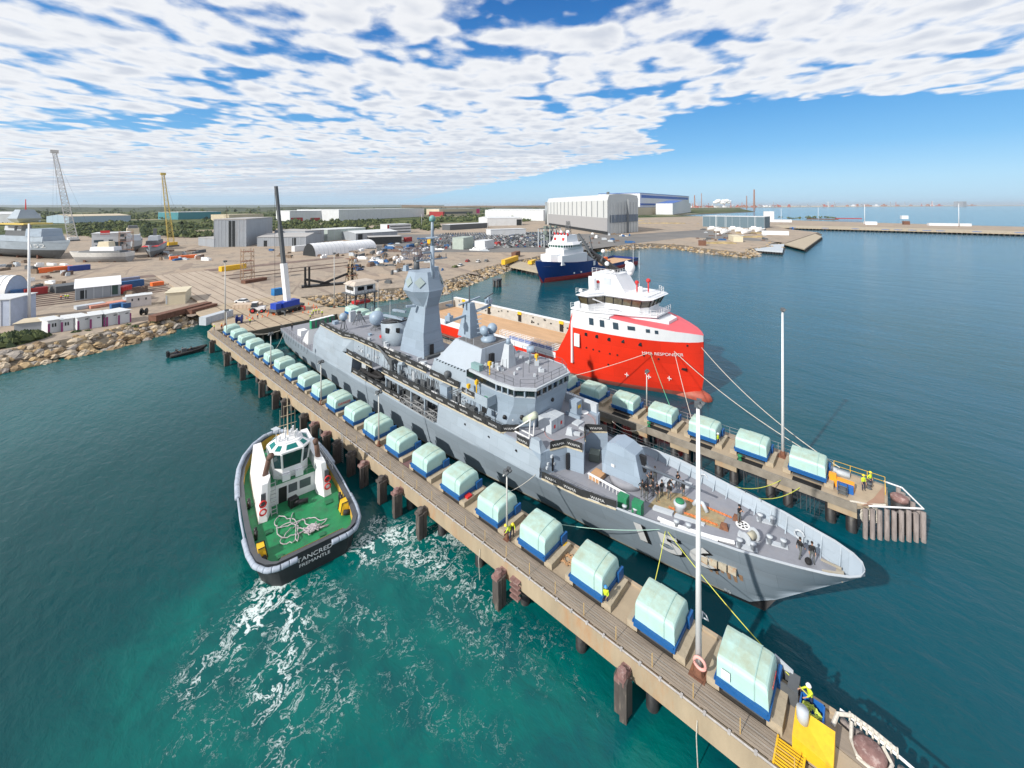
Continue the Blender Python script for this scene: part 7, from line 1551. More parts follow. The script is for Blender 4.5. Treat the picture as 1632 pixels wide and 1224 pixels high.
bld('warehouse', 'low beige roofed warehouse between the yellow crane and the grey shed', (365, 352), (420, 350), 342, 60, BEIGE, BEIGE, 'flat')
bld('office_block', 'three storey white office with red stair tower by the car park', (617, 373), (655, 371), 358, 18, WALLW, ROOFW, 'flat', opens=((0, .08, 0, 1, REDC), (.12, .98, .12, .25, GREYM), (.12, .98, .42, .55, GREYM), (.12, .98, .72, .85, GREYM)))
bld('ship_shed', 'tall grey ship repair shed with a dark central doorway', (341, 394), (392, 393), 349, 60, WALLG, ROOFG, 'flat', opens=((.44, .66, 0, .93, DARKO),), ribs=9)
bld('lean_to', 'low grey lean-to on the left of the tall grey shed', (316, 391), (342, 394), 378, 14, WALLG, ROOFG, 'flat')
bld('workshop', 'grey corrugated workshop right of the tall grey shed', (410, 393), (487, 392), 374, 40, WALLG, ROOFG, 'gable', opens=((.12, .2, 0, .5, DARKO), (.72, .8, 0, .7, DARKO)), ribs=8)
bld('workshop', 'taller blue grey workshop behind the corrugated one', (486, 388), (516, 385), 368, 40, WALLG, ROOFG, 'flat', ribs=4)
bld('workshop', 'pale green grey shed beyond the white arched tents', (522, 384), (582, 379), 366, 26, M('pale_green_wall', (.36, .42, .40), .6), ROOFW, 'flat', ribs=6)
bld('workshop', 'white roofed workshop with dark doors beside the white office', (567, 384), (633, 379), 369, 30, WALLG, ROOFW, 'gable', opens=((.05, .15, 0, .7, DARKO),), ribs=5)
bld('storage_shed', 'dark open sided shed roof in front of the car park', (588, 390), (640, 388), 378, 18, DARKO, ROOFG, 'flat')
bld('arched_tent', 'long white ribbed arched tent on the yard', (503, 409), (556, 403), 389, 15, DARKO, M('tent_white', (.75, .76, .78), .5, var=.03), 'arch')
bld('arched_tent', 'second white arched tent behind the ribbed one', (556, 400), (600, 395), 386, 18, DARKO, M('tent_white', (.75, .76, .78), .5, var=.03), 'arch')
bld('long_shed', 'low white roofed stores building beyond the car park', (717, 367), (778, 363), 358, 16, GREYM, ROOFW, 'flat')
bld('long_shed', 'long low white tent roof right of the car park', (782, 376), (838, 374), 366, 14, WALLW, ROOFW, 'flat')
# ---- near left yard
bld('marquee', 'white ribbed marquee shed with grey wall among the yard stores', (120, 479), (191, 471), 449, 13, WALLG, M('tent_white', (.75, .76, .78), .5, var=.03), 'gable', opens=((.1, .24, .05, .5, DARKO), (.78, .95, .1, .65, M('dark_green_panel', (.03, .07, .06), .7)),), eave=.62, ribs=5)
bld('storage_shed', 'white arched store at the left edge behind the near shed', (-80, 478), (6, 476), 443, 9, M('blue_grey_wall', (.34, .42, .55), .6), ROOFW, 'arch')
bld('storage_shed', 'pale blue grey shed with white roof at the left edge', (-60, 524), (16, 519), 480, 9, M('blue_grey_wall2', (.40, .46, .58), .6), ROOFW, 'flat', ribs=5)
bld('substation', 'cream flat roofed block beside the transfer track', (263, 487), (295, 484), 467, 11, CREAM, CREAM, 'flat', opens=((.02, .1, .1, .8, GREYL),))
bld('portable_office', 'long grey portable office with small windows near the cream block', (201, 491), (241, 486), 473, 4, M('pale_mauve_wall', (.55, .52, .52), .6), ROOFW, 'flat', opens=((.2, .26, .55, .75, DARKO), (.45, .51, .55, .75, DARKO), (.75, .81, .55, .75, DARKO)))
bld('long_hut', 'long beige roofed hut behind the green bushes on the left shore', (22, 533), (76, 527), 516, 6, WALLG, BEIGE, 'flat')
cabs = [(76, 532, 97, 528), (97, 529, 117, 526), (123, 527, 143, 523), (143, 524, 162, 521), (169, 520, 188, 516), (188, 517, 207, 513)]
MAGE = M('magenta_trim', (.25, .04, .16), .6)
for i, (a, b_, c, d_) in enumerate(cabs):
 t = bld('site_cabin', 'white site cabin with magenta corners, %s from the left in the shoreline row' % ORD[i], (a, b_), (c, d_), (511, 509, 506, 503, 500, 497)[i] - 0, 6, WALLW, ROOFW, 'flat', 'cabin', opens=((.3, .42, .45, .72, DARKO), (.5, .62, .45, .72, DARKO)) if i < 2 else ((.6, .85, .72, .8, GREYM),), group='white site cabins on the shoreline')
 b = MB(); b.box(-.05, .35, -.12, -.02, 0, 2.6); b.box(2.7, 3.0, -.12, -.02, 0, 2.6); bs(b, 'corner_post', MAGE, t)
# ---- control cabin on stilts at the quay
def stilt_cabin():
 x, y = 72, 133.5; t = thing('control_cabin', 'white control cabin raised on steel stilts at the far pier root', 'cabin', (x, y, DZ - 1))
 b = MB(); b.box(-3.8, 3.8, -3.2, 3.2, 5.0, 7.8); b.build('cabin_body', WALLW, t)
 b = MB(); b.prism([(-4.4, -3.8), (4.4, -3.8), (4.4, 3.8), (-4.4, 3.8)], 7.8, 8.9, [(-3, -2.4), (3.4, -2.4), (3.4, 2.4), (-3, 2.4)]); b.build('roof', M('dusty_roof', (.48, .42, .36), .8, var=.15, scale=.5), t)
 for q in ((-2.8, -.4), (.6, 2.8)): b = MB(); b.box(q[0], q[1], -3.26, -3.2, 6.0, 7.3); b.build('window', GLASS, t)
 b = MB(); b.box(-3.86, -3.8, -2.4, 2.4, 6.0, 7.3); b.build('window', GLASS, t)
 b = MB(); b.rail([(-4.6, -4.0, 4.9), (4.6, -4.0, 4.9)], 1.1, (1, .5), 1.4, .05); b.box(-4.8, 4.8, -4.2, 4, 4.75, 4.95); b.build('balcony', GREYM, t)
 for a in (-3.6, 0, 3.6):
  for c in (-3, 3): b = MB(); b.bar((a, c, -3), (a, c, 4.8), .3); b.build('stilt', GREYM, t)
 b = MB(); b.bar((-3.6, -3, 0), (0, -3, 4.6), .14); b.bar((3.6, -3, 0), (0, -3, 4.6), .14); bs(b, 'brace', GREYM, t)
 b = MB(); b.box(-2.5, 2.8, -1.5, 1.5, 1.0, 1.9); b.build('red_pipework', REDP, t)
stilt_cabin()
# ---- cranes
def lattice_crane(name, label, foot, tip, mat, w0, w1, bays, body, zt):
 A = Vector(at(*foot, GZ)); Y = cam_dist(*A)
 tx, ty = pxat(tip[0], Y); top = Vector((tx, ty, CAM_H - (tip[1] - YH - SLOPE * (tip[0] - 816)) / F_PX * Y))
 t = thing(name, label, 'crane', (A.x, A.y, GZ))
 L = top - Vector((A.x, A.y, GZ))
 b = MB(); b.truss((0, 0, 2.4), tuple(L), w0, w1, bays, w0 * .055, w0 * .03, 4); b.build('boom', mat, t)
 b = MB(); b.cbox((0, 0, 1.2), (7, 4.6, 2.6), .4); b.build('house', body, t)
 for s_ in (-1, 1): b = MB(); b.T = Matrix.Rotation(.4, 4, 'Z'); b.box(-4, 4, s_ * 3 - .6, s_ * 3 + .6, 0, 1.3); b.build('track', GREYM, t)
 u = Vector((CA, -SA, 0)); p2 = L * .985 + u * (w0 * .6)
 b = MB(); b.cyl(tuple(L), (p2.x, p2.y, 1.5), .06, .06, 3); b.cyl(tuple(L), tuple(u * (w0 * 3.2) + Vector((0, 0, 3))), .06, .06, 3); b.cyl(tuple(L - u * 1.0), tuple(Vector((L.x - u.x * 2, L.y - u.y * 2, 12))), .05, .05, 3); bs(b, 'cable', GREYM, t)
 b = MB(); b.cbox(tuple(L), (w1 * 2.2, w1 * 1.4, w1 * 1.2)); b.build('boom_head', mat, t)
lattice_crane('lattice_crane', 'towering white lattice boom crane behind the drydocked grey warship', (116, 384), (87, 244), M('crane_white', (.55, .55, .54), .6), 6.5, 2.6, 24, WHITE, 90)
lattice_crane('lattice_crane', 'slim yellow lattice boom crane left of the tall grey shed', (273, 393), (260, 279), M('crane_yellow', (.58, .44, .12), .6), 4.0, 1.6, 22, YEL, 60)
def mobile_crane():
 A = Vector(at(458, 497, DZ)); t = thing('mobile_crane', 'blue mobile crane with black and white telescopic boom raised on the quay', 'crane', (A.x, A.y, DZ), .3)
 Y = cam_dist(*A); tx, ty = pxat(440, Y); m = t.matrix_basis.inverted()
 top = m @ Vector((tx, ty, CAM_H - (296 - YH) / F_PX * Y)); p0 = Vector((0, 0, 2.8)); mid = p0.lerp(top, .34)
 b = MB(); b.bar(p0, mid, 1.5, 1.5); b.build('boom_base', WHITE, t); b = MB(); b.bar(mid, p0.lerp(top, .66), 1.0, 1.0); b.bar(p0.lerp(top, .66), top, .75, .75); b.build('boom', GREYM, t)
 b = MB(); b.box(-5.0, 5.0, -1.5, 1.5, 1.1, 1.9); b.build('chassis', GREYM, t); b = MB(); b.box(-2.5, 3.2, -1.5, 1.5, 1.9, 3.6); b.cbox((-4.0, 0, 1.9), (1.8, 2.6, 1.7)); b.build('cab', M('crane_blue', (.01, .05, .40), .5), t)
 for x in (-3.8, -2.2, 0, 1.6, 3.2):
  for y in (-1.4, 1.4): b = MB(); b.smooth = True; b.cyl((x, y - .25, .62), (x, y + .25, .62), .62, .62, 12); b.build('wheel', RUBBER, t)
 for x in (-3.5, 3.5):
  for y in (-3.4, 3.4): b = MB(); b.bar((x, 0, 1.2), (x, y, 1.2), .35); b.cyl((x, y, 0), (x, y, 1.3), .22, .22, 8); b.build('outrigger', REDP if x > 0 else GREYM, t)
 b = MB(); hp = top - Vector((.6, .2, 0)); b.cyl(tuple(hp), (hp.x, hp.y, 4), .04, .04, 4); b.build('hoist_line', BLACK, t)
mobile_crane()
def scaffold_tower(px, py, top, wd, label, mat, name='scaffold_tower', taper=.9):
 A = Vector(at(px, py, GZ)); h = height_at(px, top, A) - GZ; t = thing(name, label, 'tower', (A.x, A.y, GZ)); b = MB(); b.truss((0, 0, 0), (0, 0, h), wd, wd * taper, max(3, int(h / wd * 1.4)), .14, .08, 4); b.build('frame', mat, t)
 b = MB()
 for k in range(3): b.box(-wd / 2, wd / 2, -wd / 2, wd / 2, h * (.3 + .3 * k), h * (.3 + .3 * k) + .1)
 bs(b, 'platform', RUSTM, t)
scaffold_tower(394, 446, 396, 4.5, 'rusty square scaffold tower standing alone on the yard', M('rusty_scaffold', (.38, .26, .17), .8, var=.3))
scaffold_tower(560, 452, 408, 4.2, 'pale timber coloured tapering trestle tower by the black steel frame', M('pale_trestle', (.58, .45, .28), .8), taper=.2)
scaffold_tower(201, 412, 366, 7, 'rusty scaffold stair tower beside the checkered cover', M('rusty_scaffold', (.38, .26, .17), .8, var=.3))
def black_frame():
 A = Vector(at(522, 455, GZ)); t = thing('launch_cradle', 'heavy black steel cradle frame with upright posts near the quay', 'cradle', (A.x, A.y, GZ), -.35)
 for x in (-9, -7.5, 8, 9.5): b = MB(); b.box(x, x + .8, -.6, .6, 0, 8.5); b.build('post', BLACK, t)
 b = MB(); b.bar((-9, 0, 3.5), (1, 0, .6), .9); b.bar((9.5, 0, 5), (-3, 0, .6), .9); b.box(-10, 10, -1.5, 1.5, 0, .8)
 b.box(-9, -8, -2, 2, .8, 1.6); bs(b, 'beam', BLACK, t)
black_frame()
# ---- vessels on the hardstand
def dry_ship(label, bowpx, L, bw, zb, hull, low, house, name='patrol_vessel', rz=None, num=None, band=None, hh=8.0, mastm=None):
 A = Vector(at(bowpx[0], bowpx[1], GZ)); rz = rz if rz is not None else 0
 t = thing(name, label, 'vessel', (A.x - math.cos(rz) * L, A.y - math.sin(rz) * L, GZ), rz)
 st = [(0, hh, bw, bw * .85, -3), (L * .5, hh, bw * 1.02, bw * .9, -3), (L * .75, hh * 1.04, bw * .92, bw * .55, -3), (L * .88, hh * 1.1, bw * .6, bw * .2, -3), (L * .95, hh * 1.15, bw * .32, .1, hh * .3), (L, hh * 1.2, .15, 0, hh * .95)]
 o = hull_loft('hull', st, [-3, 0, hh * .2, hh * .38, hh * .5, hh * .75, hh], t, [hull, low], lambda z, x: 1 if z < hh * .40 else 0, .8); o.location = (0, 0, zb)
 deck_from([(a[0], 0, a[2]) for a in st], hh * .97 + zb, t, 'deck', GREYD, .1)
 for x in (.2, .45, .7):
  b = MB(); b.box(L * x, L * x + 1.2, -bw * .5, bw * .5, 0, zb + .3); b.build('keel_block', BRN, t)
 z0 = hh + zb
 for (a, c, w_, h0, h1, m) in house:
  b = MB(); b.prism([(L * a, -w_), (L * c, -w_ * .9), (L * c, w_ * .9), (L * a, w_)], z0 + h0, z0 + h1, [(L * a + .3, -w_ * .93), (L * c - .6, -w_ * .8), (L * c - .6, w_ * .8), (L * a + .3, w_ * .93)]); b.build('superstructure', m, t)
 if num:
  x0, x1, z1 = num[1]; tm = text_mesh(num[0], 3.4, 'pennant_number', M('pale_number', (.62, .66, .68)), t, 0)
  xs = [v.co.x for v in tm.data.vertices]; mn, mxx = min(xs), max(xs)
  for v in tm.data.vertices:
   u = (v.co.x - mn) / (mxx - mn); x = L * (x0 + (x1 - x0) * u); z = z1 + v.co.y
   for p, q in zip(st, st[1:]):
    if p[0] <= x <= q[0]:
     f = (x - p[0]) / (q[0] - p[0]); yt = p[2] + (q[2] - p[2]) * f; yw = p[3] + (q[3] - p[3]) * f; zt = p[1] + (q[1] - p[1]) * f; v.co = (x, -(yw + (yt - yw) * max(0, min(1, (z) / zt)) ** .8) - .25, z + zb); break
 return t, z0
RIGHT = math.atan2(-SA, CA)
v_, z0 = dry_ship('drydocked grey warship with pennant number 152 at the far left', (111, 414), 92, 7.4, 3.0, GHULL, M('antifoul_dark', (.05, .055, .06), .7), [(.25, .82, 6.4, 0, 3.6, GREY), (.62, .80, 6, 3.4, 8.5, GMAST), (.35, .6, 5.5, 3.4, 7, GREYM), (.30, .42, 4, 7, 10, GREYL)], 'warship', RIGHT - .32, ('152', (.70, .83, 5.6)), hh=8.2)
b = MB(); b.prism([(80 * .48, -3.4), (80 * .56, -3.4), (80 * .56, 3.4), (80 * .48, 3.4)], z0, z0 + 13, [(80 * .5, -2), (80 * .55, -2), (80 * .55, 2), (80 * .5, 2)]); b.build('mast_tower', GREYL, v_)
b = MB(); b.loft([[(80 * .525 + a * 4.2, c * 4.2, z0 + 12.5) for a, c in ((-1, -1), (1, -1), (1, 1), (-1, 1))], [(80 * .525 + a * 6, c * 6, z0 + 15) for a, c in ((-1, -1), (1, -1), (1, 1), (-1, 1))], [(80 * .525 + a * 3.2, c * 3.2, z0 + 21) for a, c in ((-1, -1), (1, -1), (1, 1), (-1, 1))]]); b.build('radar_housing', GREY, v_)
b = MB(); b.cyl((80 * .54, 0, z0 + 21), (80 * .54, 0, z0 + 28), .4, .2, 6); b.build('pole_mast', REDP, v_)
b = MB(); b.box(30, 58, -7, 7, z0 + 11.0, z0 + 12.0); b.build('scaffold_roof', M('crane_yellow', (.58, .44, .12)), v_)
b = MB(); b.smooth = True; b.lathe([(2.6, 0), (2.5, 2.5), (1.2, 3.6)], (68, 0, z0), 8); b.build('gun_turret', GREYL, v_)
dry_ship('white and grey patrol boat on blocks in front of the checkered cover', (111, 418), 34, 3.8, 1.8, M('pale_cream_hull', (.60, .60, .58), .5), M('grey_underbody', (.28, .28, .28), .7), [(.2, .62, 3.0, 0, 3.4, WH), (.3, .5, 2.4, 3.4, 6.5, CREAM), (.1, .8, 3.3, 0, 1.0, GREYM)], 'patrol_boat', RIGHT + PI + .1, hh=4.2)
dry_ship('grey patrol ship with red deck edge facing the yard on blocks', (238, 412), 44, 4.6, 2.4, GHULL, M('grey_underbody2', (.14, .15, .16), .7), [(.3, .78, 3.8, 0, 3.0, GREYM), (.4, .68, 3, 3.0, 6.0, GREYL), (.45, .5, 1, 6, 11, GREYM), (.05, .97, 4.7, -.2, .25, REDP)], 'patrol_ship', -PI / 2 - .25, hh=5.4)
dry_ship('pale grey scaffolded ship behind the checkered cover', (212, 404), 60, 5.6, 2.4, GREYL, GREYM, [(.3, .85, 4.8, 0, 4.5, GREYL), (.4, .7, 4, 4.5, 9, BEIGE), (.45, .65, 3, 9, 11, GREYM)], 'patrol_ship', -PI / 2 - .1, hh=6.0)
t = bld('containment_cover', 'white weather cover checkered with dark grey panels over a docked vessel', (146, 414), (201, 411), 372, 16, WALLW, ROOFW, 'flat')
rn = random.Random(77)
b = MB()
w_ = (Vector(at(201, 411, GZ)) - Vector(at(146, 414, GZ))).length
for q in range(9):
 x0 = -rn.random() * 2
 while x0 < w_ - 2:
  x0 += rn.uniform(1.5, 3.5); x1 = min(w_, x0 + rn.choice((2.0, 3.5, 4.5))); z_ = 1.2 + q * 1.62
  if q > 6 and x0 < 9: x0 = x1; continue
  b.quad((max(0, x0), -.1, z_), (x1, -.1, z_), (x1, -.1, z_ + 1.6), (max(0, x0), -.1, z_ + 1.6)); x0 = x1
bs(b, 'dark_panel', M('slate_panel', (.05, .08, .10), .6), t)
b = MB(); b.quad((4, -.12, 16), (8.5, -.12, 16), (8.5, -.12, 18.5), (4, -.12, 18.5)); b.build('red_panel', REDP, t)
# ---- vehicles and yard stores
CARC = {'white': M('car_white', (.72, .73, .74), .3, var=.02), 'silver': M('car_silver', (.36, .38, .40), .3, .5, var=.02), 'black': M('car_black', (.02, .022, .025), .25, var=.02), 'blue': M('car_blue', (.03, .09, .25), .3, var=.02), 'red': M('car_red', (.40, .02, .02), .3, var=.02), 'dark grey': M('car_dark_grey', (.09, .10, .11), .3, .3, var=.02)}
def car_mesh(colr):
 b = MB(); b.prism([(-2.2, -.88), (2.15, -.88), (2.15, .88), (-2.2, .88)], .32, [.85, .78, .78, .85]);
 b.cur = 1; b.prism([(-1.9, -.84), (1.15, -.84), (1.15, .84), (-1.9, .84)], .84, 1.38, [(-1.4, -.68), (.35, -.68), (.35, .68), (-1.4, .68)], False)
 b.cur = 0; b.prism([(-1.42, -.7), (.37, -.7), (.37, .7), (-1.42, .7)], 1.38, 1.44)
 b.cur = 2
 for x in (-1.35, 1.35):
  for y in (-.82, .82): b.cyl((x, y - .1, .33), (x, y + .1, .33), .33, .33, 8)
 return b.mesh('car_' + colr.replace(' ', '_'), [CARC[colr], GLASS, RUBBER])
CM = {k: car_mesh(k) for k in CARC}
def car(x, y, rz, colr, label, group, name='parked_car', z=GZ + .02):
 o = bpy.data.objects.new(name, CM[colr]); col.objects.link(o); o.location = (x, y, z); o.rotation_euler = (0, 0, rz); tag(o, label, 'car', group)
rn = random.Random(44)
A, B = Vector(at(640, 397, GZ)), Vector(at(905, 393, GZ)); cnt = 0
lot_u = (B - A).normalized(); lot_n = Vector((-lot_u.y, lot_u.x)); far = MB()
for row in range(22):
 for k in range(110):
  p = A + lot_u * (k * 2.9 + rn.uniform(-.2, .2)) + lot_n * (row * 8.2 + (2 if row % 2 else 0)); pxx = (p.x * CA - p.y * SA) / cam_dist(p.x, p.y) * F_PX + 816
  if rn.random() < .16 or not (645 + row * 3 < pxx < 905) or 720 < pxx < 800 and row < 2: continue
  c = rn.choice(('white', 'white', 'silver', 'silver', 'silver', 'black', 'dark grey', 'blue', 'dark grey')) if rn.random() < .96 else 'red'; cnt += 1; a = math.atan2(lot_n.y, lot_n.x)
  if cnt <= 285: car(p.x, p.y, a, c, '%s car in the %s row of the packed car park' % (c, ORD[row]), 'cars in the packed yard car park')
  else: far.cur = list(CARC).index(c); far.cbox((p.x, p.y, GZ), (4.4, 1.8, .9), a); far.cur = 6; far.cbox((p.x, p.y, GZ + .9), (2.4, 1.6, .5), a, .9)
tag(far.build('distant_cars', list(CARC.values()) + [GLASS]), 'farther rows of the packed yard car park', 'cars', kind='stuff')
for (px_, py_, rz, c, lb) in [(385, 485, 2.2, 'white', 'white utility car on the transfer track near the quay'), (310, 404, 1.0, 'silver', 'silver car alone on the yard right of the patrol ships'), (642, 431, .2, 'white', 'leftmost white car behind the rocks near the warship radar'), (655, 432, .3, 'white', 'second white car behind the rocks near the warship radar'),
                              (688, 431, .3, 'white', 'white car just right of the warship pole mast'), (734, 424, .4, 'white', 'white car left of the yellow truck on the shore road'), (762, 418, .5, 'white', 'white car right of the yellow truck on the shore road'), (775, 417, .5, 'silver', 'silver car right of the yellow truck on the shore road'),
                              (573, 431, .2, 'blue', 'pale blue car by the timber trestle tower'), (128, 456, .4, 'dark grey', 'dark car beside the white marquee shed'), (64, 463, .6, 'black', 'dark pickup behind the blue container on the left'), (590, 422, 1.2, 'blue', 'blue car behind the trestle tower'), (745, 417, .5, 'red', 'red car beside the yellow truck on the shore road')]:
 x, y = at(px_, py_, GZ); car(x, y, rz, c, lb, 'cars about the yard', z=(DZ + .02 if py_ > 480 else GZ + .02))
def box_thing(name, label, cat, px_, py_, d, mat, rz=0.0, z=GZ, lid=None, group=None, extra=None):
 x, y = at(px_, py_, z); t = thing(name, label, cat, (x, y, z), rz, group); b = MB(); b.cbox((0, 0, .05), d); b.build('body', mat, t)
 b = MB(); b.cbox((0, 0, d[2] + .05), (d[0] * 1.01, d[1] * 1.01, .12)); b.build('top', lid or mat, t)
 b = MB()
 for k in range(int(d[0] / 1.2)): b.cbox((-d[0] / 2 + .6 + k * 1.2, -d[1] / 2 - .03, .1), (.12, .08, d[2] - .1))
 if b.v: bs(b, 'rib', mat, t)
 return t
for a in [('shipping_container', 'teal blue container beside the tall floodlight mast', 'container', 36, 472, (6, 2.4, 2.6), BLUEC, .1), ('shipping_container', 'rusty red container right of the tall floodlight mast', 'container', 56, 470, (6, 2.4, 2.6), REDC, .25), ('shipping_container', 'bright red container at the right end of the marquee shed', 'container', 197, 467, (6, 2.4, 2.6), REDP, 1.0),
          ('shipping_container', 'navy container stacked behind the bright red one', 'container', 206, 458, (9, 2.4, 2.6), BLUEC, .2), ('shipping_container', 'grey blue container behind the marquee shed', 'container', 198, 453, (10, 2.4, 2.6), M('slate_container', (.2, .22, .32), .6), .2),
          ('skip', 'blue waste skip left of the pair by the portable office', 'skip', 186, 491, (3.2, 1.8, 1.5), BLUEC, .2), ('skip', 'blue waste skip right of the pair by the portable office', 'skip', 204, 490, (3.2, 1.8, 1.5), BLUEC, .2), ('work_platform', 'orange scissor platforms in front of the drydocked warship', 'platform', 89, 433, (12, 3, 2.4), ORG, .1),
          ('truck_body', 'blue truck tank behind the stored scaffolding', 'truck', 126, 431, (8, 3, 2.6), M('tank_blue', (.02, .05, .25), .5), .2), ('work_platform', 'orange crane parts near the grey patrol ship', 'platform', 292, 412, (14, 3, 1.8), ORG, .1), ('work_platform', 'small orange lift platform on the side rails', 'platform', 250, 455, (4, 2.5, 1.4), ORG, .2),
          ('boxed_girder', 'long rust red box girder lying behind the rocks', 'girder', 290, 500, (18, 2.8, 1.6), BRN, .52), ('boxed_girder', 'shorter rust red girder next to the long one', 'girder', 322, 495, (9, 2.2, 1.2), BRN, .52), ('yellow_crane_part', 'yellow and orange folded crane parts by the scaffold tower', 'crane part', 371, 430, (13, 2.5, 2.4), YEL, .3),
          ('timber_stack', 'brown timber stack at the foot of the scaffold tower', 'stack', 405, 449, (10, 3, 1.2), BRN, .3), ('blue_box', 'small bright blue skip near the black cradle frame', 'skip', 441, 470, (3.2, 2.2, 2.4), M('sky_blue_box', (.02, .18, .45), .5), .2), ('shipping_container', 'navy container left of the green containers on the yard', 'container', 655, 395, (10, 2.6, 2.8), BLUEC, .4),
          ('process_module', 'pale green grey steel module on trestles by the shore road', 'module', 738, 396, (16, 10, 9), M('pale_green_module', (.36, .42, .38), .6), .3), ('process_module', 'white module with cream roof on trestles', 'module', 772, 396, (16, 9, 6.5), WALLW, .3), ('shipping_container', 'red container behind the white module', 'container', 793, 391, (7, 2.6, 2.8), REDC, .3),
          ('gangway_ramp', 'pale tan gangway slab beside the mobile crane', 'ramp', 395, 492, (8, 3.2, 1.6), M('pale_tan_slab', (.52, .42, .33), .8), -.7), ('shipping_container', 'orange brown container in the quay corner near the blue ship', 'container', 822, 409, (10, 3, 3.2), BRN, .4), ('pipe_spool', 'yellow crane boom lying at the blue ship berth', 'crane part', 813, 418, (22, 2.4, 2.6), YEL, .35),
          ('pipe_spool', 'smaller yellow beam beside the blue ship bow', 'crane part', 848, 420, (8, 2.4, 1.8), YEL, .3), ('portable_office', 'white portable building on the outer hardstand', 'building', 1172, 384, (26, 8, 5), CREAM, .4), ('guard_hut', 'small brown hut near the rocks of the outer hardstand', 'hut', 1119, 391, (7, 6, 4), BRN, .3), ('shipping_container', 'cream container by the blue and red stores', 'container', 662, 394, (5, 2.6, 2.8), CREAM, .4),
          ('shipping_container', 'yellow tank box beyond the radar antenna', 'container', 685, 390, (4, 3, 4.5), YEL, .4), ('site_trailer', 'white trailer building left of the ribbed arched tent', 'trailer', 478, 400, (11, 4, 4), WALLW, .2), ('shipping_container', 'dark red container near the office block', 'container', 650, 385, (9, 3, 4), REDC, .3),
          ('stacked_frames', 'grey stacked launching frames left of the marquee shed', 'frames', 118, 462, (12, 8, 2.5), GREYM, .2), ('laid_sheets', 'pink red steel sheets on trestles before the marquee shed', 'sheets', 170, 487, (9, 4, .8), M('pinkish_sheet', (.55, .25, .18), .8), .2), ('pale_pipes', 'pale pipe bundle left of the pink red sheets', 'pipes', 143, 490, (7, 3, 1), GREYL, .2)]:
 box_thing(a[0], a[1], a[2], a[3], a[4], a[5], a[6], a[7] + (0 if a[0] != 'gangway_ramp' else 0))
# wheel loader, truck, reels
x, y = at(410, 498, DZ); t = thing('tractor', 'white wheeled tractor with red axles standing on the quay', 'tractor', (x, y, DZ + .02), -.6)
b = MB(); b.box(-1.4, 2.2, -.8, .8, .9, 1.9); b.build('bonnet', WHITE, t); b = MB(); b.prism([(-1.6, -.9), (.2, -.9), (.2, .9), (-1.6, .9)], 1.9, 3.2, [(-1.4, -.75), (0, -.75), (0, .75), (-1.4, .75)]); b.build('cab', GLASS, t); b = MB(); b.box(-1.5, .1, -.85, .85, 3.2, 3.35); b.build('roof', WHITE, t)
for px_, q, rr in ((-1.0, .9, .85), (1.5, .8, .6)):
 for s_ in (-1, 1): b = MB(); b.smooth = True; b.cyl((px_, s_ * q, rr), (px_, s_ * (q + .4), rr), rr, rr, 14); w_ = b.build('wheel', RUBBER, t); b = MB(); b.cyl((px_, s_ * (q + .38), rr), (px_, s_ * (q + .43), rr), rr * .5, rr * .5, 10); b.build('rim', REDP, w_)
for (px_, py_, rr, m, lb) in ((381, 515, 1.2, M('reel_blue', (.02, .04, .20), .5), 'dark blue cable reel on the quay behind the last housing'), (229, 502, 1.1, BLACK, 'black cable reel standing behind the rock wall')):
 x, y = at(px_, py_, DZ if px_ > 300 else GZ); zz = DZ if px_ > 300 else GZ; b = MB(); b.smooth = True; b.cyl((x - .5, y + .3, zz + rr), (x + .5, y - .3, zz + rr), rr * .5, rr * .5, 12); b.cyl((x - .6, y + .36, zz + rr), (x - .5, y + .3, zz + rr), rr, rr, 16); b.cyl((x + .5, y - .3, zz + rr), (x + .6, y - .36, zz + rr), rr, rr, 16); single(b, 'cable_reel', m, lb, 'reel')
# quay corner gear: grey ramp, white low wall, barriers
b = MB()
for k in range(46):
 px_ = rn.uniform(392, 545); py_ = 508 - (px_ - 392) * .13 + rn.uniform(-14, 3); x, y = at(px_, py_, DZ)
 if y < 126 or x > 60: continue
 o = MB(); o.lathe([(.28, 0), (.28, .05), (.13, .08), (.04, .75)], (x, y, DZ), 8); single(o, 'traffic_cone', ORG, 'orange traffic cone on the quay around the mobile crane', 'cone', 'cones on the quay')
box_thing('barrier_wall', 'low white walled pit at the landward end of the near pier', 'pit', 345, 512, (9, 2.4, 2.2), GREYL, .52)
# ---- scattered stores all over the yard
SC = [('pallet_stack', 'stack of brown pallets on the open yard', M('pallet_brown', (.20, .15, .11), .9, var=.3)), ('crate', 'grey crate among the stores on the open yard', GREYM), ('drum_rack', 'rack of rusty drums on the open yard', M('dull_rust', (.17, .115, .09), .9, var=.4)), ('trestle', 'pale steel trestle lying on the open yard', GREYL), ('stores_box', 'white stores box on the open yard', WHITE), ('tarped_load', 'blue tarped load on the open yard', BLUEC)]
PLACE = ['near the module trestles', 'behind the black cradle', 'behind the marquee shed', 'by the patrol ships', 'before the arched tents', 'before the car park', 'at the left yard edge', 'before the huge hall', 'on the outer hardstand', 'by the portable office', 'behind the right rock wall']
zones = [(590, 700, 396, 425, 50), (560, 640, 405, 440, 22), (110, 190, 452, 466, 26), (240, 330, 398, 416, 22), (430, 600, 398, 412, 20), (600, 790, 380, 400, 34), (0, 110, 418, 462, 26), (900, 1010, 372, 392, 26), (1110, 1230, 366, 384, 26), (200, 240, 465, 480, 8), (600, 720, 430, 452, 20)]
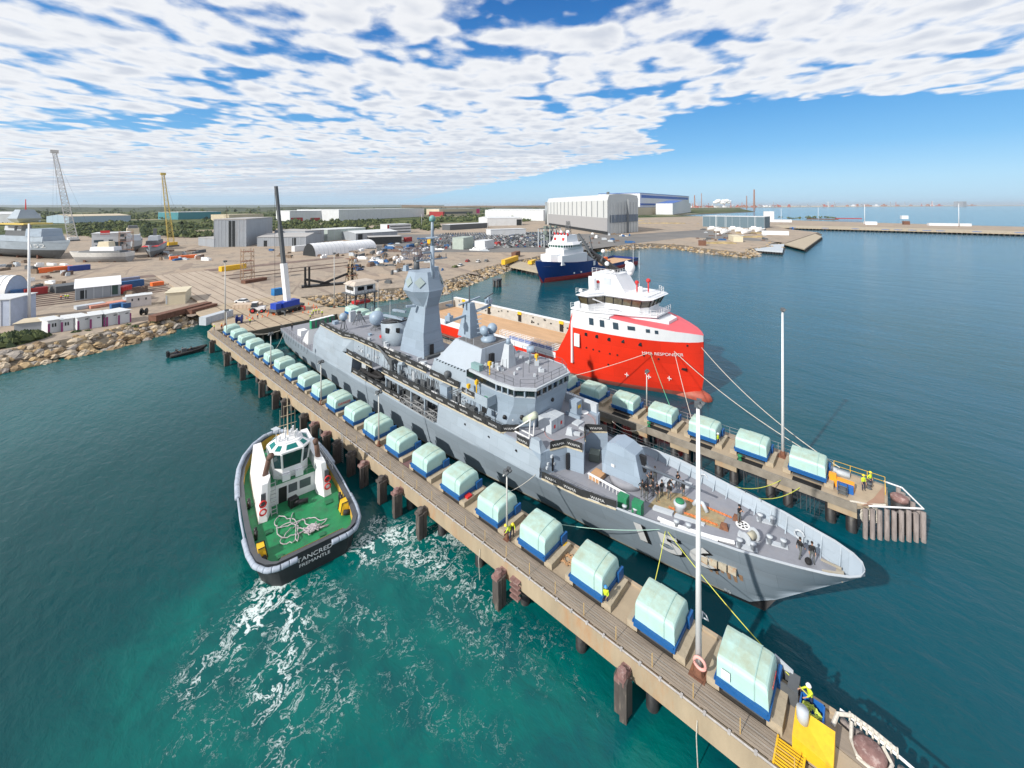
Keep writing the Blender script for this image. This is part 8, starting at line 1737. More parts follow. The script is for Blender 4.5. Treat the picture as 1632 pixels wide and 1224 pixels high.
for zi_, (x0, x1, y0, y1, n) in enumerate(zones):
 for k in range(n):
  px_, py_ = rn.uniform(x0, x1), rn.uniform(y0, y1); x, y = at(px_, py_, GZ); D_ = cam_dist(x, y)
  if x > 100 and y < 172 and x < 330:
   if y < 166: continue
  nm, lb, m = rn.choice(SC + SC[:4]); w_ = rn.uniform(.9, 3.0) * (1.4 if D_ > 300 else 1); o = MB(); a = .5 + rn.choice((0, PI / 2)) + rn.uniform(-.15, .15); l_ = w_ * rn.uniform(1.2, 2.6); h_ = rn.uniform(.4, 1.7); o.cbox((x, y, GZ), (l_, w_ * .7, h_), a); o.cbox((x, y, GZ + h_), (l_ * rn.uniform(.3, .9), w_ * .5, rn.uniform(.2, .9)), a); o.cbox((x + l_ * .5 * math.cos(a), y + l_ * .5 * math.sin(a), GZ), (w_ * .5, w_ * .5, h_ * 1.4), a); single(o, nm, m, lb.replace('among the stores ', '').replace('on the open yard', PLACE[zi_]).replace('lying ', ''), nm.replace('_', ' '), 'loose stores across the yard')
# dark patches and track marks on the yard
b = MB()
for k in range(90):
 px_, py_ = rn.uniform(20, 820), rn.uniform(385, 488); x, y = at(px_, py_, GZ)
 if y < 175: continue
 L_ = rn.uniform(6, 34); w_ = rn.choice((.35, .5, 1.5, 3.5)) * rn.uniform(.7, 1.3); a0 = rn.uniform(-.3, .3) + 1.2; pts = [(x + L_ * math.cos(t_) * math.cos(a0) - w_ * math.sin(t_) * math.sin(a0) * rn.uniform(.7, 1.2), y + L_ * math.cos(t_) * math.sin(a0) + w_ * math.sin(t_) * math.cos(a0) * rn.uniform(.7, 1.2), GZ + .004 + k * .0003) for t_ in [i * PI / 9 for i in range(18)]]; b.add(pts, [tuple(range(18))])
tag(b.build('ground_stains', M('damp_ground', (.25, .20, .16), .9, var=.25, scale=.15)), 'darker damp stains on the yard surface', 'ground', kind='structure')
A1 = [at(*p, GZ) for p in ((600, 402), (905, 402), (1010, 388), (1100, 378), (1240, 386), (1120, 366), (1000, 374), (880, 372), (600, 374))]
b = MB(); b.add([(x, y, GZ + .03) for x, y in A1], [tuple(range(len(A1)))]); tag(b.build('asphalt', M('grey_asphalt', (.155, .15, .145), .9, var=.2, scale=.03, stain=(.24, .21, .18), stain_amt=.6, stain_scale=.02, world=True)), 'grey asphalt of the car park and outer hardstand', 'asphalt', kind='structure')
# ---- outer hardstand jetty and far wharf
def piled_edge(name, label, pts, z, w_, n, mat):
 t = thing(name, label, 'wharf', (pts[0][0], pts[0][1], 0)); b = MB(); b.prism(pts, z - .9, z); b.build('deck', mat, t, True)
 for i in range(n):
  f = (i + .5) / n; a, c = Vector(pts[0]), Vector(pts[1]); p = a.lerp(c, f); b = MB(); b.cyl((p.x, p.y, -3), (p.x, p.y, z - .9), w_, w_, 8); b.build('pile', PILE, t, True)
 return t
j = [at(*p, 2.5) for p in ((1310, 377), (1282, 397), (1250, 389), (1222, 378), (1245, 370), (1290, 369))]
piled_edge('jetty', 'concrete jetty on piles at the corner of the outer hardstand', j, 2.6, .9, 16, CONC)
j = [at(*p, 2.5) for p in ((1205, 398), (1247, 401), (1250, 389), (1190, 391))]
piled_edge('jetty', 'short grey jetty beside the rock wall of the outer hardstand', j, 2.6, .8, 10, GREYL)
j = [at(*p, 2.5) for p in ((1222, 362), (1632, 373), (1700, 369), (1700, 366), (1222, 358))]
w1 = piled_edge('wharf', 'long low far wharf with blue fenders across the right horizon', j, 2.8, 1.0, 60, CONC)
for k, px_ in enumerate((1263, 1315, 1363, 1411, 1431, 1454, 1477, 1499, 1557, 1625)):
 x, y = at(px_, 364.5 + (px_ - 1222) * .0255, 0); b = MB(); b.cbox((x, y, 0), (6, 6, 3.2), AZ + PI / 2); b.build('blue_fender', BLUEP, w1, True)
 b = MB(); b.cbox((x + 4, y + 3, 0), (16, 6, 3.0), PI / 2 + .2); b.build('fender_block', CONC, w1, True)
for (px_, base, top, lb) in ((1378, 358, 325, 'left light pole on the far wharf'), (1528, 361, 324, 'right light pole on the far wharf'), (1245, 356, 332, 'slim light pole at the landward end of the far wharf'), (1304, 352, 330, 'faint light pole behind the far wharf'), (933, 368, 330, 'tall light pole in front of the huge pale hall'), (1141, 382, 342, 'light pole on the outer hardstand, left of three'), (1157, 372, 344, 'light pole on the outer hardstand, middle of three'), (1203, 368, 344, 'light pole on the outer hardstand, right of three'), (777, 368, 334, 'light pole in the yard car park'), (672, 362, 340, 'pale green pole among the scrub trees')):
 x, y = at(px_, base, GZ); h = height_at(px_, top, (x, y)) - GZ; pole(x, y, h, lb, 2, max(.25, h * .012), True, GZ, True)
for (px_, py_, d, m, lb) in ((1310, 350, (60, 12, 2), BRN, 'dark rust stack left on the far wharf'), (1352, 349, (50, 10, 2), REDC, 'red pipe stack on the far wharf'), (1387, 358, (16, 10, 5), WHITE, 'white hut by the left far wharf pole'), (1441, 349, (12, 12, 8), WHITE, 'white tank on the far wharf'), (1444, 358, (8, 8, 6), BRN, 'brown machine on the far wharf'), (1512, 360, (50, 8, 4), WALLW, 'row of white huts by the right far wharf pole'), (1225, 351, (20, 12, 20), WALLW, 'white square tower shed behind the far wharf'), (1240, 354, (45, 12, 5), WALLW, 'low white boat cradle sheds behind the far wharf'), (1235, 374, (26, 9, 4), WHITE, 'white boat hulls on the outer jetty')):
 box_thing('wharf_hut' if m in (WHITE, WALLW) else 'stockpile', lb, 'hut' if m in (WHITE, WALLW) else 'stockpile', px_, py_, d, m, math.atan2(-1, .05) + .2)
# yachts beside the marina shed
for k in range(8):
 px_, py_ = 1128 + k * 11, 367 + (k % 3) * 3; x, y = at(px_, py_, GZ); t = thing('motor_yacht', 'white motor yacht on blocks before the low slate blue shed', 'yacht', (x, y, GZ), RIGHT + rn.uniform(-.4, .4), 'white yachts on the outer hardstand')
 st = [(0, 2.6, 2.2, 1.8, -1), (8, 2.8, 2.3, 1.6, -1), (13, 3.3, 1.4, .3, .5), (15, 3.6, .1, 0, 3)]; o = hull_loft('hull', st, [-1, 0, 1.2, 2.4], t, [WHITE, BLUEC], lambda z, x: 0, .8); o.location.z = 1.2
 b = MB(); b.prism([(2, -1.6), (9, -1.5), (9, 1.5), (2, 1.6)], 3.8, 5.6, [(2.5, -1.4), (7.5, -1.2), (7.5, 1.2), (2.5, 1.4)]); b.build('cabin', WHITE, t)
# yellow grass and spoil strips by the halls
b = MB()
for (px_, py_, a_, c_) in ((1000, 352, 60, 14), (1030, 356, 60, 12), (960, 350, 40, 12), (1075, 356, 50, 14), (1185, 378, 22, 5), (1150, 388, 18, 5), (1195, 372, 20, 5)):
 x, y = at(px_, py_, GZ)
 for k in range(24): o_x, o_y = rn.gauss(0, a_ / 3), rn.gauss(0, c_ / 2); b.ball((x + o_x * CA, y - o_x * SA + o_y, GZ), rn.uniform(1.2, 3.0), 6, 4, (1.5, 1.5, .6))
tag(b.build('spoil_heaps', M('tan_spoil', (.34, .26, .13), .95, var=.4, scale=.1, world=True)), 'tan spoil heaps and dry scrub on the outer hardstand', 'heaps', kind='stuff')
# container cabin cluster behind the blue ship (steel module frame)
x, y = at(876, 392, GZ); t = thing('module_frame', 'open steel process frame behind the blue ship wheelhouse', 'frame', (x, y, GZ), .3)
b = MB()
for i in range(5):
 for j_ in range(3): b.bar((i * 7 - 14, j_ * 5 - 5, 0), (i * 7 - 14, j_ * 5 - 5, 15), .6)
bs(b, 'column', GREYL, t)
b = MB()
for z in (6, 10.5, 15):
 for j_ in range(3): b.bar((-14, j_ * 5 - 5, z), (14, j_ * 5 - 5, z), .5)
 for i in range(5): b.bar((i * 7 - 14, -5, z), (i * 7 - 14, 5, z), .5)
bs(b, 'beam', GREYM, t)
b = MB()
for k in range(26): b.cbox((rn.uniform(-13, 13), rn.uniform(-4, 4), rn.choice((6, 10.5, 15))), (rn.uniform(1, 5), rn.uniform(1, 3), rn.uniform(1, 3)))
bs(b, 'vessel_unit', M('green_grey_unit', (.14, .18, .16), .6), t)
# berth of the blue ship and dolphin in the water
b_ = [at(*p, 2.5) for p in ((812, 424), (862, 434), (878, 428), (826, 416))]
piled_edge('jetty', 'small concrete berth under the bow of the blue ship', b_, 2.6, .5, 6, CONC)
x, y = at(792, 457, 0); t = thing('mooring_dolphin', 'lone black piled dolphin in the open water left of the red ship', 'dolphin', (x, y, 0))
for dx in (-1.1, 1.1):
 for dy in (-.9, .9): b = MB(); b.smooth = True; b.cyl((dx, dy, -5), (dx, dy, 3.6), .6, .6, 12); b.build('pile', PILE, t)
b = MB(); b.cbox((0, 0, 3.0), (3.4, 3, .7)); b.build('cap', GREYM, t)
# ---- vegetation: scrub belts, tree clumps, hills, far industry
FOL = [M('scrub_dark', (.022, .038, .014), .95, var=.45, scale=.12, world=True), M('scrub_olive', (.065, .085, .028), .95, var=.4, scale=.12, world=True), M('scrub_light', (.11, .13, .045), .95, var=.3, scale=.12, world=True)]
def scrub(mb, x, y, z, rr, rnd, n=9):
 for k in range(n):
  a = rnd.random() * 2 * PI; q = rr * rnd.random() ** .5; h = rr * rnd.uniform(.25, .95) * (1 - .4 * q / rr); c = Vector((x + q * math.cos(a), y + q * math.sin(a), z + h)); s_ = rr * rnd.uniform(.22, .42); mb.cur = rnd.choice((0, 0, 1, 1, 2))
  n_ = 5; ph = rnd.random() * 6; vs = [(c.x, c.y, c.z + s_ * rnd.uniform(.5, .9))] + [(c.x + s_ * rnd.uniform(.7, 1.3) * math.cos(ph + i * 2 * PI / n_), c.y + s_ * rnd.uniform(.7, 1.3) * math.sin(ph + i * 2 * PI / n_), c.z - s_ * rnd.uniform(.1, .7)) for i in range(n_)]
  mb.add(vs, [(0, 1 + i, 1 + (i + 1) % n_) for i in range(n_)])
mb = MB(); rnd = random.Random(99)
def belt(x0, x1, y0, y1, n, r0, r1, k=9):
 for i in range(n):
  px_, py_ = rnd.uniform(x0, x1), rnd.uniform(y0, y1); x, y = at(px_, py_, GZ); d = cam_dist(x, y)
  if noise.noise(Vector((x * .018, y * .018, 0))) < -.12: continue
  scrub(mb, x, y, GZ - .5, rnd.uniform(r0, r1) * rnd.choice((.6, .8, 1, 1.25)) * (1 + d / 1500), rnd, k)
belt(120, 340, 355, 379, 420, 3, 6, 12); belt(0, 60, 352, 372, 60, 3, 6); belt(418, 700, 352, 368, 520, 3, 6, 12); belt(700, 870, 345, 354, 130, 4, 7); belt(0, 460, 340, 350, 420, 3.5, 7); belt(440, 860, 337.5, 342, 380, 4, 7); belt(-20, 900, 334.5, 338, 420, 6, 9, 8); belt(1225, 1330, 347, 349, 20, 3, 5)
tag(mb.build('scrub_woodland', FOL, fix=False), 'dark green coastal scrub and woodland between the yards and the horizon', 'woodland', kind='stuff')
mb = MB(); rnd = random.Random(12)
for (px_, py_, rr, n_) in ((4, 550, 3.6, 300), (24, 545, 3.4, 280), (44, 541, 3.0, 230), (58, 538, 2.2, 130), (-18, 552, 3.4, 200)):
 x, y = at(px_, py_, GZ); scrub(mb, x, y, GZ - .6, rr, rnd, n_)
tag(mb.build('green_bushes', FOL, fix=False), 'bright green bushes above the boulders at the left edge', 'bushes', kind='stuff')
mb = MB()
for (px_, py_, rr, n_) in ((121, 529, 1.0, 40), (140, 527, .8, 30), (202, 518, .9, 30), (245, 512, .8, 30), (215, 519, .7, 24), (725, 426, 1.8, 40)):
 x, y = at(px_, py_, GZ); scrub(mb, x, y, GZ - .4, rr, rnd, n_)
tag(mb.build('shore_weeds', FOL, fix=False), 'low green weeds between the armour rocks', 'weeds', kind='stuff')
def norfolk_pine(px_, py_, h, label):
 x, y = at(px_, py_, GZ); t = thing('pine_tree', label, 'tree', (x, y, GZ)); b = MB(); b.cyl((0, 0, 0), (0, 0, h), .5, .1, 6); b.build('trunk', BRN, t)
 b = MB(); r_ = random.Random(px_)
 for k in range(220):
  z = h * (.2 + .8 * r_.random()); q = (1 - z / h) * h * .26 * r_.random() ** .4 + .3; a = r_.random() * 2 * PI; c = (q * math.cos(a), q * math.sin(a), z); s_ = r_.uniform(.5, 1.2); b.cur = r_.choice((0, 0, 1)); b.add([(c[0], c[1], c[2] + s_ * .4), (c[0] + s_ * math.cos(a + .6), c[1] + s_ * math.sin(a + .6), c[2]), (c[0] + s_ * math.cos(a - .6), c[1] + s_ * math.sin(a - .6), c[2] - s_ * .2)], [(0, 1, 2)])
 b.build('crown', FOL, t, fix=False)
norfolk_pine(361, 352, 34, 'dark conical pine right of the teal warehouse'); norfolk_pine(399, 345, 26, 'dark pine above the tall grey shed roof'); norfolk_pine(208, 352, 24, 'dark pine beside the pale blue warehouse'); norfolk_pine(30, 356, 22, 'dark pine left of the drydocked warship mast')
# hills and far land
def ridge(name, label, pts, dist, depth, mat):
 b = MB(); front = []; topv = []; back = []
 for px_, py_ in pts:
  a = pxat(px_, dist); c = pxat(px_, dist + depth); z = CAM_H - (py_ - YH - SLOPE * (px_ - 816)) / F_PX * (dist + depth * .5); m = pxat(px_, dist + depth * .5)
  front.append((a[0], a[1], 0)); topv.append((m[0], m[1], z)); back.append((c[0], c[1], 0))
 n = len(pts)
 for i in range(n - 1): b.quad(front[i], front[i + 1], topv[i + 1], topv[i]); b.quad(topv[i], topv[i + 1], back[i + 1], back[i])
 tag(b.build(name, mat), label, name.replace('_', ' '), kind='structure')
rnd = random.Random(3)
def rl_(x0, x1, y, am, st): return [(x, y + am * (noise.noise(Vector((x * .013, y, 0))) + .5 * noise.noise(Vector((x * .05, y, 3))))) for x in range(x0, x1, st)]
ridge('hills', 'low blue escarpment along the left horizon', rl_(-700, 720, 326.6, 1.2, 22), 17000, 3000, M('hill_scrub', (.05, .075, .05), .95, var=.2, scale=.001, world=True))
ridge('low_hills', 'dark wooded rise below the blue escarpment', rl_(-700, 900, 330.5, 1.6, 9), 2600, 900, M('rise_scrub', (.040, .055, .028), .95, var=.5, scale=.01, stain=(.22, .19, .12), stain_amt=.5, stain_scale=.006, world=True))
ridge('heath', 'brown heath rise behind the huge pale hall', rl_(640, 1015, 327.6, 1.5, 9), 3600, 900, M('brown_heath', (.16, .12, .075), .95, var=.4, scale=.006, world=True))
b = MB(); pts = [pxat(px_, d) for px_, d in ((1095, 5200), (1200, 6500), (1420, 9000), (1632, 14000), (1900, 20000), (1900, 30000), (1000, 30000), (1000, 7000))]
b.prism(pts, -1, 5); tag(b.build('far_shore', M('pale_far_shore', (.42, .38, .30), .9, var=.3, scale=.002, world=True)), 'thin pale far shore across the bay', 'shore', kind='structure')
rnd = random.Random(61)
IND = [M('far_white', (.65, .66, .68), .6), M('far_rust', (.30, .14, .09), .8), M('far_grey', (.28, .30, .33), .7), M('far_red', (.35, .08, .05), .8)]
for k in range(95):
 px_ = rnd.choice((rnd.uniform(1100, 1240), rnd.uniform(1110, 1560))); d = 5400 + (px_ - 1095) * 16 + rnd.uniform(60, 500); x, y = pxat(px_, d); m = rnd.choice(IND); s_ = d / 656
 b = MB()
 if rnd.random() < .55: b.cbox((x, y, 4), (rnd.uniform(3, 11) * s_, 3 * s_, rnd.uniform(1.0, 3.0) * s_), AZ, 1.0); b.cbox((x, y, 4), (2 * s_, 2 * s_, rnd.uniform(2.5, 4.0) * s_), AZ); nm, lb = 'refinery_block', 'low %s refinery building on the hazy far shore' % m.name.split('_')[1]
 elif rnd.random() < .6: b.cyl((x, y, 4), (x, y, 4 + rnd.uniform(1.5, 2.5) * s_), 2.0 * s_, 2.0 * s_, 10); b.cyl((x, y, 4 + 2 * s_), (x, y, 4 + 2.8 * s_), 2.0 * s_, .3 * s_, 10); nm, lb = 'storage_tank', 'round %s storage tank on the hazy far shore' % m.name.split('_')[1]
 else: b.cyl((x, y, 4), (x, y, 4 + rnd.uniform(4, 9) * s_), .5 * s_, .3 * s_, 6); b.cbox((x, y, 4), (2 * s_, 2 * s_, 1.2 * s_)); nm, lb = 'flare_stack', 'slim %s process tower on the hazy far shore' % m.name.split('_')[1]
 single(b, nm, m, lb, nm.replace('_', ' '), 'refinery on the far shore')
for px_, top, w_, lb in ((1202, 302, 1.5, 'tall dark chimney on the far shore, highest of all'), (1190, 312, .9, 'shorter chimney left of the tallest one'), (1107, 311, 1.1, 'chimney left of the white steam cloud'), (1118, 308, .7, 'thin far crane right of the blue striped shed')):
 d = 6000; x, y = pxat(px_, d); h = CAM_H - (top - YH - SLOPE * (px_ - 816)) / F_PX * d; b = MB(); b.cyl((x, y, 0), (x, y, h), w_ * 9, w_ * 6, 10); b.cyl((x, y, 0), (x, y, h * .15), w_ * 14, w_ * 12, 8); single(b, 'chimney', IND[1], lb, 'chimney')
d = 6000; b = MB(); rnd = random.Random(4); b.smooth = True
for k in range(26): px_ = 1143 + rnd.gauss(6, 9); x, y = pxat(px_, d); b.ball((x, y, CAM_H + (328 - 323 + rnd.uniform(-1.5, 2.5)) / F_PX * d), rnd.uniform(14, 32), 8, 6, (1.3, 1.3, .8))
tag(single(b, 'steam_cloud', M('steam_white', (.85, .86, .88), 1.0, var=.03), None, None), 'white steam cloud rising over the far refinery', 'steam');
d = 6600; x, y = pxat(1530, 9000); b = MB(); b.cbox((x, y, 0), (170, 90, 110), AZ); b.cbox((x + 60, y - 60, 0), (60, 50, 60), AZ); single(b, 'floating_dock', IND[2], 'grey blocky structure standing on the far right horizon', 'structure')
# ------------------------------------------------------------------ people, mooring lines
SKIN = M('skin', (.50, .28, .19), .6, var=.05); HVY = M('hi_vis_yellow', (.55, .68, .03), .7, var=.08); NAVYT = M('navy_trousers', (.02, .03, .07), .8, var=.1); BLKJ = M('black_jacket', (.012, .012, .014), .8, var=.2); CAMO = M('grey_camouflage', (.11, .12, .12), .85, var=.6, scale=9); BOOT = M('dark_boots', (.02, .015, .012), .7)
HATY = M('yellow_helmet', (.80, .62, .02), .4); HATW = M('white_helmet', (.8, .8, .78), .4); HATB = M('blue_helmet', (.05, .25, .55), .4); HAIR = M('dark_hair', (.03, .02, .015), .9); HVO = M('hi_vis_orange', (.85, .22, .03), .7)
def body_mesh(pose):
 """one continuous figure grown from a joint skeleton, with five fingers to each hand"""
 J = {}
 bend = pose.get('bend', 0); sit = pose.get('sit', 0); hz = .93 - .42 * sit
 def up(x, y, z):                      # lean the trunk forward (+x) about the hips
  c, s_ = math.cos(bend), math.sin(bend); return (x * c + z * s_, y, hz + z * c - x * s_)
 V = []; R = []; E_ = []
 def add(p, r_, par=None):
  V.append(p); R.append(r_); i = len(V) - 1
  if par is not None: E_.append((par, i))
  return i
 pel = add(up(0, 0, 0), .145); wai = add(up(.01, 0, .18), .13, pel); che = add(up(.02, 0, .38), .155, wai); nk0 = add(up(0, 0, .52), .085, che); nk = add(up(.01, 0, .60), .052, nk0); hd = add(up(.03, 0, .68), .085, nk); ht = add(up(.02, 0, .78), .09, hd)
 for s_, k in ((-1, 'r'), (1, 'l')):
  sh = add(up(0, s_ * .19, .46), .07, che); a1, a2 = pose.get('arm_' + k, (.1, .25)); ab = pose.get('out_' + k, .12)
  e = (sh, V[sh]); dx, dz = math.sin(a1), -math.cos(a1); el = add((V[sh][0] + .29 * dx, V[sh][1] + s_ * .29 * ab, V[sh][2] + .29 * dz), .048, sh)
  dx, dz = math.sin(a1 + a2), -math.cos(a1 + a2); inn = pose.get('in_' + k, .0); wr = add((V[el][0] + .25 * dx, V[el][1] - s_ * .25 * inn, V[el][2] + .25 * dz), .033, el)
  u = Vector((dx, -s_ * inn * .5, dz)).normalized(); w_ = Vector(V[wr]); pm = add(tuple(w_ + u * .07), .036, wr); side = Vector((0, s_, 0)).cross(u).normalized()
  for f in range(4):
   ln = (.055, .065, .062, .048)[f]; o = side * ((f - 1.5) * .022); p1 = add(tuple(w_ + u * .11 + o), .0095, pm); p2 = add(tuple(w_ + u * (.11 + ln * .6) + o + Vector((0, -s_ * .012, 0))), .0085, p1); add(tuple(w_ + u * (.11 + ln) + o + Vector((0, -s_ * .035, 0))), .0075, p2)
  t1 = add(tuple(w_ + u * .06 - side * .05), .011, pm); add(tuple(w_ + u * .10 - side * .065 + Vector((0, -s_ * .02, 0))), .009, t1)
  hp = add((V[pel][0], s_ * .10, hz - .06), .098, pel); l1, l2 = pose.get('leg_' + k, (.05, -.05));
  if sit: l1, l2 = 1.35, -1.3
  kn = add((V[hp][0] + .42 * math.sin(l1), s_ * (.11 + pose.get('st', .02)), V[hp][2] - .42 * math.cos(l1)), .062, hp); an = add((V[kn][0] + .40 * math.sin(l1 + l2), s_ * (.11 + pose.get('st', .02) * 1.5), V[kn][2] - .40 * math.cos(l1 + l2)), .042, kn)
  hl = add((V[an][0] - .02, V[an][1], V[an][2] - .045), .042, an); add((V[an][0] + .16, V[an][1] + s_ * .02, V[an][2] - .055), .036, hl)
 mz = min(v[2] for v in V) - .035; V[:] = [(a, b_, c - mz) for a, b_, c in V]
 me = bpy.data.meshes.new('skeleton'); me.from_pydata(V, E_, []); o = bpy.data.objects.new('skeleton', me); col.objects.link(o)
 o.modifiers.new('skin', 'SKIN'); o.modifiers.new('sub', 'SUBSURF').levels = 1
 for i, v in enumerate(me.skin_vertices[0].data): v.radius = (R[i], R[i]); v.use_root = (i == 0)
 dg = bpy.context.evaluated_depsgraph_get(); m2 = bpy.data.meshes.new_from_object(o.evaluated_get(dg)); bpy.data.objects.remove(o); m2.name = 'person_body'
 info = []
 for p in m2.polygons:
  c = p.center; bi = min(range(len(V)), key=lambda i: (Vector(V[i]) - c).length / (R[i] + .05)); info.append(bi); p.use_smooth = True
 # joint index -> region: 0 top, 1 trousers, 2 skin, 3 boots
 reg = {}
 for i in range(len(V)): reg[i] = 0
 for i in (nk, hd, ht): reg[i] = 2
 k = 7
 for s_ in range(2):
  b0 = 7 + s_ * 23
  for i in range(b0 + 2, b0 + 18): reg[i] = 2
  for i in range(b0 + 18, b0 + 21): reg[i] = 1
  for i in range(b0 + 21, b0 + 23): reg[i] = 3
 reg[0] = 1
 for q in (BLKJ, CAMO, SKIN, BOOT): m2.materials.append(q)
 for p, bi in zip(m2.polygons, info): p.material_index = reg[bi]
 return m2, V[hd], V[ht], bend
POSES = {'stand': {}, 'stand2': {'arm_l': (.2, 1.2), 'in_l': .6, 'leg_r': (.12, -.1)}, 'hips': {'arm_l': (-.3, 1.0), 'arm_r': (-.3, 1.0), 'out_l': .8, 'out_r': .8, 'in_l': .8, 'in_r': .8}, 'phone': {'arm_r': (.7, 1.9), 'arm_l': (.5, 1.7), 'in_r': .3, 'in_l': .3},
         'walk': {'leg_l': (.40, -.25), 'leg_r': (-.30, -.15), 'arm_r': (.4, .3), 'arm_l': (-.35, .3)}, 'bend': {'bend': .75, 'arm_r': (.5, .2), 'arm_l': (.45, .3), 'leg_l': (.25, -.35), 'leg_r': (.2, -.3)}, 'sit': {'sit': 1, 'arm_l': (.6, .8), 'arm_r': (.6, .8), 'bend': .25}, 'reach': {'arm_r': (1.3, .2), 'arm_l': (1.1, .3), 'leg_l': (.3, -.1), 'leg_r': (-.2, -.1), 'bend': .15}}
PM = {k: body_mesh(v) for k, v in POSES.items()}
PC = {}
def person(x, y, z, face, pose, top, trou, hat, label, group=None):
 me0, hd, ht, bend = PM[pose]; key = (pose, top.name, trou.name)
 if key not in PC:
  m = me0.copy(); ix = [p.material_index for p in m.polygons]; m.materials.clear()
  for q in (top, trou, SKIN, BOOT): m.materials.append(q)
  m.polygons.foreach_set('material_index', ix)
  PC[key] = m
 r = bpy.data.objects.new('person', PC[key]); col.objects.link(r); r.location = (x, y, z); r.rotation_euler = (0, 0, face); tag(r, label, 'person', group)
 c = Vector(hd).lerp(Vector(ht), .55) + Vector((.0, 0, .02))
 b = MB(); b.smooth = True
 if hat is HAIR: b.ball(tuple(c + Vector((-.02, 0, .02))), .115, 12, 8, (1.0, .92, 1.0)); b.build('hair', HAIR, r)
 elif hat is BLKJ: b.lathe([(.115, -.02), (.12, .06), (.09, .11), (.01, .12)], tuple(c), 12); b.smooth = False; b.box(c.x + .06, c.x + .2, c.y - .07, c.y + .07, c.z + .0, c.z + .02); b.build('cap', BLKJ, r)
 else: b.lathe([(.165, .0), (.165, .02), (.135, .03), (.125, .09), (.08, .14), (.01, .155)], tuple(c), 14); b.build('helmet', hat, r)
 f = MB(); f.smooth = True; fx = c.x + .10
 f.ball((fx - .01, c.y, c.z - .045), .022, 6, 5, (1, .8, 1.3)); f.build('nose', SKIN, r)
 for s_ in (-1, 1): f = MB(); f.ball((fx - .018, c.y + s_ * .036, c.z - .015), .013, 6, 5); f.build('eye', BLACK, r)
 f = MB(); f.box(fx - .03, fx - .008, c.y - .03, c.y + .03, c.z - .088, c.z - .078); f.build('mouth', M('lips', (.35, .12, .10), .6), r)
 return r
def crew(px_, py_, z, face, pose, hat, label, top=BLKJ, trou=CAMO, group='sailors on the warship foredeck'):
 x, y = at(px_, py_, z); return person(x, y, z, face, pose, top, trou, hat, label, group)
FZ = 5.95
SA_ = [(1029, 791, .4, 'stand', HAIR, 'sailor standing alone in front of the right green box'), (1040, 781, 2.4, 'stand2', HAIR, 'sailor behind the one in front of the green boxes'), (1023, 784, 3.4, 'hips', HAIR, 'sailor leaning by the left green box'), (1054, 784, 1.2, 'stand2', HAIR, 'sailor at the left of the chain group, arms folded'), (1063, 777, -1.0, 'bend', HAIR, 'sailor stooping in the middle of the chain group'),
       (1066, 788, 3.0, 'stand', HAIR, 'sailor nearest the chain in the middle group'), (1079, 770, 4.0, 'phone', HAIR, 'sailor at the back of the chain group, hands raised'), (1088, 785, 2.6, 'stand', HAIR, 'sailor at the right of the chain group in black'), (1037, 770, 1.8, 'phone', HAIR, 'sailor beside the gun turret holding something up'), (1043, 761, .6, 'stand2', HAIR, 'sailor just under the gun barrel'),
       (1033, 766, 2.0, 'bend', HAIR, 'crouching sailor against the gun turret'), (1046, 790, 4.4, 'hips', HAIR, 'sailor right of the two green boxes')]
for px_, py_, fc, ps, ht_, lb in SA_: crew(px_, py_ + 16 if 0 else py_ + 8, FZ, fc, ps, ht_, lb)
crew(1177, 834, 6.15, 4.2, 'phone', BLKJ, 'sailor standing alone by the white wheel marking')
crew(1274, 889, 6.35, -.6, 'walk', HAIR, 'left sailor of the pair near the bow, striding'); crew(1293, 897, 6.4, 3.4, 'stand', HAIR, 'right sailor of the pair near the bow, standing')
x, y = at(1287, 898, 6.4); b = MB(); b.smooth = True; b.ball((x, y, 6.6), .3, 10, 7, (1.3, .9, .7)); single(b, 'kit_bag', BLKJ, 'black kit bag at the feet of the pair near the bow', 'bag')
x, y = at(465, 527, 4.5); person(x, y, 4.52, 1.0, 'stand', BLKJ, NAVYT, BLKJ, 'lone sailor in black on the warship flight deck')
HV = [(1290, 1133, 2.4, 'reach', HATW, 'worker in green and yellow hauling rope at the near pier tip', HVY), (964, 968, 3.6, 'stand2', HATB, 'worker with a blue helmet beside the third housing of the near pier', HVY), (813, 862, 2.2, 'bend', HATY, 'front worker with yellow helmet by the short light pole', HVY), (815, 853, 4.0, 'bend', HATY, 'rear worker with yellow helmet by the short light pole', HVY),
      (1375, 781, 3.9, 'stand', HATY, 'left hi vis worker of the pair on the far pier tip', HVY), (1386, 776, 4.2, 'hips', HATY, 'right hi vis worker of the pair on the far pier tip', HVY), (1143, 711, 4.4, 'stand', HATW, 'hi vis worker with white helmet between two far pier housings', HVY), (341, 527, 3.0, 'stand', HATW, 'hi vis worker at the landward end of the near pier', HVY), (398, 517, 1.0, 'stand', HATW, 'hi vis worker on the quay right of the blue reel', HVY),
      (410, 508, .4, 'stand2', HATW, 'hi vis worker beside the white tractor', HVO), (353, 526, 2.0, 'stand', HATY, 'orange clad worker beside the last housing of the near pier', HVO)]
for px_, py_, fc, ps, ht_, lb, tp in HV: crew(px_, py_, DZ + .01, fc, ps, ht_, lb, tp, NAVYT, 'dock workers in hi vis')
x, y = 33.7, 35.8; person(x, y, DZ + .1, 2.5, 'bend', HVY, NAVYT, HATY, 'hi vis worker half hidden behind the fifth housing of the near pier', 'dock workers in hi vis')
for i, (px_, py_) in enumerate(((499, 500), (503, 499), (497, 503), (508, 498), (513, 502), (494, 508))): x, y = at(px_, py_ + 2, DZ); person(x, y, DZ, i * 1.1, ('stand', 'stand2', 'walk')[i % 3], HVY, NAVYT, HATW, 'hi vis worker in the huddle on the quay behind the warship stern', 'huddle of hi vis workers on the quay')
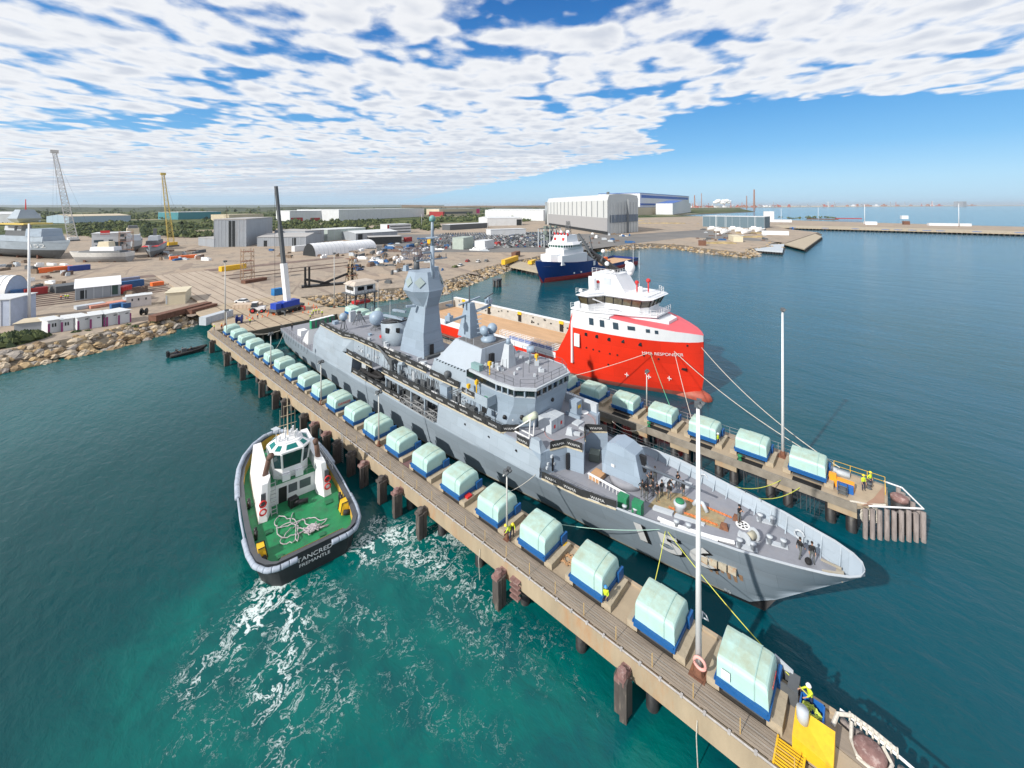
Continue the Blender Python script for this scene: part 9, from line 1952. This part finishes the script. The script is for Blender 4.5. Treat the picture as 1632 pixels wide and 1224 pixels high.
for px_, py_, c, lb in ((97, 478, HVO, 'orange clad worker on the road left of the marquee shed'), (104, 477, HVY, 'left green clad worker left of the marquee shed'), (108, 477, HVY, 'right green clad worker left of the marquee shed')): x, y = at(px_, py_, GZ); person(x, y, GZ, 1.0, 'stand', c, NAVYT, HATW, lb)
ml = RIB.matrix_basis
for i, (dx, dy) in enumerate(((-2.2, -.4), (-.9, .5), (.9, -.3), (-2.0, .6))): p = ml @ Vector((dx, dy, .2)); person(p.x, p.y, p.z, i * 1.3, 'sit', BLKJ, NAVYT, BLKJ, 'black clad crewman seated in the inflatable boat', 'crew of the inflatable boat')
# ---- mooring lines
def line(a, b_, sag, r_, mat, label, n=16):
 a, b_ = Vector(a), Vector(b_); pts = [tuple(a.lerp(b_, i / n) - Vector((0, 0, sag * 4 * (i / n) * (1 - i / n)))) for i in range(n + 1)]
 m = MB(); m.smooth = True; m.tube(pts, r_, 5); single(m, 'mooring_line', mat, label, 'rope')
P0 = ship_pt(104.0, -4.9, 6.4)
YR = M('yellow_line', (.60, .62, .10), .7)
line(P0, (34.0, 14.3, DZ + .5), .3, .035, YR, 'taut yellow line from the warship number to a hook near the seated worker')
line(P0, (33.4, 3.4, DZ + 1.0), .4, .035, YR, 'long yellow line from the warship bow to the near pier tip')
line(P0, (34.0, 27.0, DZ + .5), .5, .03, M('pale_green_line', (.35, .55, .48), .7), 'slack pale green line from the warship to the crouching workers')
line(ship_pt(89.5, -6.6, 6.0), (33.0, 31.5, DZ + 1.4), .4, .03, ROPEW, 'thin pale line from the warship side to the near pier')
line(ship_pt(104.5, 5.4, 6.9), (60.0, 8.6, DZ - .2), 1.4, .04, YR, 'upper drooping yellow line between the warship bow and the far pier'); line(ship_pt(106.8, 4.7, 7.0), (60.2, 6.6, DZ - .2), 1.5, .04, YR, 'lower drooping yellow line between the warship bow and the far pier')
line(ship_pt(92, 6.3, 8), (60.5, 25.8, DZ + .4), 1.2, .04, ROPEW, 'slack pale line from the warship to the far pier under the gun')
RP = lambda x, y, z: (83 + y, 106 - x, z)
line(RP(73.5, -6.2, 8.8), (65.6, 45, DZ + .4), .3, .05, ROPEW, 'pale line running aft from the red ship name'); line(RP(73.5, -6.2, 8.8), (65.6, 24.0, DZ + .5), .3, .045, M('green_line', (.10, .45, .28), .7), 'green and white line from the red ship to the far pier')
line(RP(77.4, -4.3, 9.4), (65.7, 21.2, DZ + .5), .3, .05, ROPEW, 'steep pale line from the red ship bow to the far pier'); line(RP(77.4, -4.3, 9.4), (65.6, 4.0, DZ + .6), 1.2, .06, ROPEW, 'long sagging line from the red ship bow to the capstan'); line(RP(81.2, -.6, 10), (65.8, 3.4, DZ + .6), 1.4, .06, ROPEW, 'outermost sagging line from the red ship stem to the capstan')
line(ship_pt(1, -5.2, 4.4), (35.2, 125.0, DZ), .8, .045, ROPEW, 'pale stern line from the warship to the quay'); line(ship_pt(3, -5.8, 4.0), (34.2, 104, DZ), .9, .045, ROPEW, 'slack pale stern line from the warship to the near pier')
b = MB(); b.box(-64000, 64000, -64000, 64000, -8, 190); hz = b.build('haze', [], None); tag(hz, 'thin blue sea haze over the whole harbour', 'haze', kind='stuff')
m = bpy.data.materials.new('haze_air'); m.use_nodes = True; nt = m.node_tree; nt.nodes.clear(); o_ = nt.nodes.new('ShaderNodeOutputMaterial'); v = nt.nodes.new('ShaderNodeVolumePrincipled'); v.inputs['Color'].default_value = (.80, .90, 1, 1); v.inputs['Density'].default_value = 3.0e-5; v.inputs['Anisotropy'].default_value = .2; nt.links.new(v.outputs[0], o_.inputs['Volume']); hz.data.materials.append(m)
scn.cycles.volume_max_steps = 64
